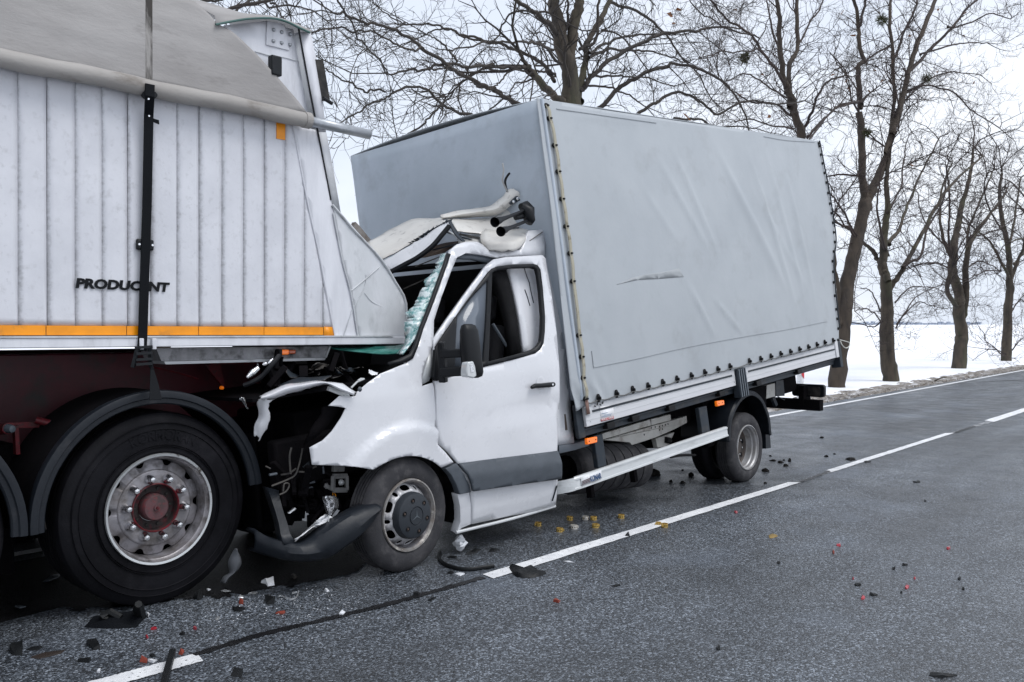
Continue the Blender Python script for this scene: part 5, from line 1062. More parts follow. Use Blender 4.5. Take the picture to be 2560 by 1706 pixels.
# seams of the canvas
def seam(c, pts, m=M_cord, r_=.0035, la=-.004, name='tarp_seam'):
    q = []
    for p in catmull(B.Ps([(c, x, y, 0) for x, y in pts]), 6):
        l_ = B.L(p); q.append(B.W(l_[0], lat_t(l_[0], l_[2])+la, l_[2]))
    G().tube(q, r_, 5).obj(name, m, tarp)
M_seam = pmat('canvas_seam', (.33, .355, .375), .6)
seam('H', [(260, 1370), (480, 1325), (720, 1270), (980, 1222), (1200, 1185), (1400, 1145)], M_seam, .0025)
seam('H', [(245, 1290), (255, 1375)], M_seam, .003)
seam('H', [(75, 105), (250, 130), (560, 175)], M_seam, .0035)
seam('H', [(1090, 240), (1200, 258), (1340, 268)], M_seam, .003)
# pocket: a small window flap patch with its dark underside
pk_ = pB('H', [(358, 968), (460, 945), (560, 940), (685, 930), (662, 888), (600, 902), (500, 918), (440, 932)])
panel('tarp_patch', pmat('canvas_patch', (.31, .33, .345), .6, bump=.2, bscale=20), tarp, B, pk_, lambda s, h: lat_t(s, h)-.0018, th=.0012, step=.06, smooth=80)
# front wall, roof, far side, back
rows = []; fw_ = rng_noise(52)
for t in np.linspace(0, 1, 25):
    row = []
    for v in np.linspace(0, 1, 25):
        h = -.0 - 2.3*v + .11*t*(1-v); s_ = .0 - .03*math.sin(math.pi*t)*math.sin(math.pi*v) + .02*fw_(np.array([t*2.4, v*2.6, 0]), 1.5)
        s_ += .03*math.exp(-((t-.13-.05*v)/.06)**2)*math.exp(-((v-.16)/.09)**2) - .02*math.exp(-((t-.2-.7*(v-.12))/.03)**2)*math.exp(-((v-.14)/.1)**2)
        row.append(B.W(s_, -.004 + (WB+.004)*t, h))
    rows.append(row)
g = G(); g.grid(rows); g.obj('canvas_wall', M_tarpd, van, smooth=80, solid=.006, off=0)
cn = [B.W(-.002, -.012, h) for h in np.linspace(0, -2.3, 20)]
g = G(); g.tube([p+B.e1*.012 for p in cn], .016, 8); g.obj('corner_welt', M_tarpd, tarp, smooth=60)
rows = [[B.W(s_, t, .11*t/WB + .05*math.sin(math.pi*t/WB) + .01*wr(np.array([s_, t, 0]), 1.2)) for t in np.linspace(-.006, WB, 10)] for s_ in np.linspace(0, LB, 20)]
g = G(); g.grid(rows); g.obj('roof_sheet', M_tarp, van, smooth=80, solid=.006, off=0)
g = G(); g.quad(B.W(0, WB, .11), B.W(LB, WB, .11), B.W(LB-.12, WB, -2.4), B.W(0, WB, -2.4)); g.quad(B.W(LB-.03, 0, 0), B.W(LB-.03, WB, .11), B.W(LB-.14, WB, -2.4), B.W(LB-.14, 0, -2.4)); g.obj('canvas_wall', M_tarp, van, solid=.006, off=0)
# floor of the box
fl0 = B.pk('F', 345, 640)[1]; 
g = G(); g.box(B, .02, LB-.16, .06, WB-.02, fl0-.02, fl0+.06); g.obj('box_floor', M_frame, van)
# eyelets: along the bottom hem, up the front edge, and down the rear edge
eye = G()
ring = [(.019*math.cos(a), .034*math.sin(a)) for a in np.linspace(0, 2*math.pi, 14, endpoint=False)]
eye.prism([B.e1*a + B.e3*b - B.e2*.004 for a, b in ring], -B.e2*.012); eye.prism([B.e1*a*.4+B.e3*b*.35 - B.e2*.014 for a, b in ring], -B.e2*.02)
E0 = None
def eyelet(p, rot=False):
    global E0
    if E0 is None: E0 = eye.obj('eyelet', M_eye, None, smooth=30, bevel=.002); o = E0
    else: o = E0.copy(); C.objects.link(o)
    o.parent = tarp; o.location = Vector(p) - van.location
    return o
bot_e = [(408, 430), (545, 398), (666, 368), (782, 342), (893, 316), (998, 290), (1102, 266), (1199, 242), (1295, 219), (1383, 198), (1523, 160), (1605, 143), (1680, 125), (1752, 106), (1823, 90), (1890, 72), (1958, 56), (2024, 38), (2084, 22), (2146, 8)]
for x, y in bot_e:
    s_, h_ = B.pk('F', x, y); eyelet(B.W(s_, lat_t(s_, h_), h_))
q = []
for i, (x, y) in enumerate([(318, 450)] + bot_e):
    s_, h_ = B.pk('F', x, y+14); q.append(B.W(s_, lat_t(s_, h_)-.014, h_))
    if i < len(bot_e):
        x2, y2 = bot_e[i]; s2, h2 = B.pk('F', (x+x2)/2, (y+y2)/2+20); q.append(B.W(s2, lat_t(s2, h2)-.008, h2-.006))
G().tube(catmull(q, 4), .0045, 6).obj('tarp_cord', M_cord, tarp)
fe = [('M', 1570, 112), ('M', 1594, 213), ('M', 1633, 425), ('M', 1660, 631), ('M', 1688, 845), ('M', 1718, 1060), ('M', 1750, 1270), ('M', 1774, 1488), ('E', 818, 500), ('E', 832, 612), ('E', 838, 722), ('E', 848, 832)]
fpts = []
for k, (c, x, y) in enumerate(fe):
    s_, h_ = B.pk(c, x, y); e_ = eyelet(B.W(s_, lat_t(s_, h_), h_)); e_.rotation_euler = (0, math.radians(90), 0); fpts.append((s_, h_))
g = G(); L_, R_ = [], []
fine = catmull([np.array(p) for p in fpts], 6)
for i, (s_, h_) in enumerate(fine):
    la = lat_t(s_, h_) - .024 + .003*math.cos(i/6*2*math.pi); L_.append(B.W(s_-.017, la, h_)); R_.append(B.W(s_+.017, la, h_))
g.grid([L_, R_]); g.obj('lacing_strap', M_strapb, tarp, smooth=60, solid=.004, off=0)
s_, h_ = fpts[-1]; g = G(); g.grid([[B.W(s_-.015, -.04, h_), B.W(s_+.018, -.04, h_)], [B.W(s_-.01, -.035, h_-.12), B.W(s_+.03, -.035, h_-.12)]]); g.obj('strap_tail', pmat('strap_rusty', (.2, .12, .1), .8), tarp, solid=.004)
q = [B.W(a-.012, lat_t(a, b)-.015, b) for a, b in tail[1:]]
G().tube(catmull(q, 4), .008, 6).obj('tarp_cord', M_frame, tarp)
for a, b in [tail[0]] + [tuple((np.array(tail[i])*(1-f)+np.array(tail[i+1])*f)) for i in range(1, len(tail)-1) for f in (0, .5)]: 
    G().lathe(B.W(a-.03, lat_t(a, b)-.004, b), -B.e2, [(.0001, .012), (.014, .01), (.018, 0)], 10).obj('eyelet', M_eye, tarp)
lp = catmull(B.Ps([('I', 1370, 20, 0), ('I', 1400, 90, -.02), ('I', 1460, 140, -.03), ('I', 1520, 110, -.03), ('I', 1520, 50, -.02), ('I', 1440, 20, 0), ('I', 1360, 0, 0)]), 6)
G().tube(lp, .006, 6).obj('cord_loop', pmat('pale_cord', (.5, .5, .46), .7), tarp)
# dropside boards, rail grooves, posts
bt0, bt1 = B.pk('F', 335, 510, -.0), B.pk('F', 2170, 50, -.0)
bb0, bb1 = B.pk('F', 345, 642, 0), B.pk('F', 2200, 125, 0)
pc0, pc1 = B.pk('F', 1440, 300, 0)[0], B.pk('F', 1503, 300, 0)[0]
def hl(s_, a, b): return a[1]+(b[1]-a[1])*(s_-a[0])/(b[0]-a[0])
def board(sa, sb):
    g = G(); up_ = .028
    g.hexa([B.W(sa, .0, hl(sa, bb0, bb1)), B.W(sb, .0, hl(sb, bb0, bb1)), B.W(sb, .03, hl(sb, bb0, bb1)), B.W(sa, .03, hl(sa, bb0, bb1)), B.W(sa, 0, hl(sa, bt0, bt1)+up_), B.W(sb, 0, hl(sb, bt0, bt1)+up_), B.W(sb, .03, hl(sb, bt0, bt1)+up_), B.W(sa, .03, hl(sa, bt0, bt1)+up_)])
    o = g.obj('dropside', M_board, van, bevel=.004)
    x0, x1 = sa+.09, sb-.06
    g = G(); g.bar(B.W(x0, -.003, hl(x0, bt0, bt1)-.028), B.W(x1, -.003, hl(x1, bt0, bt1)-.028), .007, .016, B.e3); g.obj('groove', M_frame, o)
    for f in (.36, .68):
        g = G(); g.bar(B.W(sa+.004, -.001, hl(sa, bb0, bb1)*(1-f)+hl(sa, bt0, bt1)*f), B.W(sb-.004, -.001, hl(sb, bb0, bb1)*(1-f)+hl(sb, bt0, bt1)*f), .003, .004, B.e3); g.obj('board_joint', M_bar, o)
    for k in range(3):
        for sx in (sa+.05, sb-.03):
            hh = hl(sx, bb0, bb1) + .035 + .06*k; G().lathe(B.W(sx, -.001, hh), -B.e2, [(.0001, .003), (.004, .002), (.005, 0)], 8).obj('rivet', M_galv, o)
    return o
d1 = board(bb0[0], pc0-.004); d2 = board(pc1+.004, B.pk('F', 2185, 100, 0)[0])
g = G(); g.box(B, pc0, pc1, -.03, .04, hl(pc0, bb0, bb1)-.12, hl(pc0, bt0, bt1)+.02); 
po = g.obj('side_post', M_frame, van, bevel=.004)
for k in range(4): sx = pc0+(pc1-pc0)*(k+.5)/4; G().box(B, sx-.006, sx+.006, -.038, -.031, hl(pc0, bb0, bb1)-.115, hl(pc0, bt0, bt1)+.018).obj('post_rib', pmat('post_alu', (.14, .16, .185), .4, metal=.4) if k == 0 else bpy.data.materials['post_alu'], po)
a, b = B.pk('F', 2170, 55, 0), B.pk('F', 2213, 185, 0)
G().box(B, B.pk('F', 2172, 100, 0)[0], B.pk('F', 2192, 100, 0)[0], -.012, .04, hl(4.6, bb0, bb1)-.0, hl(4.6, bt0, bt1)+.06).obj('corner_post', M_board, van, bevel=.004)
G().box(B, B.pk('F', 2194, 100, 0)[0], B.pk('F', 2214, 100, 0)[0], -.01, .1, hl(4.6, bb0, bb1)-.12, hl(4.6, bt0, bt1)+.05).obj('corner_post', M_frame, van, bevel=.006)
g = G(); s0_ = B.pk('F', 258, 560, .02)[0]; s1_ = B.pk('F', 318, 560, .02)[0]; g.box(B, s0_+.012, s1_, .02, .05, B.pk('F', 300, 728, .02)[1], B.pk('F', 300, 500, .02)[1]+.03); g.obj('headboard_post', M_frame, van, bevel=.006)
G().box(B, s0_-.03, s0_-.012, .1, .3, B.pk('F', 260, 660, .02)[1], B.pk('F', 260, 505, .02)[1]).obj('headboard_post', pmat('post_brown', (.09, .07, .06), .7), van)
x, y = B.pk('J', 318, 180, -.004), B.pk('J', 335, 85, -.004)
G().box(B, x[0]-.012, y[0]+.012, -.016, -.002, x[1], y[1]).obj('latch', M_bar, d1, bevel=.003)
g = G(); s_, h_ = B.pk('F', 430, 478, -.006)
for k in range(4): g.bar(B.W(s_-.06+.035*k, -.012, h_), B.W(s_-.045+.035*k, -.012, h_+.035*(1 if k % 2 else -.2)), .006, .008, B.e3)
g.obj('wire_hook', M_eye, d1)
# sticker on the board
st = pB('J', [(470, 85), (630, 62), (634, 224), (486, 258)], -.003)
panel('sticker', pmat('sticker_white', (.78, .78, .8), .4, dirt=(.5, .55, .6), dscale=60, dlo=.6, dhi=.7), d1, B, st, -.003, th=.002, step=0)
panel('sticker_band', pmat('sticker_red', (.5, .03, .04), .4), d1, B, pB('J', [(480, 232), (632, 194), (634, 222), (486, 256)], -.005), -.005, th=.0015, step=0)
text_on('sticker_text', 'NON 2C 034500', pmat('sticker_ink', (.78, .7, .7), .5), d1, B, B.pk('J', 492, 247, -.007), B.pk('J', 628, 214, -.007), .02, -.007, bold=.01)
g = G()
for x0, x1, y in ((490, 560, 160), (515, 610, 176), (490, 600, 195)): g.bar(B.P('J', x0, y+5, -.0055), B.P('J', x1, y-12, -.0055), .002, .004, B.e3)
g.obj('sticker_lines', pmat('sticker_blue', (.25, .32, .42), .5), d1)
# rail under the boards with brackets
g = G(); g.hexa([B.W(sx, tx, hl(sx, bb0, bb1)+hx) for hx in (-.075, -.012) for sx, tx in ((bb0[0], .05), (LB-.25, .05), (LB-.25, .13), (bb0[0], .13))]); g.hexa([B.W(sx, tx, hl(sx, bb0, bb1)+hx) for hx in (-.03, -.012) for sx, tx in ((bb0[0], .03), (LB-.25, .03), (LB-.25, .05), (bb0[0], .05))]); g.obj('side_rail', M_frame, van, bevel=.004)
for x, y in ((510, 625), (695, 590), (960, 500), (1330, 400), (1600, 320), (1900, 232)):
    s_, h_ = B.pk('F', x, y, .02); G().box(B, s_-.05, s_+.05, .0, .12, hl(s_, bb0, bb1)-.06, hl(s_, bb0, bb1)-.014).obj('rail_bracket', M_eye, van, bevel=.005)
# chassis beam: cream, seen below the rail
def beam(c, pts, la, th, m, name):
    G().prism([B.P(c, x, y, la) for x, y in pts], B.e2*th).obj(name, m, van, bevel=.004)
beam('J', [(500, 395), (620, 360), (1055, 232), (1075, 300), (480, 476)], .28, .06, M_chas, 'chassis_beam')
beam('J', [(1070, 228), (1300, 170), (1310, 240), (1080, 300)], .3, .06, M_chas, 'chassis_beam')
beam('J', [(480, 480), (1130, 296), (1310, 245), (1490, 190), (1495, 268), (1340, 350), (1120, 445), (850, 532), (820, 500), (500, 470)], .34, .06, M_chas, 'chassis_rail')
beam('J', [(1125, 455), (1350, 380), (1290, 520), (1240, 545), (1150, 565)], .42, .05, M_chas, 'chassis_bracket')
g = G(); g.tube(B.Ps([('J', 1240, 470, .41), ('J', 1290, 480, .41)]), .03, 8); g.obj('bracket_hole', M_eye, van)
for sx, sy in [(1075, 330), (1120, 320), (1170, 315), (1205, 305), (1240, 295), (1270, 285), (1170, 355), (1205, 345), (990, 410), (1438, 205)]:
    G().lathe(B.P('J', sx, sy, .339), -B.e2, [(.009, .001), (.0001, .001)], 10).obj('rail_hole', M_eye, van)
g = G(); a = B.L(cR); g.box(B, .2, 4.2, .55, 1.8, fl0-.28, fl0-.03); g.box(B, .3, 4.5, .45, .6, fl0-.3, fl0-.1); g.box(B, 2.2, 3.2, .3, 1.5, fl0-.55, fl0-.05); g.box(B, .2, 1.8, 1.2, 1.9, fl0-.55, fl0-.05); g.obj('underframe', M_dark, van)
clutter('underside_clutter', 'J', 1480, 200, 1950, 560, 24, M_dark, .5, .9, .07)
G().tube(B.Ps([('J', 1300, 675, .3), ('J', 1400, 655, .3), ('J', 1480, 650, .3), ('J', 1590, 650, .3)]), .012, 6).obj('brake_hose', M_eye, van)
# side guard with bent front end
gb_t = [(200, 905), (1955, 312)]; gb_b = [(200, 1065), (1962, 432)]
G_la = .02
s0g, h0t = B.pk('J', 200, 905, G_la); s1g, h1t = B.pk('J', 1957, 314, G_la); _, h0b = B.pk('J', 200, 1062, G_la); _, h1b = B.pk('J', 1962, 432, G_la)
rows = []
prof_ = [(1.0, .03), (1.0, .0), (.9, -.012), (.78, -.012), (.76, -.005), (.2, -.005), (.16, -.012), (.03, -.012), (0.0, 0.0), (0.0, .03)]
path = []
for f in np.linspace(0, 1, 12): path.append((s0g+(s1g-s0g)*f, 0.0, h0t+(h1t-h0t)*f, h0b+(h1b-h0b)*f))
fr = []
sF0 = B.pk('J', 5, 1000, G_la+.02)[0]
for k in range(1, 9):
    a = k/8*math.pi/2; rr_ = (s0g-sF0)*.95; fr.append((s0g-rr_*math.sin(a), rr_*(1-math.cos(a))*1.3, h0t-.012*k/8, h0b-.012*k/8))
fr.append((fr[-1][0], fr[-1][1]+.2, fr[-1][2], fr[-1][3]))
for s_, dt, ht_, hb_2 in fr[::-1] + path: rows.append([B.W(s_, G_la+dt+o if dt == 0 else G_la+dt, hb_2+(ht_-hb_2)*v) for v, o in prof_])
g = G(); g.grid(rows); sg = g.obj('side_guard', M_bar, van, smooth=30)
for (x0, y0, x1, y1, c) in ((425, 690, 460, 945, 'F'), (1190, 485, 1225, 690, 'F')):
    a, b = B.pk(c, x0, y1, .06), B.pk(c, x1, y0, .06); G().box(B, a[0], b[0]-.005, .055, .1, a[1], b[1]).obj('guard_bracket', M_frame, van, bevel=.006)
for (x, y) in ((370, 1070), (690, 960)):
    a = B.pk('F', x, y, .15); G().box(B, a[0], a[0]+.04, .15, .2, a[1]-.1, a[1]+.1).obj('guard_bracket', M_dark, van)
st = pB('J', [(248, 912), (488, 822), (490, 925), (256, 1012)], G_la-.014)
panel('sticker', pmat('sticker_pale', (.7, .71, .73), .4, dirt=(.5, .52, .5), dscale=40, dlo=.55, dhi=.7), sg, B, st, G_la-.014, th=.002, step=0)
text_on('sticker_text', 'KONAR', pmat('sticker_navy', (.012, .06, .18), .4), sg, B, B.pk('J', 364, 966, G_la-.017), B.pk('J', 488, 920, G_la-.017), .043, G_la-.017, bold=.008)
g = G()
for k in range(3): g.bar(B.P('J', 262, 962+k*17, G_la-.0165), B.P('J', 355, 922+k*17, G_la-.0165), .002, .006, B.e3)
g.obj('sticker_lines', pmat('sticker_brown', (.09, .06, .07), .5), sg)
# amber side lamps
for pts in ([(322, 455), (440, 430), (442, 500), (326, 528)], [(1848, 15), (1932, 2), (1938, 58), (1856, 78)]):
    g = G(); g.prism([B.P('J', x, y, .0) for x, y in pts], B.e2*.03); o = g.obj('side_lamp', M_amber, van, bevel=.006)
    for x, y in (((pts[0][0]+22), (pts[0][1]+pts[3][1])/2-3), ((pts[1][0]-20), (pts[1][1]+pts[2][1])/2+3)): G().lathe(B.P('J', x, y, -.001), -B.e2, [(.006, .001), (.0001, .001)], 10).obj('lamp_screw', M_eye, o)
# ribbed black drum slung crosswise behind the cab
sA_, hA_ = B.pk('J', 60, 800, .42); sB_, hB_ = B.pk('J', 905, 660, .42); RS = .2
cA, cB_ = B.W(sA_, .42, hA_-.02), B.W(sB_, .44, hB_-.075); axs = unit(cB_-cA); Ls = np.linalg.norm(cB_-cA); pr = [(.12, 0), (RS-.03, 0), (RS-.008, .02), (RS, .04)]; nr = 7
for i in range(1, nr):
    cc = .04+(Ls-.08)*i/nr; pr += [(RS, cc-.008), (RS-.012, cc-.007), (RS-.012, cc+.007), (RS, cc+.008)]
pr += [(RS, Ls-.04), (RS-.008, Ls-.02), (RS-.03, Ls), (.0001, Ls)]
g = G(); g.lathe(cA, axs, pr, 48); g.obj('ribbed_drum', M_tyre2, van, smooth=30)
# rear mudguard and flap
def arc_guard(c, ax, R, a0, a1, w, m, name):
    n = 30; up_ = UP; wv_ = np.cross(ax, up_); rows = []
    for i in range(n+1):
        a = a0+(a1-a0)*i/n; d = up_*math.cos(a)+wv_*math.sin(a); rows.append([c+d*(R-.03)+ax*.045, c+d*R+ax*.045, c+d*(R+.02)+ax*.03, c+d*(R+.02)-ax*w])
    g = G(); g.grid(rows); return g.obj(name, m, van, smooth=35, solid=.008, off=0)
cRg = hit('F', 1540, 800, cR, yv)
sgn = 1 if np.dot(np.cross(-yv, UP), [1, 0, 0]) > 0 else -1
gpth = catmull([hit('F', x, y, cR-yv*.04, yv) for x, y in ((1384, 752), (1388, 640), (1404, 560), (1438, 480), (1484, 418), (1552, 384), (1618, 420), (1660, 500), (1684, 580), (1696, 700))], 5); ctr_ = cR+UP*.05
rows = []
for p in gpth:
    d = unit((ctr_-p)*np.array([1, 0, 1])); rows.append([p+d*.035+yv*.004, p+d*.03-yv*.004, p-yv*.006, p-d*.012+yv*.01, p-d*.012+yv*.5])
g = G(); g.grid(rows); g.obj('mudguard', M_guard, van, smooth=35, solid=.008, off=0)
g = G(); g.prism([B.P('F', x, y, .16) for x, y in ((1684, 580), (1698, 795), (1662, 800), (1655, 580))], B.e2*.4); g.obj('mud_flap', M_guard, van)
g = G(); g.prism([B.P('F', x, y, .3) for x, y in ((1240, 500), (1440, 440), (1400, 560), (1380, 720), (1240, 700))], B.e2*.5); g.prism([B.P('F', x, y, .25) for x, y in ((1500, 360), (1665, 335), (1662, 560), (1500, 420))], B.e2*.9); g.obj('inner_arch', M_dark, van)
# rear end: chassis stub, underrun beam, lamp cluster
beam('I', [(118, 770), (260, 735), (275, 960), (110, 1005)], .35, .1, M_chas, 'chassis_end')
beam('I', [(270, 700), (400, 680), (425, 955), (275, 965)], .34, .08, M_frame, 'lamp_mount')
a, b = B.pk('I', 1100, 1215, .22), B.pk('I', 1050, 1025, .22)
p1 = B.P('I', 1052, 1028, .22); 
g = G(); yb = -B.e2; pA = B.P('I', 1055, 1118, .2); hz = .135/2*1.0
pz0, pz1 = B.P('I', 1050, 1212, .2), B.P('I', 1050, 1028, .2); hz = np.linalg.norm(pz1-pz0)/2; pm = (pz0+pz1)/2
g.hexa([pm + UP*a_*hz + np.array([1, -.03, 0])*b_*.05 + (yv+np.array([.03, 0, 0]))*t for t in (0, 2.0) for a_, b_ in ((-1, -1), (-1, 1), (1, 1), (1, -1))]); g.obj('underrun_beam', M_dark, van, bevel=.006)
p0_, p1_ = B.P('I', 540, 990, .62), B.P('I', 540, 760, .62)
q0, q1 = hit('I', 1095, 985, pm+np.array([.08, 0, 0]), np.array([1., 0, 0])), hit('I', 1095, 770, pm+np.array([.08, 0, 0]), np.array([1., 0, 0]))
q2 = hit('I', 540, 985, pm+np.array([.08, 0, 0]), np.array([1., 0, 0]))
wy = np.linalg.norm((q2-q0)[:2]); hz = q1[2]-q0[2]
def rrect(w, h, r_, n=5):
    o = []
    for cx_, cy_, a0 in ((w-r_, h-r_, 0), (r_, h-r_, 90), (r_, r_, 180), (w-r_, r_, 270)):
        for k in range(n+1): a = math.radians(a0+90*k/n); o.append((cx_+r_*math.cos(a), cy_+r_*math.sin(a)))
    return o
ex_ = np.array([1., 0, 0]); ydir = unit((q2-q0)*np.array([1, 1, 0]))
G().prism([q0+ydir*a_+UP*b_ for a_, b_ in rrect(wy, hz, .035)], ex_*.06).obj('tail_lamp', M_black, van, bevel=.008)
G().prism([q0+ydir*(wy*.12+a_)+UP*(hz*.12+b_)-ex_*.012 for a_, b_ in rrect(wy*.72, hz*.7, .02)], ex_*.012).obj('lamp_back', M_darkw, van)
g = G(); a_ = hit('I', 760, 1040, pm+np.array([.05, 0, 0]), ex_); g.bar(a_-UP*.05, a_+UP*.18, .2, .06, yv); g.obj('lamp_bracket', M_dark, van)
g = G(); g.bar(B.P('I', 205, 970, .4), B.P('I', 265, 1120, .4), .04, .04); g.bar(B.P('I', 300, 965, .4), B.P('I', 420, 1025, .4), .008, .008); g.obj('beam_stay', M_frame, van)
# ================================================================== bare roadside trees
M_bark = pmat('bark', (.075, .06, .045), .9, col2=(.035, .03, .025), nscale=5, nlo=.4, nhi=.6, bump=.9, bscale=14, dirt=(.062, .064, .034), dscale=2.2, dlo=.5, dhi=.7, stretch=(1, 1, .22))
M_bark2 = pmat('bark_brown', (.06, .047, .036), .9, col2=(.03, .024, .02), nscale=5, bump=.8, bscale=16, dirt=(.06, .045, .034), dscale=3, dlo=.54, dhi=.72, stretch=(1, 1, .25))
M_twig = pmat('twig_grey', (.035, .03, .028), .9, col2=(.055, .047, .04), nscale=2)
M_twig2 = pmat('twig_brown', (.032, .025, .024), .9, col2=(.055, .038, .032), nscale=1.5)
M_leafd = pmat('dry_leaves', (.16, .07, .03), .9)
M_mist = pmat('mistletoe', (.05, .055, .02), .9)
class Tubes:
    def __init__(s): s.V = []; s.Q = []; s.n = 0
    def add(s, P, R, k):
        P = np.asarray(P, float); R = np.asarray(R, float); m = len(P)
        d = np.empty_like(P); d[1:-1] = P[2:]-P[:-2]; d[0] = P[1]-P[0]; d[-1] = P[-1]-P[-2]
        d /= np.maximum(1e-9, np.linalg.norm(d, axis=1))[:, None]
        ref = np.array([.31, .57, .76]); u = np.cross(d, ref); u /= np.maximum(1e-6, np.linalg.norm(u, axis=1))[:, None]; w = np.cross(d, u)
        a = np.arange(k)*2*math.pi/k
        ring = P[:, None, :] + (u[:, None, :]*np.cos(a)[None, :, None] + w[:, None, :]*np.sin(a)[None, :, None])*R[:, None, None]
        s.V.append(ring.reshape(-1, 3)); i = np.arange(m-1)[:, None]*k; j = np.arange(k)[None, :]; j2 = (j+1) % k
        q = np.stack([i+j, i+j2, i+k+j2, i+k+j], -1).reshape(-1, 4) + s.n; s.Q.append(q); s.n += m*k
    def obj(s, name, m, parent, sm=True):
        if not s.V: return None
        V = np.concatenate(s.V) - np.array(root_loc(parent)); Q = np.concatenate(s.Q).astype(np.int32)
        me = bpy.data.meshes.new(name); me.vertices.add(len(V)); me.vertices.foreach_set('co', V.astype(np.float32).ravel())
        me.loops.add(Q.size); me.loops.foreach_set('vertex_index', Q.ravel()); me.polygons.add(len(Q)); me.polygons.foreach_set('loop_start', np.arange(0, Q.size, 4, dtype=np.int32))
        me.update(calc_edges=True); me.validate()
        if sm: me.polygons.foreach_set('use_smooth', np.ones(len(Q), bool))
        me.materials.append(m); o = bpy.data.objects.new(name, me); C.objects.link(o); o.parent = parent; return o
def build_tree(label, base, plane_y, limbs, seed, mats, dens=1.0, twig=1.0, droop=0.25, levels=3, rmin=.0032, leaves=0, mist=(), name='bare_tree'):
    rg = np.random.RandomState(seed); root = thing(name, label, 'tree', base, 'bare trees along the far verge')
    trunk, crown = Tubes(), Tubes(); ends = []
    def branch(P0, d, L, r0, lev):
        n = 5 if lev == 1 else (4 if lev == 2 else 3); pts = [P0]; p = P0.copy(); v = d.copy(); st = L/n
        for i in range(n):
            v = v + rg.normal(0, .2 + .05*lev, 3) + np.array([0, 0, -.10*droop*(i-1) + (.10 if lev > 1 else .05)*(1-droop)]); v /= np.linalg.norm(v); p = p + v*st; pts.append(p)
        R = np.maximum(rmin*.32, np.linspace(r0, r0*.25, n+1)); crown.add(pts, R, 4 if lev == 1 else 3)
        if lev < levels:
            k = int(round((L/.16 if lev == 1 else L/.11)*dens*rg.uniform(.6, 1.15)))
            for _ in range(min(k, 16)):
                t = rg.uniform(.15, 1.0)*n; i = min(n-1, int(t)); q = pts[i] + (pts[i+1]-pts[i])*(t-i); dv = pts[i+1]-pts[i]; dv = dv/np.linalg.norm(dv)
                side = rg.normal(0, 1, 3); side -= dv*np.dot(side, dv); side /= np.linalg.norm(side)
                nd = dv*rg.uniform(.5, 1.0) + side*rg.uniform(.5, .95) + np.array([0, 0, .12*(1-droop)]); nd /= np.linalg.norm(nd)
                branch(q, nd, L*rg.uniform(.28, .55), max(rmin, r0*.5), lev+1)
        elif leaves and rg.rand() < leaves: ends.append(pts[-1])
    for lb in limbs:
        c, pts, r0, r1 = lb[:4]; d0, d1 = (lb[4] if len(lb) > 4 else (0, 0)); tw = lb[5] if len(lb) > 5 else 1.0
        k = len(pts); W3 = []
        for i, (x, y) in enumerate(pts): W3.append(hit(c, x, y, np.array([0, plane_y + d0 + (d1-d0)*i/max(1, k-1), 0]), np.array([0, 1.0, 0])))
        depth = np.mean([np.dot(p-EYEP, c_f) for p in W3]); sc = SC[c][2]*depth/F_PX
        if lb is not limbs[0] and r0*sc > .03: W3 = [W3[0]-unit(W3[1]-W3[0])*min(.3, 3*r0*sc)] + W3
        S = np.array(catmull(W3, 6)); R = np.linspace(r0*sc, r1*sc, len(S))
        jit = np.cumsum(rg.normal(0, .012, S.shape), 0); jit -= np.linspace(0, 1, len(S))[:, None]*jit[-1]; S = S + jit
        thick = r0*sc > .05
        if thick:
            lump = 1 + .03*np.sin(np.arange(len(S))*.9+seed) + rg.normal(0, .025, len(S)); trunk.add(S, R*lump, 12 if r0*sc > .12 else 8)
        else: crown.add(S, np.maximum(rmin, R), 6)
        L = np.sum(np.linalg.norm(np.diff(S, axis=0), axis=1)); n = int(L/.26*dens*tw)
        for _ in range(n):
            t = rg.uniform(.05 if not thick else .3, 1)*(len(S)-1); i = min(len(S)-2, int(t)); q = S[i]+(S[i+1]-S[i])*(t-i); dv = S[i+1]-S[i]; dv = dv/(np.linalg.norm(dv)+1e-9)
            rl = R[i]; side = rg.normal(0, 1, 3); side -= dv*np.dot(side, dv); side /= np.linalg.norm(side)
            nd = dv*rg.uniform(.35, 1.0)+side*rg.uniform(.5, 1.0)+np.array([0, 0, .15-.3*droop]); nd /= np.linalg.norm(nd)
            branch(q, nd, twig*rg.uniform(.35, 1.5)*(1.0 if not thick else 1.2), min(.014, max(rmin*1.2, rl*.4)), 1)
        for _ in range(2 if R[-1] > 2.2*rmin else 1):
            dv = unit(S[-1]-S[-3]) + rg.normal(0, .28, 3); dv /= np.linalg.norm(dv); branch(S[-1], dv, twig*rg.uniform(1.1, 2.0), min(.03, R[-1]*.9), 1)
    trunk.obj('trunk', mats[0], root); crown.obj('crown', mats[1], root)
    for (c, x, y, rr) in mist:
        ctr = hit(c, x, y, np.array([0, plane_y, 0]), np.array([0, 1.0, 0])); R_ = rr*SC[c][2]*np.dot(ctr-EYEP, c_f)/F_PX; m = Tubes()
        for _ in range(170):
            d = rg.normal(0, 1, 3); d /= np.linalg.norm(d); q = ctr + d*R_*rg.uniform(.1, .5); m.add([q, q+d*R_*.3+rg.normal(0, .12*R_, 3), q+d*R_*.5+rg.normal(0, .25*R_, 3)], [.006, .005, .003], 3)
        m.obj('mistletoe', M_mist, root, False)
    if ends:
        g = G()
        for p in ends:
            d = rg.normal(0, .05, (3, 3)); g.add([p, p+d[0], p+d[0]+d[1]*.6, p+d[1]], [(0, 1, 2, 3)])
        g.obj('dry_leaves', M_leafd, root, smooth=0, kind='stuff')
    return root
YT = 8.5
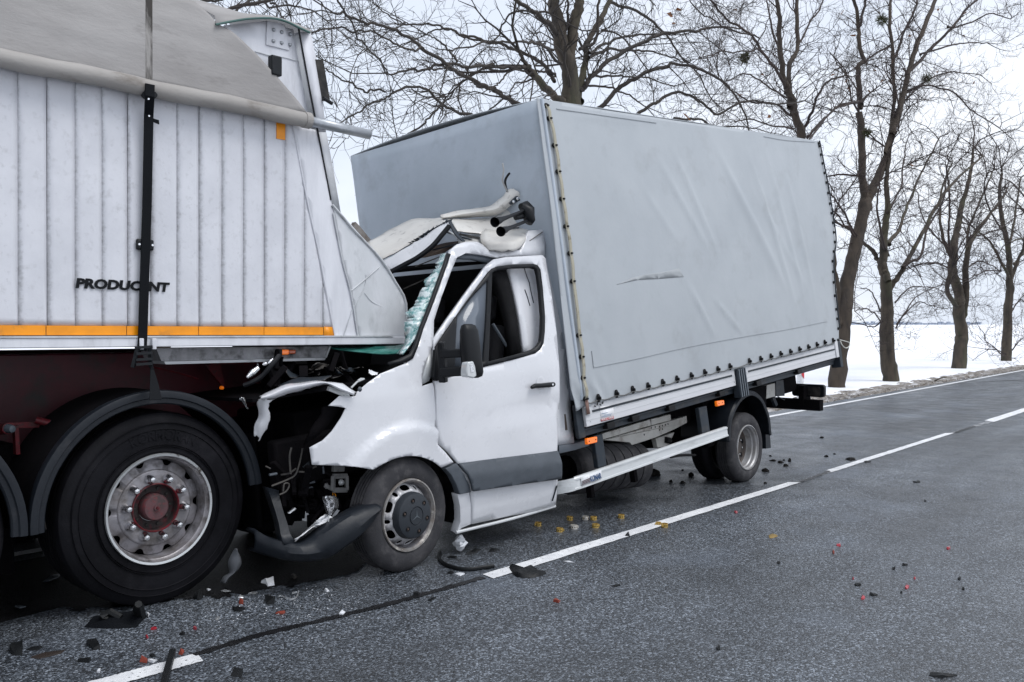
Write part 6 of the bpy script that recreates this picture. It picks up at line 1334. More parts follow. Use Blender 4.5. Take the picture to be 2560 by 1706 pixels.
big = [
 ('P', [(242, 900), (240, 640), (236, 465)], 56, 50, (0, 0), 0),
 ('P', [(228, 490), (208, 330), (190, 200), (172, 100), (150, 0), (130, -120)], 46, 22, (0, .3), .3),
 ('P', [(256, 480), (264, 350), (270, 200), (274, 90), (288, -20), (300, -160)], 36, 19, (0.00, -0.06), .3),
 ('P', [(292, 430), (312, 330), (328, 210), (368, 110), (418, 0), (450, -90)], 17, 11, (0, .4), .6),
 ('P', [(296, 215), (335, 180), (350, 110), (362, 20), (385, -60)], 9, 6, (0.00, -0.15), .7),
 ('P', [(205, 250), (222, 110), (212, 20), (225, -80)], 8, 5, (0.10, -0.12), .6),
 ('Q', [(2000, 220), (1925, 150), (1860, 90), (1715, -10), (1640, -80)], 24, 13, (0.00, -0.24), .5),
 ('Q', [(2060, 720), (1960, 640), (1850, 530), (1800, 490)], 34, 24, (0.00, -0.09), .4),
 ('Q', [(1830, 515), (1795, 450), (1755, 372)], 18, 12, (-0.10, -0.12)),
 ('Q', [(1810, 495), (1740, 500), (1650, 498), (1520, 490), (1380, 482), (1250, 484), (1120, 505), (1000, 520), (880, 532), (775, 540)], 16, 6, (-0.10, -0.48)),
 ('Q', [(1790, 800), (1700, 720), (1600, 640), (1500, 592), (1380, 530), (1250, 470), (1100, 380), (980, 295), (900, 235), (750, 190), (600, 152), (500, 100), (400, 100)], 24, 6, (0.00, -0.66)),
 ('Q', [(1990, 560), (1900, 430), (1850, 395), (1750, 350), (1620, 320), (1480, 290), (1350, 240), (1240, 190), (1120, 150), (1040, 140), (910, 182)], 16, 6, (0, 1.2)),
 ('Q', [(1620, 320), (1480, 325), (1350, 268), (1240, 215), (1120, 245), (1030, 275)], 10, 5, (.6, 1.4)),
 ('Q', [(2020, 360), (1920, 295), (1850, 285), (1700, 302), (1560, 322), (1400, 342), (1275, 372)], 12, 5, (0.00, -0.36)),
 ('Q', [(1770, 770), (1600, 690), (1500, 655), (1440, 615), (1405, 580), (1330, 622), (1235, 690)], 13, 5, (-.4, .8)),
 ('Q', [(1560, 880), (1430, 845), (1300, 812), (1200, 780), (1080, 690), (960, 655), (820, 680), (720, 735), (600, 800), (510, 860)], 15, 5, (-0.17, -0.60)),
 ('Q', [(1200, 782), (1110, 870), (1000, 960), (880, 1025)], 9, 6, (-0.42, -0.45)),
 ('Q', [(1060, 375), (960, 385), (880, 370), (700, 310), (560, 268), (430, 250), (262, 270), (100, 300)], 9, 6, (-0.52, -0.72)),
 ('Q', [(760, 690), (640, 660), (560, 630), (500, 595), (420, 580), (300, 490), (200, 420)], 9, 5, (-0.59, -0.72)),
 ('Q', [(1245, 480), (1215, 560), (1190, 640), (1150, 745), (1120, 945)], 7, 4, (-0.28, -0.30)),
 ('Q', [(400, -40), (450, 40), (520, 160), (580, 270), (680, 400), (770, 530), (862, 620)], 8, 4, (-0.70, -0.60)),
 ('Q', [(1560, 310), (1640, 200), (1700, 120), (1810, 85), (1985, 100)], 6, 9, (.4, 0)),
 ('Q', [(910, 180), (860, 150), (760, 80), (680, 0), (620, -70)], 6, 4, (1.2, 1.6)),
 ('Q', [(1310, 470), (1260, 400), (1180, 320), (1090, 260)], 9, 5, (-0.32, -0.12)),
 ('Q', [(1830, 540), (1720, 530), (1640, 580), (1580, 630)], 9, 5, (-0.10, -0.30)),
 ('Q', [(1900, 560), (1780, 590), (1720, 640), (1695, 720)], 8, 4, (-0.07, -0.21)),
 ('Q', [(2030, 570), (1950, 540), (1870, 520)], 10, 8, (0.00, -0.09)),
 ('Q', [(1700, 720), (1560, 800), (1430, 860), (1340, 900)], 7, 4, (-.2, 1)),
 ('P', [(300, 395), (340, 350), (420, 290), (540, 210), (660, 160), (780, 145), (880, 135), (1010, 155), (1120, 180)], 12, 4, (0.00, -0.54)),
 ('P', [(380, 515), (470, 420), (560, 360), (680, 305), (750, 295), (850, 325), (940, 380), (990, 450), (1040, 550), (1070, 640)], 11, 3.5, (0.20, -0.66)),
 ('P', [(540, 550), (610, 505), (680, 480), (780, 460), (880, 510), (940, 552), (1030, 490), (1100, 466), (1200, 480), (1330, 470)], 8, 3.5, (-0.17, -0.75)),
 ('P', [(320, 255), (390, 205), (470, 165), (580, 158), (660, 158)], 7, 4, (0, 1.0)),
 ('P', [(320, 270), (400, 240), (470, 235), (560, 235), (660, 260), (760, 292)], 7, 3.5, (0, .9)),
 ('P', [(720, 555), (850, 560), (910, 585), (1000, 595), (1100, 600)], 6, 3, (-0.35, -0.48)),
 ('P', [(420, 10), (530, 50), (620, 110), (680, 170), (760, 270), (830, 340), (900, 470)], 7, 3, (.4, 1.2)),
 ('P', [(305, 395), (420, 405), (520, 440), (590, 500)], 6, 3, (0.00, -0.36)),
 ('P', [(315, 350), (400, 350), (480, 352), (600, 375), (720, 405)], 6, 3, (0.00, -0.30)),
 ('P', [(-20, 200), (60, 210), (130, 240), (190, 300)], 4, 8, (-.8, 0)),
 ('P', [(380, 140), (440, 155), (520, 220), (600, 330)], 5, 3, (.3, 1)),
]
b0 = hit('P', 238, 700, np.array([0, YT, 0]), np.array([0, 1., 0])); b0[2] = .03
build_tree('large bare tree with two grey trunks, its lowest limbs spreading behind the canvas box', b0, YT, big, 4, (M_bark, M_twig), dens=.7, twig=1.0, droop=.45, rmin=.0036)
t2 = [
 ('P', [(1330, 900), (1318, 760), (1300, 650), (1280, 560), (1262, 490), (1240, 430), (1222, 300), (1218, 120), (1205, 0), (1196, -90)], 24, 7, (0, 0), .8),
 ('P', [(1262, 470), (1268, 320), (1300, 220), (1295, 0), (1300, -80)], 13, 7, (0, .4)),
 ('P', [(1235, 425), (1190, 330), (1110, 210), (1030, 130), (940, 70), (880, 0), (840, -60)], 9, 3, (0, -.8)),
 ('P', [(1310, 640), (1340, 580), (1362, 520), (1382, 450), (1440, 380), (1520, 350)], 9, 4, (0, -.5)),
 ('P', [(1225, 300), (1190, 180), (1165, 60), (1150, -40)], 6, 3, (0, .7)), ('P', [(1300, 220), (1345, 130), (1400, 40), (1420, -40)], 6, 3, (.3, .9)),
 ('P', [(1270, 540), (1180, 480), (1080, 470), (980, 420)], 6, 3, (0, 1)), ('P', [(1350, 640), (1420, 560), (1500, 500), (1580, 480)], 7, 3, (0, .6)),
 ('P', [(1120, 230), (1040, 240), (950, 230), (880, 260)], 4, 2.5, (-.4, -1)), ('P', [(1240, 460), (1150, 400), (1060, 350), (960, 380)], 5, 2.5, (0, -.8)),
 ('P', [(1280, 600), (1180, 590), (1080, 560), (1000, 570)], 5, 2.5, (0, -.8)), ('P', [(1030, 130), (960, 130), (860, 60), (780, -20)], 4, 2.5, (-.5, -1)),
]
b2 = hit('P', 1330, 760, np.array([0, YT, 0]), np.array([0, 1., 0])); b2[2] = .03
build_tree('brown bare tree whose forked top rises behind the rear roof corner of the box body', b2, YT, t2, 8, (M_bark2, M_twig2), dens=.8, twig=1.1, droop=.2, rmin=.0042, leaves=.012, mist=(('P', 1050, 270, 32),))
t3 = [
 ('O', [(295, 1405), (310, 1250), (330, 1100), (352, 950), (374, 830), (408, 650), (440, 470), (452, 400)], 44, 30, (0, 0), .15),
 ('O', [(448, 410), (432, 300), (428, 180), (420, 60), (412, -40)], 22, 18, (0, .3), .5),
 ('O', [(452, 420), (490, 340), (535, 250), (570, 150), (600, 0)], 26, 17, (0, -.3), .5),
 ('P', [(1590, 470), (1586, 330), (1606, 290), (1592, 200), (1592, 100), (1562, 0), (1540, -80)], 13, 7, (.3, .5)),
 ('P', [(1745, 590), (1780, 450), (1812, 330), (1850, 200), (1890, 100), (1938, 0), (1965, -70)], 15, 8, (-.3, -.5)),
 ('P', [(1708, 690), (1735, 540), (1738, 400), (1735, 290), (1720, 100), (1726, 0), (1735, -70)], 10, 6, (-.2, .4)),
 ('P', [(1815, 340), (1900, 240), (2000, 130), (2070, 50), (2130, 0), (2190, -60)], 8, 4, (-.4, -1)),
 ('P', [(1738, 300), (1790, 160), (1840, 40), (1870, -60)], 7, 4, (.2, .6)), ('P', [(1606, 290), (1660, 250), (1730, 210)], 5, 4, (.3, .3)),
 ('P', [(1592, 110), (1620, 20), (1640, -60)], 7, 5, (.4, .2)),
 ('P', [(1345, 660), (1420, 570), (1480, 520), (1560, 485), (1600, 475)], 4, 7, (-1, .2)),
 ('P', [(1790, 430), (1860, 400), (1950, 410), (2040, 440), (2120, 520), (2240, 600)], 6, 2.5, (-.3, -1.5)), ('P', [(1770, 520), (1850, 430), (1960, 360), (2060, 350), (2150, 350)], 5, 2.5, (-.3, 1.0)),
 ('P', [(1880, 250), (1980, 220), (2080, 200), (2180, 200)], 5, 2.5, (-.5, -1.2)), ('P', [(2000, 130), (2090, 110), (2200, 60), (2290, 90)], 5, 2.5, (-.8, -1.5)),
 ('O', [(318, 1040), (305, 930), (288, 790), (280, 690), (262, 600)], 13, 9, (0, .4), .4),
 ('O', [(400, 640), (350, 560), (300, 540), (240, 470), (190, 420)], 7, 4, (0, .6)), ('O', [(425, 290), (340, 280), (250, 300), (180, 320)], 7, 3, (0, .9)), ('O', [(395, 600), (330, 470), (270, 380), (220, 300)], 6, 3, (0, -.7)),
]
b3 = gp('O', 292, 1400, .03)
build_tree('leaning dark tree that forks above the rear edge of the canvas box', b3, b3[1], t3, 12, (M_bark2, M_twig2), dens=.72, twig=1.15, droop=.2, rmin=.0045, leaves=.012, mist=(('P', 1690, 95, 36), ('P', 1900, 370, 32), ('P', 1620, 620, 26)))
t4 = [
 ('O', [(578, 1385), (572, 1250), (568, 1100), (572, 990), (566, 880), (556, 790), (552, 740), (565, 600), (570, 450), (560, 320), (575, 200)], 42, 8, (0, 0), .4),
 ('O', [(545, 800), (520, 740), (480, 690), (440, 655), (400, 600), (340, 560)], 17, 5, (0, .8)),
 ('O', [(585, 870), (620, 820), (650, 770), (720, 640), (790, 500), (860, 380), (960, 270), (1060, 190)], 15, 5, (0, -.8)),
 ('O', [(575, 640), (605, 590), (640, 500), (690, 400), (760, 250), (830, 100)], 11, 4, (0, .6)), ('O', [(560, 700), (520, 600), (500, 480), (520, 330)], 9, 4, (0, -.6)),
 ('O', [(650, 770), (690, 740), (740, 700), (780, 560), (850, 430), (870, 300)], 8, 4, (-.3, .5)), ('O', [(570, 480), (620, 380), (640, 250), (660, 120)], 7, 3, (0, .8)),
 ('O', [(530, 1060), (490, 1000), (440, 980), (390, 1000)], 4, 2.5, (0, -.6)), ('O', [(535, 1050), (500, 1080), (450, 1070), (380, 1060)], 4, 2.5, (0, .6)), ('O', [(610, 1090), (650, 1020), (720, 960), (830, 980)], 4, 2, (0, -.6)), ('O', [(610, 1070), (660, 990), (740, 900), (850, 860)], 4, 2, (0, .6)), ('O', [(600, 960), (680, 880), (780, 880), (860, 900)], 4, 2, (0, .3)), ('O', [(530, 1000), (470, 900), (420, 880)], 4, 2, (0, .3)),
]
b4 = gp('O', 578, 1372, .03)
build_tree('stout mossy tree first right of the leaning trunk, with whippy low shoots', b4, b4[1], t4, 17, (M_bark, M_twig2), dens=.68, twig=1.15, droop=.25, rmin=.0048)
t5 = [
 ('O', [(932, 1320), (940, 1200), (945, 1100), (930, 985), (938, 900), (905, 800), (905, 700), (920, 600), (940, 500), (962, 400), (990, 270), (1010, 150)], 37, 6, (0, 0), .4),
 ('O', [(950, 1000), (962, 870), (970, 750), (990, 650), (1040, 570), (1110, 480), (1180, 380)], 22, 5, (0, -.6)),
 ('O', [(925, 980), (880, 905), (886, 830), (900, 770)], 13, 11, (0, -.3)), ('O', [(905, 750), (850, 620), (830, 500), (850, 350), (900, 220)], 11, 4, (0, .8)), ('O', [(985, 660), (1000, 540), (1060, 400), (1120, 250)], 8, 4, (-.3, .6)), ('O', [(900, 720), (880, 560), (890, 400), (870, 250)], 8, 4, (0, -.5)),
 ('O', [(880, 770), (820, 740), (760, 740), (690, 770)], 5, 2.5, (0, -.8)), ('O', [(970, 780), (1040, 740), (1100, 760), (1160, 790)], 5, 2.5, (0, .7)), ('O', [(1000, 620), (1080, 600), (1160, 560), (1240, 500)], 5, 2.5, (-.3, -.9)), ('O', [(870, 660), (800, 600), (740, 500), (720, 380)], 5, 2.5, (0, 1)),
]
b5 = gp('O', 932, 1306, .03)
build_tree('bare tree with a looped side stem, second from the right end of the row', b5, b5[1], t5, 23, (M_bark, M_twig2), dens=.6, twig=1.25, droop=.25, rmin=.0055)
t6 = [
 ('O', [(1184, 1285), (1190, 1150), (1190, 1000), (1196, 880), (1196, 800), (1190, 700), (1166, 530), (1150, 400), (1160, 280)], 27, 6, (0, 0), .4),
 ('O', [(1200, 830), (1240, 740), (1275, 640), (1300, 500)], 12, 5, (0, -.6)), ('O', [(1185, 810), (1135, 710), (1080, 620), (1010, 560)], 9, 4, (0, .7)), ('O', [(1195, 720), (1215, 600), (1230, 450), (1260, 300)], 9, 4, (0, .6)), ('O', [(1180, 620), (1100, 500), (1060, 380), (1080, 280)], 6, 3, (0, -.8)),
 ('O', [(1150, 790), (1080, 790), (1000, 820), (980, 840)], 5, 2, (0, -.8)), ('O', [(1165, 1230), (1120, 1190), (1070, 1150)], 4, 2, (0, -.5)), ('O', [(1170, 1220), (1130, 1200), (1090, 1200)], 4, 2, (0, .5)), ('O', [(1210, 1200), (1250, 1150), (1300, 1120)], 4, 2, (0, .5)), ('O', [(1215, 1000), (1260, 940), (1310, 980)], 4, 2, (0, -.5)), ('O', [(1230, 750), (1290, 700), (1360, 690), (1400, 720)], 6, 3, (0, .5)),
]
b6 = gp('O', 1186, 1265, .03)
build_tree('rightmost bare tree of the row, small shrubby shoots at its foot', b6, b6[1], t6, 29, (M_bark, M_twig2), dens=.58, twig=1.3, droop=.25, rmin=.006)
# a tree beyond the right edge of the frame whose branches reach in, and one behind the trailer
t7 = [('O', [(1420, 1230), (1422, 1000), (1410, 820), (1380, 640), (1340, 480), (1320, 340)], 24, 6, (0, 0), .4), ('O', [(1410, 820), (1460, 680), (1500, 500)], 12, 5, (0, .5)), ('O', [(1390, 700), (1330, 640), (1270, 620), (1210, 640)], 7, 3, (0, -.8)), ('O', [(1370, 600), (1300, 500), (1240, 440)], 7, 3, (0, .8)), ('O', [(1345, 500), (1260, 380), (1200, 320)], 6, 3, (0, -.5)), ('O', [(1400, 880), (1340, 860), (1290, 900), (1240, 960)], 4, 2, (0, -.5))]
b7 = gp('O', 1420, 1235, .03)
build_tree('bare tree just off the right edge, only its outer branches reaching into view', b7, b7[1], t7, 31, (M_bark, M_twig2), dens=.5, twig=1.35, droop=.25, rmin=.0065)
t8 = [('A', [(700, 1600), (720, 700), (760, 300), (800, 60), (860, -120)], 46, 18, (0, 0), .3), ('A', [(760, 300), (900, 120), (1010, 40), (1190, -10), (1230, -80)], 12, 6, (0, -.5)), ('A', [(800, 60), (920, 14), (960, 2), (1020, -40)], 8, 3, (0, -.4)), ('A', [(1180, 10), (1210, 40), (1235, 78)], 5, 3, (-.3, -.5)), ('A', [(1000, 60), (1100, -10), (1190, 20), (1300, 30), (1420, 90)], 6, 3, (0, .5)), ('A', [(860, -60), (1050, -90), (1250, -60), (1400, 10)], 8, 3, (0, .6))]
b8 = hit('A', 700, 1400, np.array([0, 9.0, 0]), np.array([0, 1., 0])); b8[2] = .03
build_tree('tree hidden behind the trailer, its thin twigs showing above the sheet end', b8, 9.0, t8, 37, (M_bark, M_twig), dens=.8, twig=1.0, droop=.4, rmin=.0036)
# ================================================================== wreckage on the road
M_brass = pmat('brass', (.66, .45, .13), .3, metal=.55, dirt=(.2, .13, .03), dscale=90)
M_slot = pmat('ring_slot', (.06, .04, .012), .6)
M_steelr = pmat('plated_steel', (.75, .72, .66), .28, metal=.55)
M_pl = pmat('shard_black', (.007, .008, .009), .5, spec=.3, bump=.2, bscale=80)
M_redp = pmat('red_lens_shard', (.34, .015, .028), .25, coat=.4)
M_rust = pmat('rust_shard', (.2, .035, .02), .7)
M_sil = pmat('silver_shard', (.75, .77, .79), .2, metal=.75)
M_wh = pmat('white_shard', (.75, .77, .8), .35, col2=(.6, .62, .66), nscale=20, bump=.6, bscale=40)
M_clod = pmat('mud_clod', (.008, .0075, .0075), .95, spec=.15, col2=(.03, .028, .026), nscale=30, bump=.8, bscale=60)
M_leafy = pmat('dead_leaf', (.22, .15, .05), .8)
rd = random.Random(77)
def ring_piece(c, x, y, m, label, yaw, lying=False, sz=1.0):
    p = gp(c, x, y); R, h, w = .026*sz, .028*sz, .004; g = G()
    t = thing('hose_clamp', label, 'clamp', p, 'small metal rings scattered by the centre line')
    z0 = .0005
    prof = [(R-w, z0), (R, z0), (R, h), (R-w, h), (R-w, z0)]
    if not lying: g.lathe(p, UP, prof, 28)
    else: g.lathe(p+UP*(R+.0005)-np.array([math.cos(yaw), math.sin(yaw), 0])*h/2, np.array([math.cos(yaw), math.sin(yaw), 0]), prof, 28)
    g.obj('band', m, t, smooth=30)
    for k in range(9):
        a = yaw + k*2*math.pi/9; d = np.array([math.cos(a), math.sin(a), 0]); n_ = np.array([-d[1], d[0], 0])
        if lying: break
        q = p + d*(R+.0004)+UP*h*.5; g = G(); g.prism([q-n_*.003-UP*.005, q+n_*.003-UP*.005, q+n_*.003+UP*.005, q-n_*.003+UP*.005], d*.0006); g.obj('slot', M_slot, t, smooth=0)
    a = yaw+2.2; d = np.array([math.cos(a), math.sin(a), 0]); g = G(); q = p + d*(R+.004)+UP*h*.5; g.bar(q-UP*.008+d*0, q+UP*.008, .012, .008, d); g.obj('screw_housing', m, t)
rings = [('R', 1543, 148, M_brass, 'brass ring on the asphalt, at the upper left of the scattered rings'), ('R', 1658, 146, M_steelr, 'silver ring touching a brass ring on its right, upper middle of the scatter'),
 ('R', 1718, 148, M_brass, 'brass ring touching a silver ring on its left, upper middle of the scatter'), ('R', 1921, 134, M_brass, 'lone brass ring on the asphalt nearest the side guard, right end of the upper row'),
 ('R', 1310, 192, M_brass, 'brass ring closest to the cab sill, leftmost of the scatter'), ('R', 1468, 234, M_brass, 'brass ring at the lower left of the scatter, nearest the camera'),
 ('R', 1574, 212, M_steelr, 'silver ring between two brass rings in the lower row'), ('R', 1731, 204, M_brass, 'brass ring at the right of the lower row, below the touching pair'),
 ('R', 2240, 200, M_brass, 'brass ring standing on the lower edge of the white centre dash')]
for k, (c, x, y, m, lb) in enumerate(rings): ring_piece(c, x, y, m, lb, rd.uniform(0, 6), sz=1.0)
ring_piece('R', 2196, 185, M_brass, 'flat brass ring lying on the white dash beside an upright ring', .4, lying=False, sz=.8)
def shard(name, lab, cat, c, pts, h, m, z=0.0, group=None, bevel=0.0, wav=.0):
    """flat broken piece lying on the road: outline dropped on the road, then given thickness and a little warp"""
    q = [gp(c, x, y) for x, y in pts]; ctr = np.mean(q, 0); g = G(); n = len(q)
    base = [p+UP*.0008 for p in q]; mid = [ctr + (p-ctr)*.93 + UP*(h*(.7+.5*math.sin(i*2.1+len(lab)))) for i, p in enumerate(q)]; top = ctr + UP*h*(1.15+wav)
    g.add(base+mid+[top], [tuple(range(n-1, -1, -1))] + [(i, (i+1) % n, n+(i+1) % n, n+i) for i in range(n)] + [(n+i, n+(i+1) % n, 2*n) for i in range(n)])
    me_o = G(); me_o.v = g.v; me_o.f = g.f
    o = me_o.obj(name, m, None, smooth=50); off = Vector(ctr); 
    for v in o.data.vertices: v.co -= off
    o.location = off; tag(o, lab, cat, group); return o
def loc(o):
    ctr = sum((v.co for v in o.data.vertices), Vector())/len(o.data.vertices); ctr.z = 0
    for v in o.data.vertices: v.co -= ctr
    o.location = ctr; return o
GR = 'broken pieces on the road'
shard('bumper_piece', 'curved dark plastic piece lying across the near end of the white dash', 'debris', 'R', [(1094, 502), (1112, 503), (1150, 520), (1200, 518), (1260, 512), (1320, 522), (1372, 545), (1330, 562), (1270, 575), (1200, 577), (1150, 568), (1112, 535)], .028, M_pl)
tr = catmull([gp('R', x, y, .012) for x, y in ((590, 395), (585, 430), (620, 470), (700, 500), (800, 512), (900, 500), (985, 488))], 5)
g = G(); g.tube(tr, [.02, .022, .02, .018]+[.014]*(len(tr)-4), 7, flat=.7); tag(loc(g.obj('trim_strip', M_pl, None)), 'bent black trim strip on the asphalt behind the van front wheel', 'debris')
g = G(); c0 = gp('R', 735, 388); rows = []
for i in range(7):
    row = []
    for j in range(9):
        a = 2*math.pi*j/8; r_ = .045*math.sin(math.pi*(i+.6)/7.2)*(1+.25*math.sin(j*3+i*2)); row.append(c0+np.array([math.cos(a)*r_, math.sin(a)*r_, 0])+UP*(.012+.11*i/6))
    rows.append(row)
g.grid(rows); g.add(rows[0][:8], [tuple(range(8))]); g.add(rows[-1][:8], [tuple(range(8))]); tag(loc(g.obj('crumpled_piece', M_wh, None, smooth=0)), 'crumpled white lump on the road just behind the van front wheel', 'debris')
shard('plastic_piece', 'flat black plate beside the crumpled white lump', 'debris', 'R', [(775, 405), (800, 380), (850, 368), (890, 368), (860, 390), (815, 402)], .012, M_pl)
shard('plastic_piece', 'small black and white chip right of the flat black plate', 'debris', 'R', [(945, 385), (960, 370), (1020, 360), (1028, 370), (985, 385)], .012, M_pl)
shard('plastic_piece', 'thin dark sliver above the bent trim strip', 'debris', 'R', [(640, 425), (660, 415), (715, 425), (700, 432)], .01, M_pl)
shard('plastic_piece', 'dark sliver under the bent trim strip, left of the pale patch', 'debris', 'R', [(640, 540), (660, 532), (692, 540), (670, 550)], .01, M_pl)
shard('paper_scrap', 'pale grey scrap below the bent trim strip', 'debris', 'R', [(695, 545), (730, 535), (770, 548), (735, 562)], .008, M_wh)
shard('plastic_piece', 'small black wedge on the white dash', 'debris', 'R', [(1950, 270), (1962, 252), (1975, 262), (1985, 272)], .025, M_pl)
shard('plastic_piece', 'black chip lying at the tar joint', 'debris', 'R', [(390, 705), (405, 680), (440, 690), (430, 708)], .015, M_pl)
shard('plastic_piece', 'dark flake just below the tar joint', 'debris', 'R', [(495, 742), (530, 722), (560, 722), (520, 748)], .008, M_pl)
shard('plastic_piece', 'dark flat chip in the near lane, middle of the picture', 'debris', 'R', [(1845, 636), (1875, 626), (1915, 632), (1885, 640)], .008, M_pl)
shard('stone_chip', 'pale stone chip with dark edge in the near lane below the bumper piece', 'debris', 'R', [(1420, 750), (1440, 735), (1475, 745), (1460, 760)], .014, M_rust)
shard('metal_sliver', 'thin white sliver below the white dash', 'debris', 'R', [(1495, 452), (1540, 452), (1578, 462), (1540, 460)], .004, M_wh)
# by the trailer wheel
shard('cloth_heap', 'dark rag heap on the road in front of the trailer wheel', 'debris', 'S', [(550, 572), (600, 535), (680, 520), (700, 500), (760, 515), (830, 505), (890, 470), (950, 490), (940, 520), (890, 575), (760, 582), (650, 580)], .03, M_strap, wav=.3)
g = G(); g.tube([gp('S', 690, 520, .01), gp('S', 685, 490, .05), gp('S', 720, 470, .06), gp('S', 790, 510, .03)], [.03, .025, .02, .02], 7); g.tube([gp('S', 920, 500, .01), gp('S', 905, 450, .07), gp('S', 905, 420, .12)], [.03, .03, .018], 7); tag(loc(g.obj('rubber_lump', M_pl, None, smooth=0)), 'torn black rubber lumps on top of the dark rag heap', 'debris')
gA = [gp('S', 1060, 931+30, .03), gp('S', 1128, 712, .04)]; g = G(); g.bar(gA[0]+UP*-.012, gA[1]-UP*.012, .028, .03); tag(loc(g.obj('plastic_rod', M_pl, None, bevel=.004)), 'straight black plastic rod lying across the white dash at the bottom edge', 'debris')
for pts, m, h, nm, lb in (
 ([(1495, 150), (1535, 55), (1570, 100), (1577, 150), (1560, 195), (1525, 205), (1500, 195)], pmat('cover_grey', (.2, .21, .23), .4), .02, 'lamp_cover', 'grey curved cover flap leaning at the foot of the trailer tyre'),
 ([(1705, 285), (1730, 272), (1790, 275), (1795, 300), (1750, 308), (1735, 290)], M_wh, .03, 'lamp_piece', 'white curved lamp piece in the shadow between the two wheels'),
 ([(1260, 385), (1275, 362), (1310, 358), (1330, 380), (1290, 395)], M_pl, .03, 'plastic_piece', 'black lump at the right foot of the trailer tyre'),
 ([(1515, 455), (1560, 442), (1605, 450), (1580, 470), (1540, 470)], M_pl, .015, 'plastic_piece', 'black flat piece below the red chip near the trailer wheel'),
 ([(1730, 400), (1760, 380), (1800, 385), (1790, 420), (1745, 425)], M_pl, .03, 'plastic_piece', 'dark lump left of the silver curl'),
 ([(1555, 380), (1570, 368), (1592, 372), (1590, 382)], M_sil, .01, 'metal_piece', 'bright silver chip above the red chip'),
 ([(1440, 335), (1470, 330), (1515, 338), (1470, 345)], M_sil, .006, 'metal_piece', 'thin bright strip at the edge of the trailer tyre shadow'),
 ([(1350, 330), (1365, 322), (1378, 330), (1360, 338)], M_wh, .01, 'glass_piece', 'small white bit nearest the trailer tyre'),
 ([(1615, 355), (1640, 345), (1685, 345), (1670, 358)], M_sil, .006, 'metal_piece', 'bent silver strip right of the bright chip'),
 ([(1560, 418), (1565, 402), (1592, 402), (1590, 424)], M_rust, .018, 'red_piece', 'square dull red chip near the trailer wheel'),
 ([(1800, 485), (1815, 472), (1865, 478), (1850, 488)], M_rust, .012, 'red_piece', 'long flat orange-red sliver in the lane right of the trailer wheel'),
 ([(985, 590), (1000, 575), (1025, 582), (1010, 590)], M_redp, .012, 'red_piece', 'red sliver below the dark rag heap'),
 ([(1262, 585), (1275, 568), (1288, 578), (1280, 592)], M_redp, .012, 'red_piece', 'red splinter right of the dark rag heap'),
 ([(950, 640), (962, 630), (972, 640), (960, 648)], M_redp, .012, 'red_piece', 'tiny red bit above the black rod'),
 ([(1165, 750), (1180, 728), (1205, 735), (1190, 755)], M_rust, .015, 'red_piece', 'orange-red chip right of the top of the black rod'),
 ([(912, 800), (925, 782), (965, 788), (960, 808)], M_rust, .018, 'red_piece', 'orange-red chip left of the black rod'),
 ([(965, 795), (990, 782), (1030, 788), (1000, 808)], M_wh, .01, 'glass_piece', 'pale chip beside the orange-red chip left of the black rod'),
 ([(565, 690), (575, 655), (630, 655), (655, 715), (610, 722)], M_pl, .02, 'plastic_piece', 'black jagged piece in the lane left of the black rod'),
 ([(505, 800), (530, 785), (595, 783), (585, 805)], M_pl, .015, 'plastic_piece', 'black bar-shaped chip nearest the near end of the left dash'),
 ([(60, 740), (75, 690), (120, 680), (150, 700), (145, 755), (90, 755)], M_pl, .03, 'plastic_piece', 'black clump at the far left of the lane'),
 ([(165, 720), (210, 705), (280, 705), (240, 725)], M_pl, .01, 'plastic_piece', 'thin black flake beside the far left clump'),
 ([(200, 775), (290, 740), (430, 718), (400, 745), (260, 780)], pmat('oil_board', (.02, .013, .01), .7), .008, 'plastic_piece', 'long dark brown strip in the lane at the left'),
 ([(632, 868), (640, 850), (658, 855), (652, 872)], M_wh, .012, 'glass_piece', 'small white chip at the bottom left of the lane'),
 ([(1505, 890), (1530, 850), (1590, 860), (1580, 900)], M_pl, .015, 'plastic_piece', 'dark smear-like flake below the tar joint at the bottom'),
 ([(1170, 618), (1190, 608), (1210, 618), (1190, 628)], M_pl, .012, 'plastic_piece', 'little black chip between rag heap and tar joint'),
 ([(975, 760), (1000, 752), (1020, 762), (995, 770)], M_pl, .01, 'plastic_piece', 'little black flake left of the rod tip'),
 ([(270, 280), (330, 245), (395, 228), (390, 245), (320, 275)], M_trim2, .012, 'plastic_piece', 'grey strip in the shadow behind the trailer wheel'),
 ([(95, 440), (130, 432), (170, 442), (130, 452)], M_trim2, .01, 'plastic_piece', 'grey flake in the shadow at the far left'),
 ([(960, 500), (966, 478), (978, 490), (970, 508)], M_wh, .015, 'glass_piece', 'white splinter at the right end of the dark rag heap'),
 ([(2215, 492), (2235, 470), (2262, 475), (2240, 496)], M_wh, .012, 'glass_piece', 'white oval chip lying on the tar joint'),
 ([(2120, 335), (2135, 318), (2152, 338), (2135, 342)], M_wh, .012, 'glass_piece', 'white star-like splinter in front of the bumper skin'),
 ([(1405, 520), (1425, 502), (1440, 512), (1420, 528)], M_sil, .005, 'metal_piece', 'small silver loop in the lane above the tar joint'),
 ([(1900, 250), (1920, 232), (1945, 245), (1925, 260)], M_darkw, .02, 'plastic_piece', 'dark clip in the shadow under the bumper skin'),
):
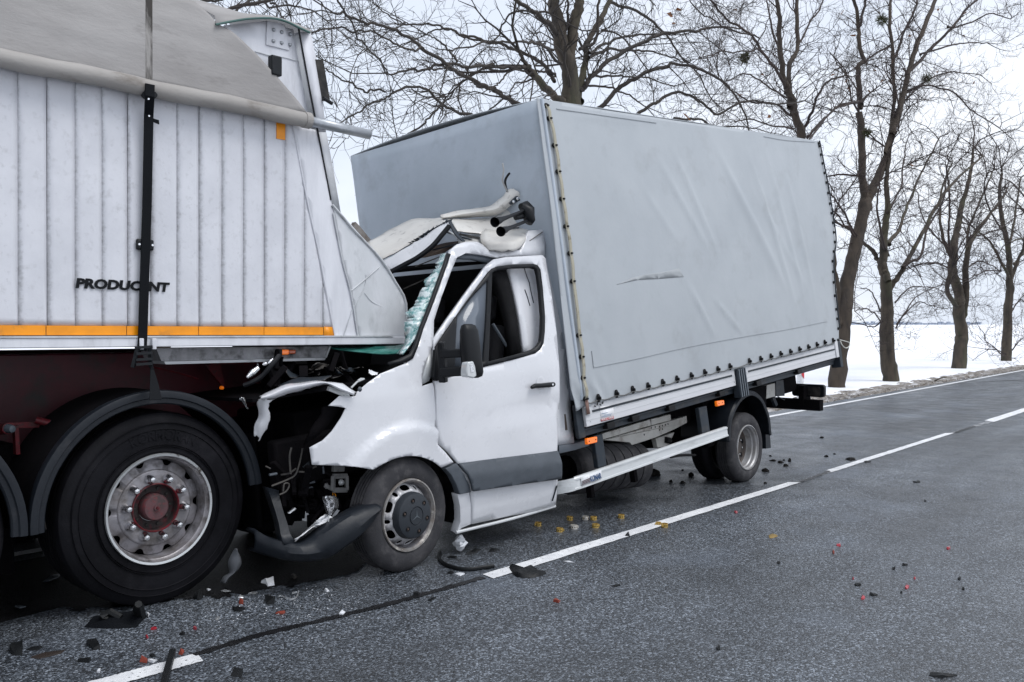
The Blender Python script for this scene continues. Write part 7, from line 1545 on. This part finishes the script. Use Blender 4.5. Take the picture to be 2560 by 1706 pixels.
    if nm == 'lamp_cover':
        base_y = 275; q = []
        g = G(); rr = []
        P_ = [hit('S', x, y, gp('S', 1468, 285), np.array([.3, 1, .35])) for x, y in ((1440, 278), (1460, 240), (1500, 210), (1490, 150), (1520, 80), (1537, 55))]
        Q_ = [hit('S', x, y, gp('S', 1468, 285)-yv*.02, np.array([.3, 1, .35])) for x, y in ((1480, 282), (1500, 248), (1545, 205), (1575, 165), (1572, 115), (1540, 58))]
        mid_ = [(a+b)/2-yv*.02 for a, b in zip(P_, Q_)]
        g.grid([catmull(P_, 3), catmull(mid_, 3), catmull(Q_, 3)]); o = g.obj(nm, m, None, smooth=60, solid=.004, off=0); tag(loc(o), lb, 'debris', GR); continue
    shard(nm, lb, 'debris', 'S', pts, h, m, group=GR)
g = G(); g.tube(catmull([gp('U', x, y, .012) for x, y in ((800, 545), (830, 528), (900, 555), (980, 580), (1050, 560), (1085, 510), (1080, 475), (1000, 495))], 4), .004, 6); tag(loc(g.obj('metal_curl', M_sil, None)), 'bright silver curl of trim in front of the bumper skin', 'debris', GR)
# mud clods by the rear wheel
clods = [('F', 2070, 718, 17, 9, 'single mud clod alone in the lane beyond the rear wheel'), ('F', 1695, 853, 10, 7, 'small clod nearest the mud flap'), ('F', 1715, 886, 26, 8, 'long flat clod left of the clod cluster behind the rear wheel'), ('F', 1768, 898, 24, 12, 'clod in the middle of the cluster behind the rear wheel'), ('F', 1835, 886, 14, 18, 'upright clod at the right of the cluster behind the rear wheel'), ('F', 1805, 922, 22, 13, 'big clod at the bottom of the cluster behind the rear wheel'), ('F', 1792, 884, 10, 7, 'small clod at the top of the cluster behind the rear wheel'), ('F', 1658, 958, 28, 18, 'largest clod, against the rear tyre'), ('F', 2108, 855, 17, 9, 'clod left of the crumbs near the centre line'), ('F', 2165, 840, 12, 4, 'thin crumb above the clod near the centre line'), ('F', 2285, 876, 40, 13, 'long dark clod beside the far dash'), ('F', 1655, 1053, 14, 5, 'flat crumb below the largest clod'),
 ('F', 822, 975, 74, 34, 'broad dark lump on the road under the side guard'), ('F', 1110, 990, 22, 20, 'round lump under the side guard, left of the rear tyre'), ('F', 965, 1040, 14, 14, 'small lump under the side guard, lower left'), ('F', 1048, 1048, 22, 14, 'small lump under the side guard, lower right'), ('F', 1048, 958, 11, 7, 'tiny lump under the side guard, above the others')]
for k, (c, x, y, wx, wy, lb) in enumerate(clods):
    p = gp(c, x, y+wy*.6); dpt = np.dot(p-EYEP, c_f); k_ = SC[c][2]*dpt/F_PX; rx, rz = wx*k_, max(.01, wy*k_*1.0); g = G(); rows = []
    for i in range(6):
        t = i/5*math.pi/2*1.0; row = []
        for j in range(10):
            a = 2*math.pi*j/9; nn_ = 1+.28*math.sin(a*3+k)+.2*math.sin(a*5+k*2+i) if j < 9 else None
            if j == 9: row.append(row[0]); continue
            row.append(np.array([p[0], p[1], 0])+np.array([math.cos(a)*rx*nn_*math.cos(t), math.sin(a)*rx*.8*nn_*math.cos(t), rz*1.3*math.sin(t)*(1+.15*math.sin(j*2+k))+.0008]))
        rows.append(row)
    g.grid(rows); tag(loc(g.obj('mud_clod', M_clod, None, smooth=25)), lb, 'mud clod', 'mud clods dropped around the rear wheel')
# red bits and others in the near lane
for x, y, w_, h_, m, nm, lb in ((823, 860, 12, 6, M_redp, 'red_piece', 'bright red chip in the near lane, nearest the white dash'), (1391, 876, 11, 6, M_redp, 'red_piece', 'bright red chip alone toward the right edge'), (949, 1132, 11, 10, M_redp, 'red_piece', 'bright red chip nearest the camera'), (1176, 1077, 11, 9, M_redp, 'red_piece', 'dull red chip, lower of the pair right of the middle'), (1217, 1031, 6, 6, M_redp, 'red_piece', 'dull red speck, upper of the pair right of the middle'), (898, 1032, 5, 5, M_redp, 'red_piece', 'tiny red speck above the nearest red chip'), (796, 896, 6, 8, M_rust, 'red_piece', 'dull red speck below the bright chip nearest the dash'), (290, 688, 9, 5, M_redp, 'red_piece', 'red speck right below the white dash'),
 (480, 812, 24, 11, M_leafy, 'dead_leaf', 'yellow-brown dead leaf in the near lane'), (1000, 1117, 22, 6, M_pl, 'plastic_piece', 'black flake right of the nearest red chip'), (920, 1066, 18, 5, M_pl, 'plastic_piece', 'black flake above the nearest red chip'), (1110, 981, 8, 6, M_pl, 'plastic_piece', 'black speck in the middle of the right lane'), (1164, 962, 14, 4, M_pl, 'plastic_piece', 'thin black flake upper right of the black speck'), (1449, 1034, 8, 6, M_pl, 'plastic_piece', 'black speck toward the right edge, upper one'), (1470, 1086, 7, 6, M_pl, 'plastic_piece', 'black speck toward the right edge, lower one'), (1148, 1106, 6, 4, M_pl, 'plastic_piece', 'tiny black speck below the dull red chip'), (970, 427, 18, 4, M_pl, 'plastic_piece', 'black sliver on the lower edge of the far dash'), (200, 1395, 11, 13, M_pl, 'plastic_piece', 'black pellet alone at the bottom middle'), (1230, 531, 18, 4, M_pl, 'plastic_piece', 'thin dark flake in the near lane below the far dash'), (1272, 630, 6, 4, M_pl, 'plastic_piece', 'dark speck in the near lane right of the middle'), (1360, 1536, 75, 9, M_pl, 'plastic_piece', 'long dark sliver at the bottom right edge'), (512, 952, 9, 5, M_pl, 'plastic_piece', 'black speck below the dead leaf')):
    pts = [(x+w_*math.cos(a)*(1+.25*math.sin(a*3+x)), y+h_*math.sin(a)*(1+.25*math.cos(a*2+y))) for a in np.linspace(0, 2*math.pi, 8, endpoint=False)]
    shard(nm, lb, 'dead leaf' if nm == 'dead_leaf' else 'debris', 'T', pts, .012 if nm != 'dead_leaf' else .006, m, group=GR)
# crumbs of glass and plastic nobody could count, thickest beside the trailer wheel
g = G(); g2 = G(); rq = random.Random(99)
for k in range(330):
    x, y = rq.gauss(1750, 420), rq.gauss(395, 75)
    if x < 350 or x > 2900 or y < 300: continue
    p = gp('S', x, y); 
    if p[1] > 4.5: continue
    s_ = rq.uniform(.0012, .004); a = rq.uniform(0, 6.28); d = np.array([math.cos(a), math.sin(a), 0])*s_; n_ = np.array([-d[1], d[0], 0])*rq.uniform(.4, 1)
    V = [p-d-n_, p+d-n_*.6, p+d*.7+n_, p-d*.8+n_]; (g if rq.random() < .75 else g2).add(V+[v+UP*s_*rq.uniform(.3, 1.0) for v in V], [(3, 2, 1, 0), (4, 5, 6, 7), (0, 1, 5, 4), (1, 2, 6, 5), (2, 3, 7, 6), (3, 0, 4, 7)])
tag(g.obj('glass_crumbs', M_wh, None, smooth=0), 'scattered crumbs of broken glass and white plastic along the lane', 'glass crumbs', kind='stuff')
tag(g2.obj('plastic_crumbs', M_pl, None, smooth=0), 'scattered black plastic crumbs along the lane', 'plastic crumbs', kind='stuff')
sv_ = gp('S', 0, 0)
g = G(); a, b = gp('N', 1255, 555, .03), gp('N', 1410, 505, .14); g.tube([a, (a+b)/2+UP*.03, b], [.02, .016, .008], 6); tag(loc(g.obj('fallen_stick', M_bark, None)), 'dark stick poking out of the snow bank between two trees', 'stick')
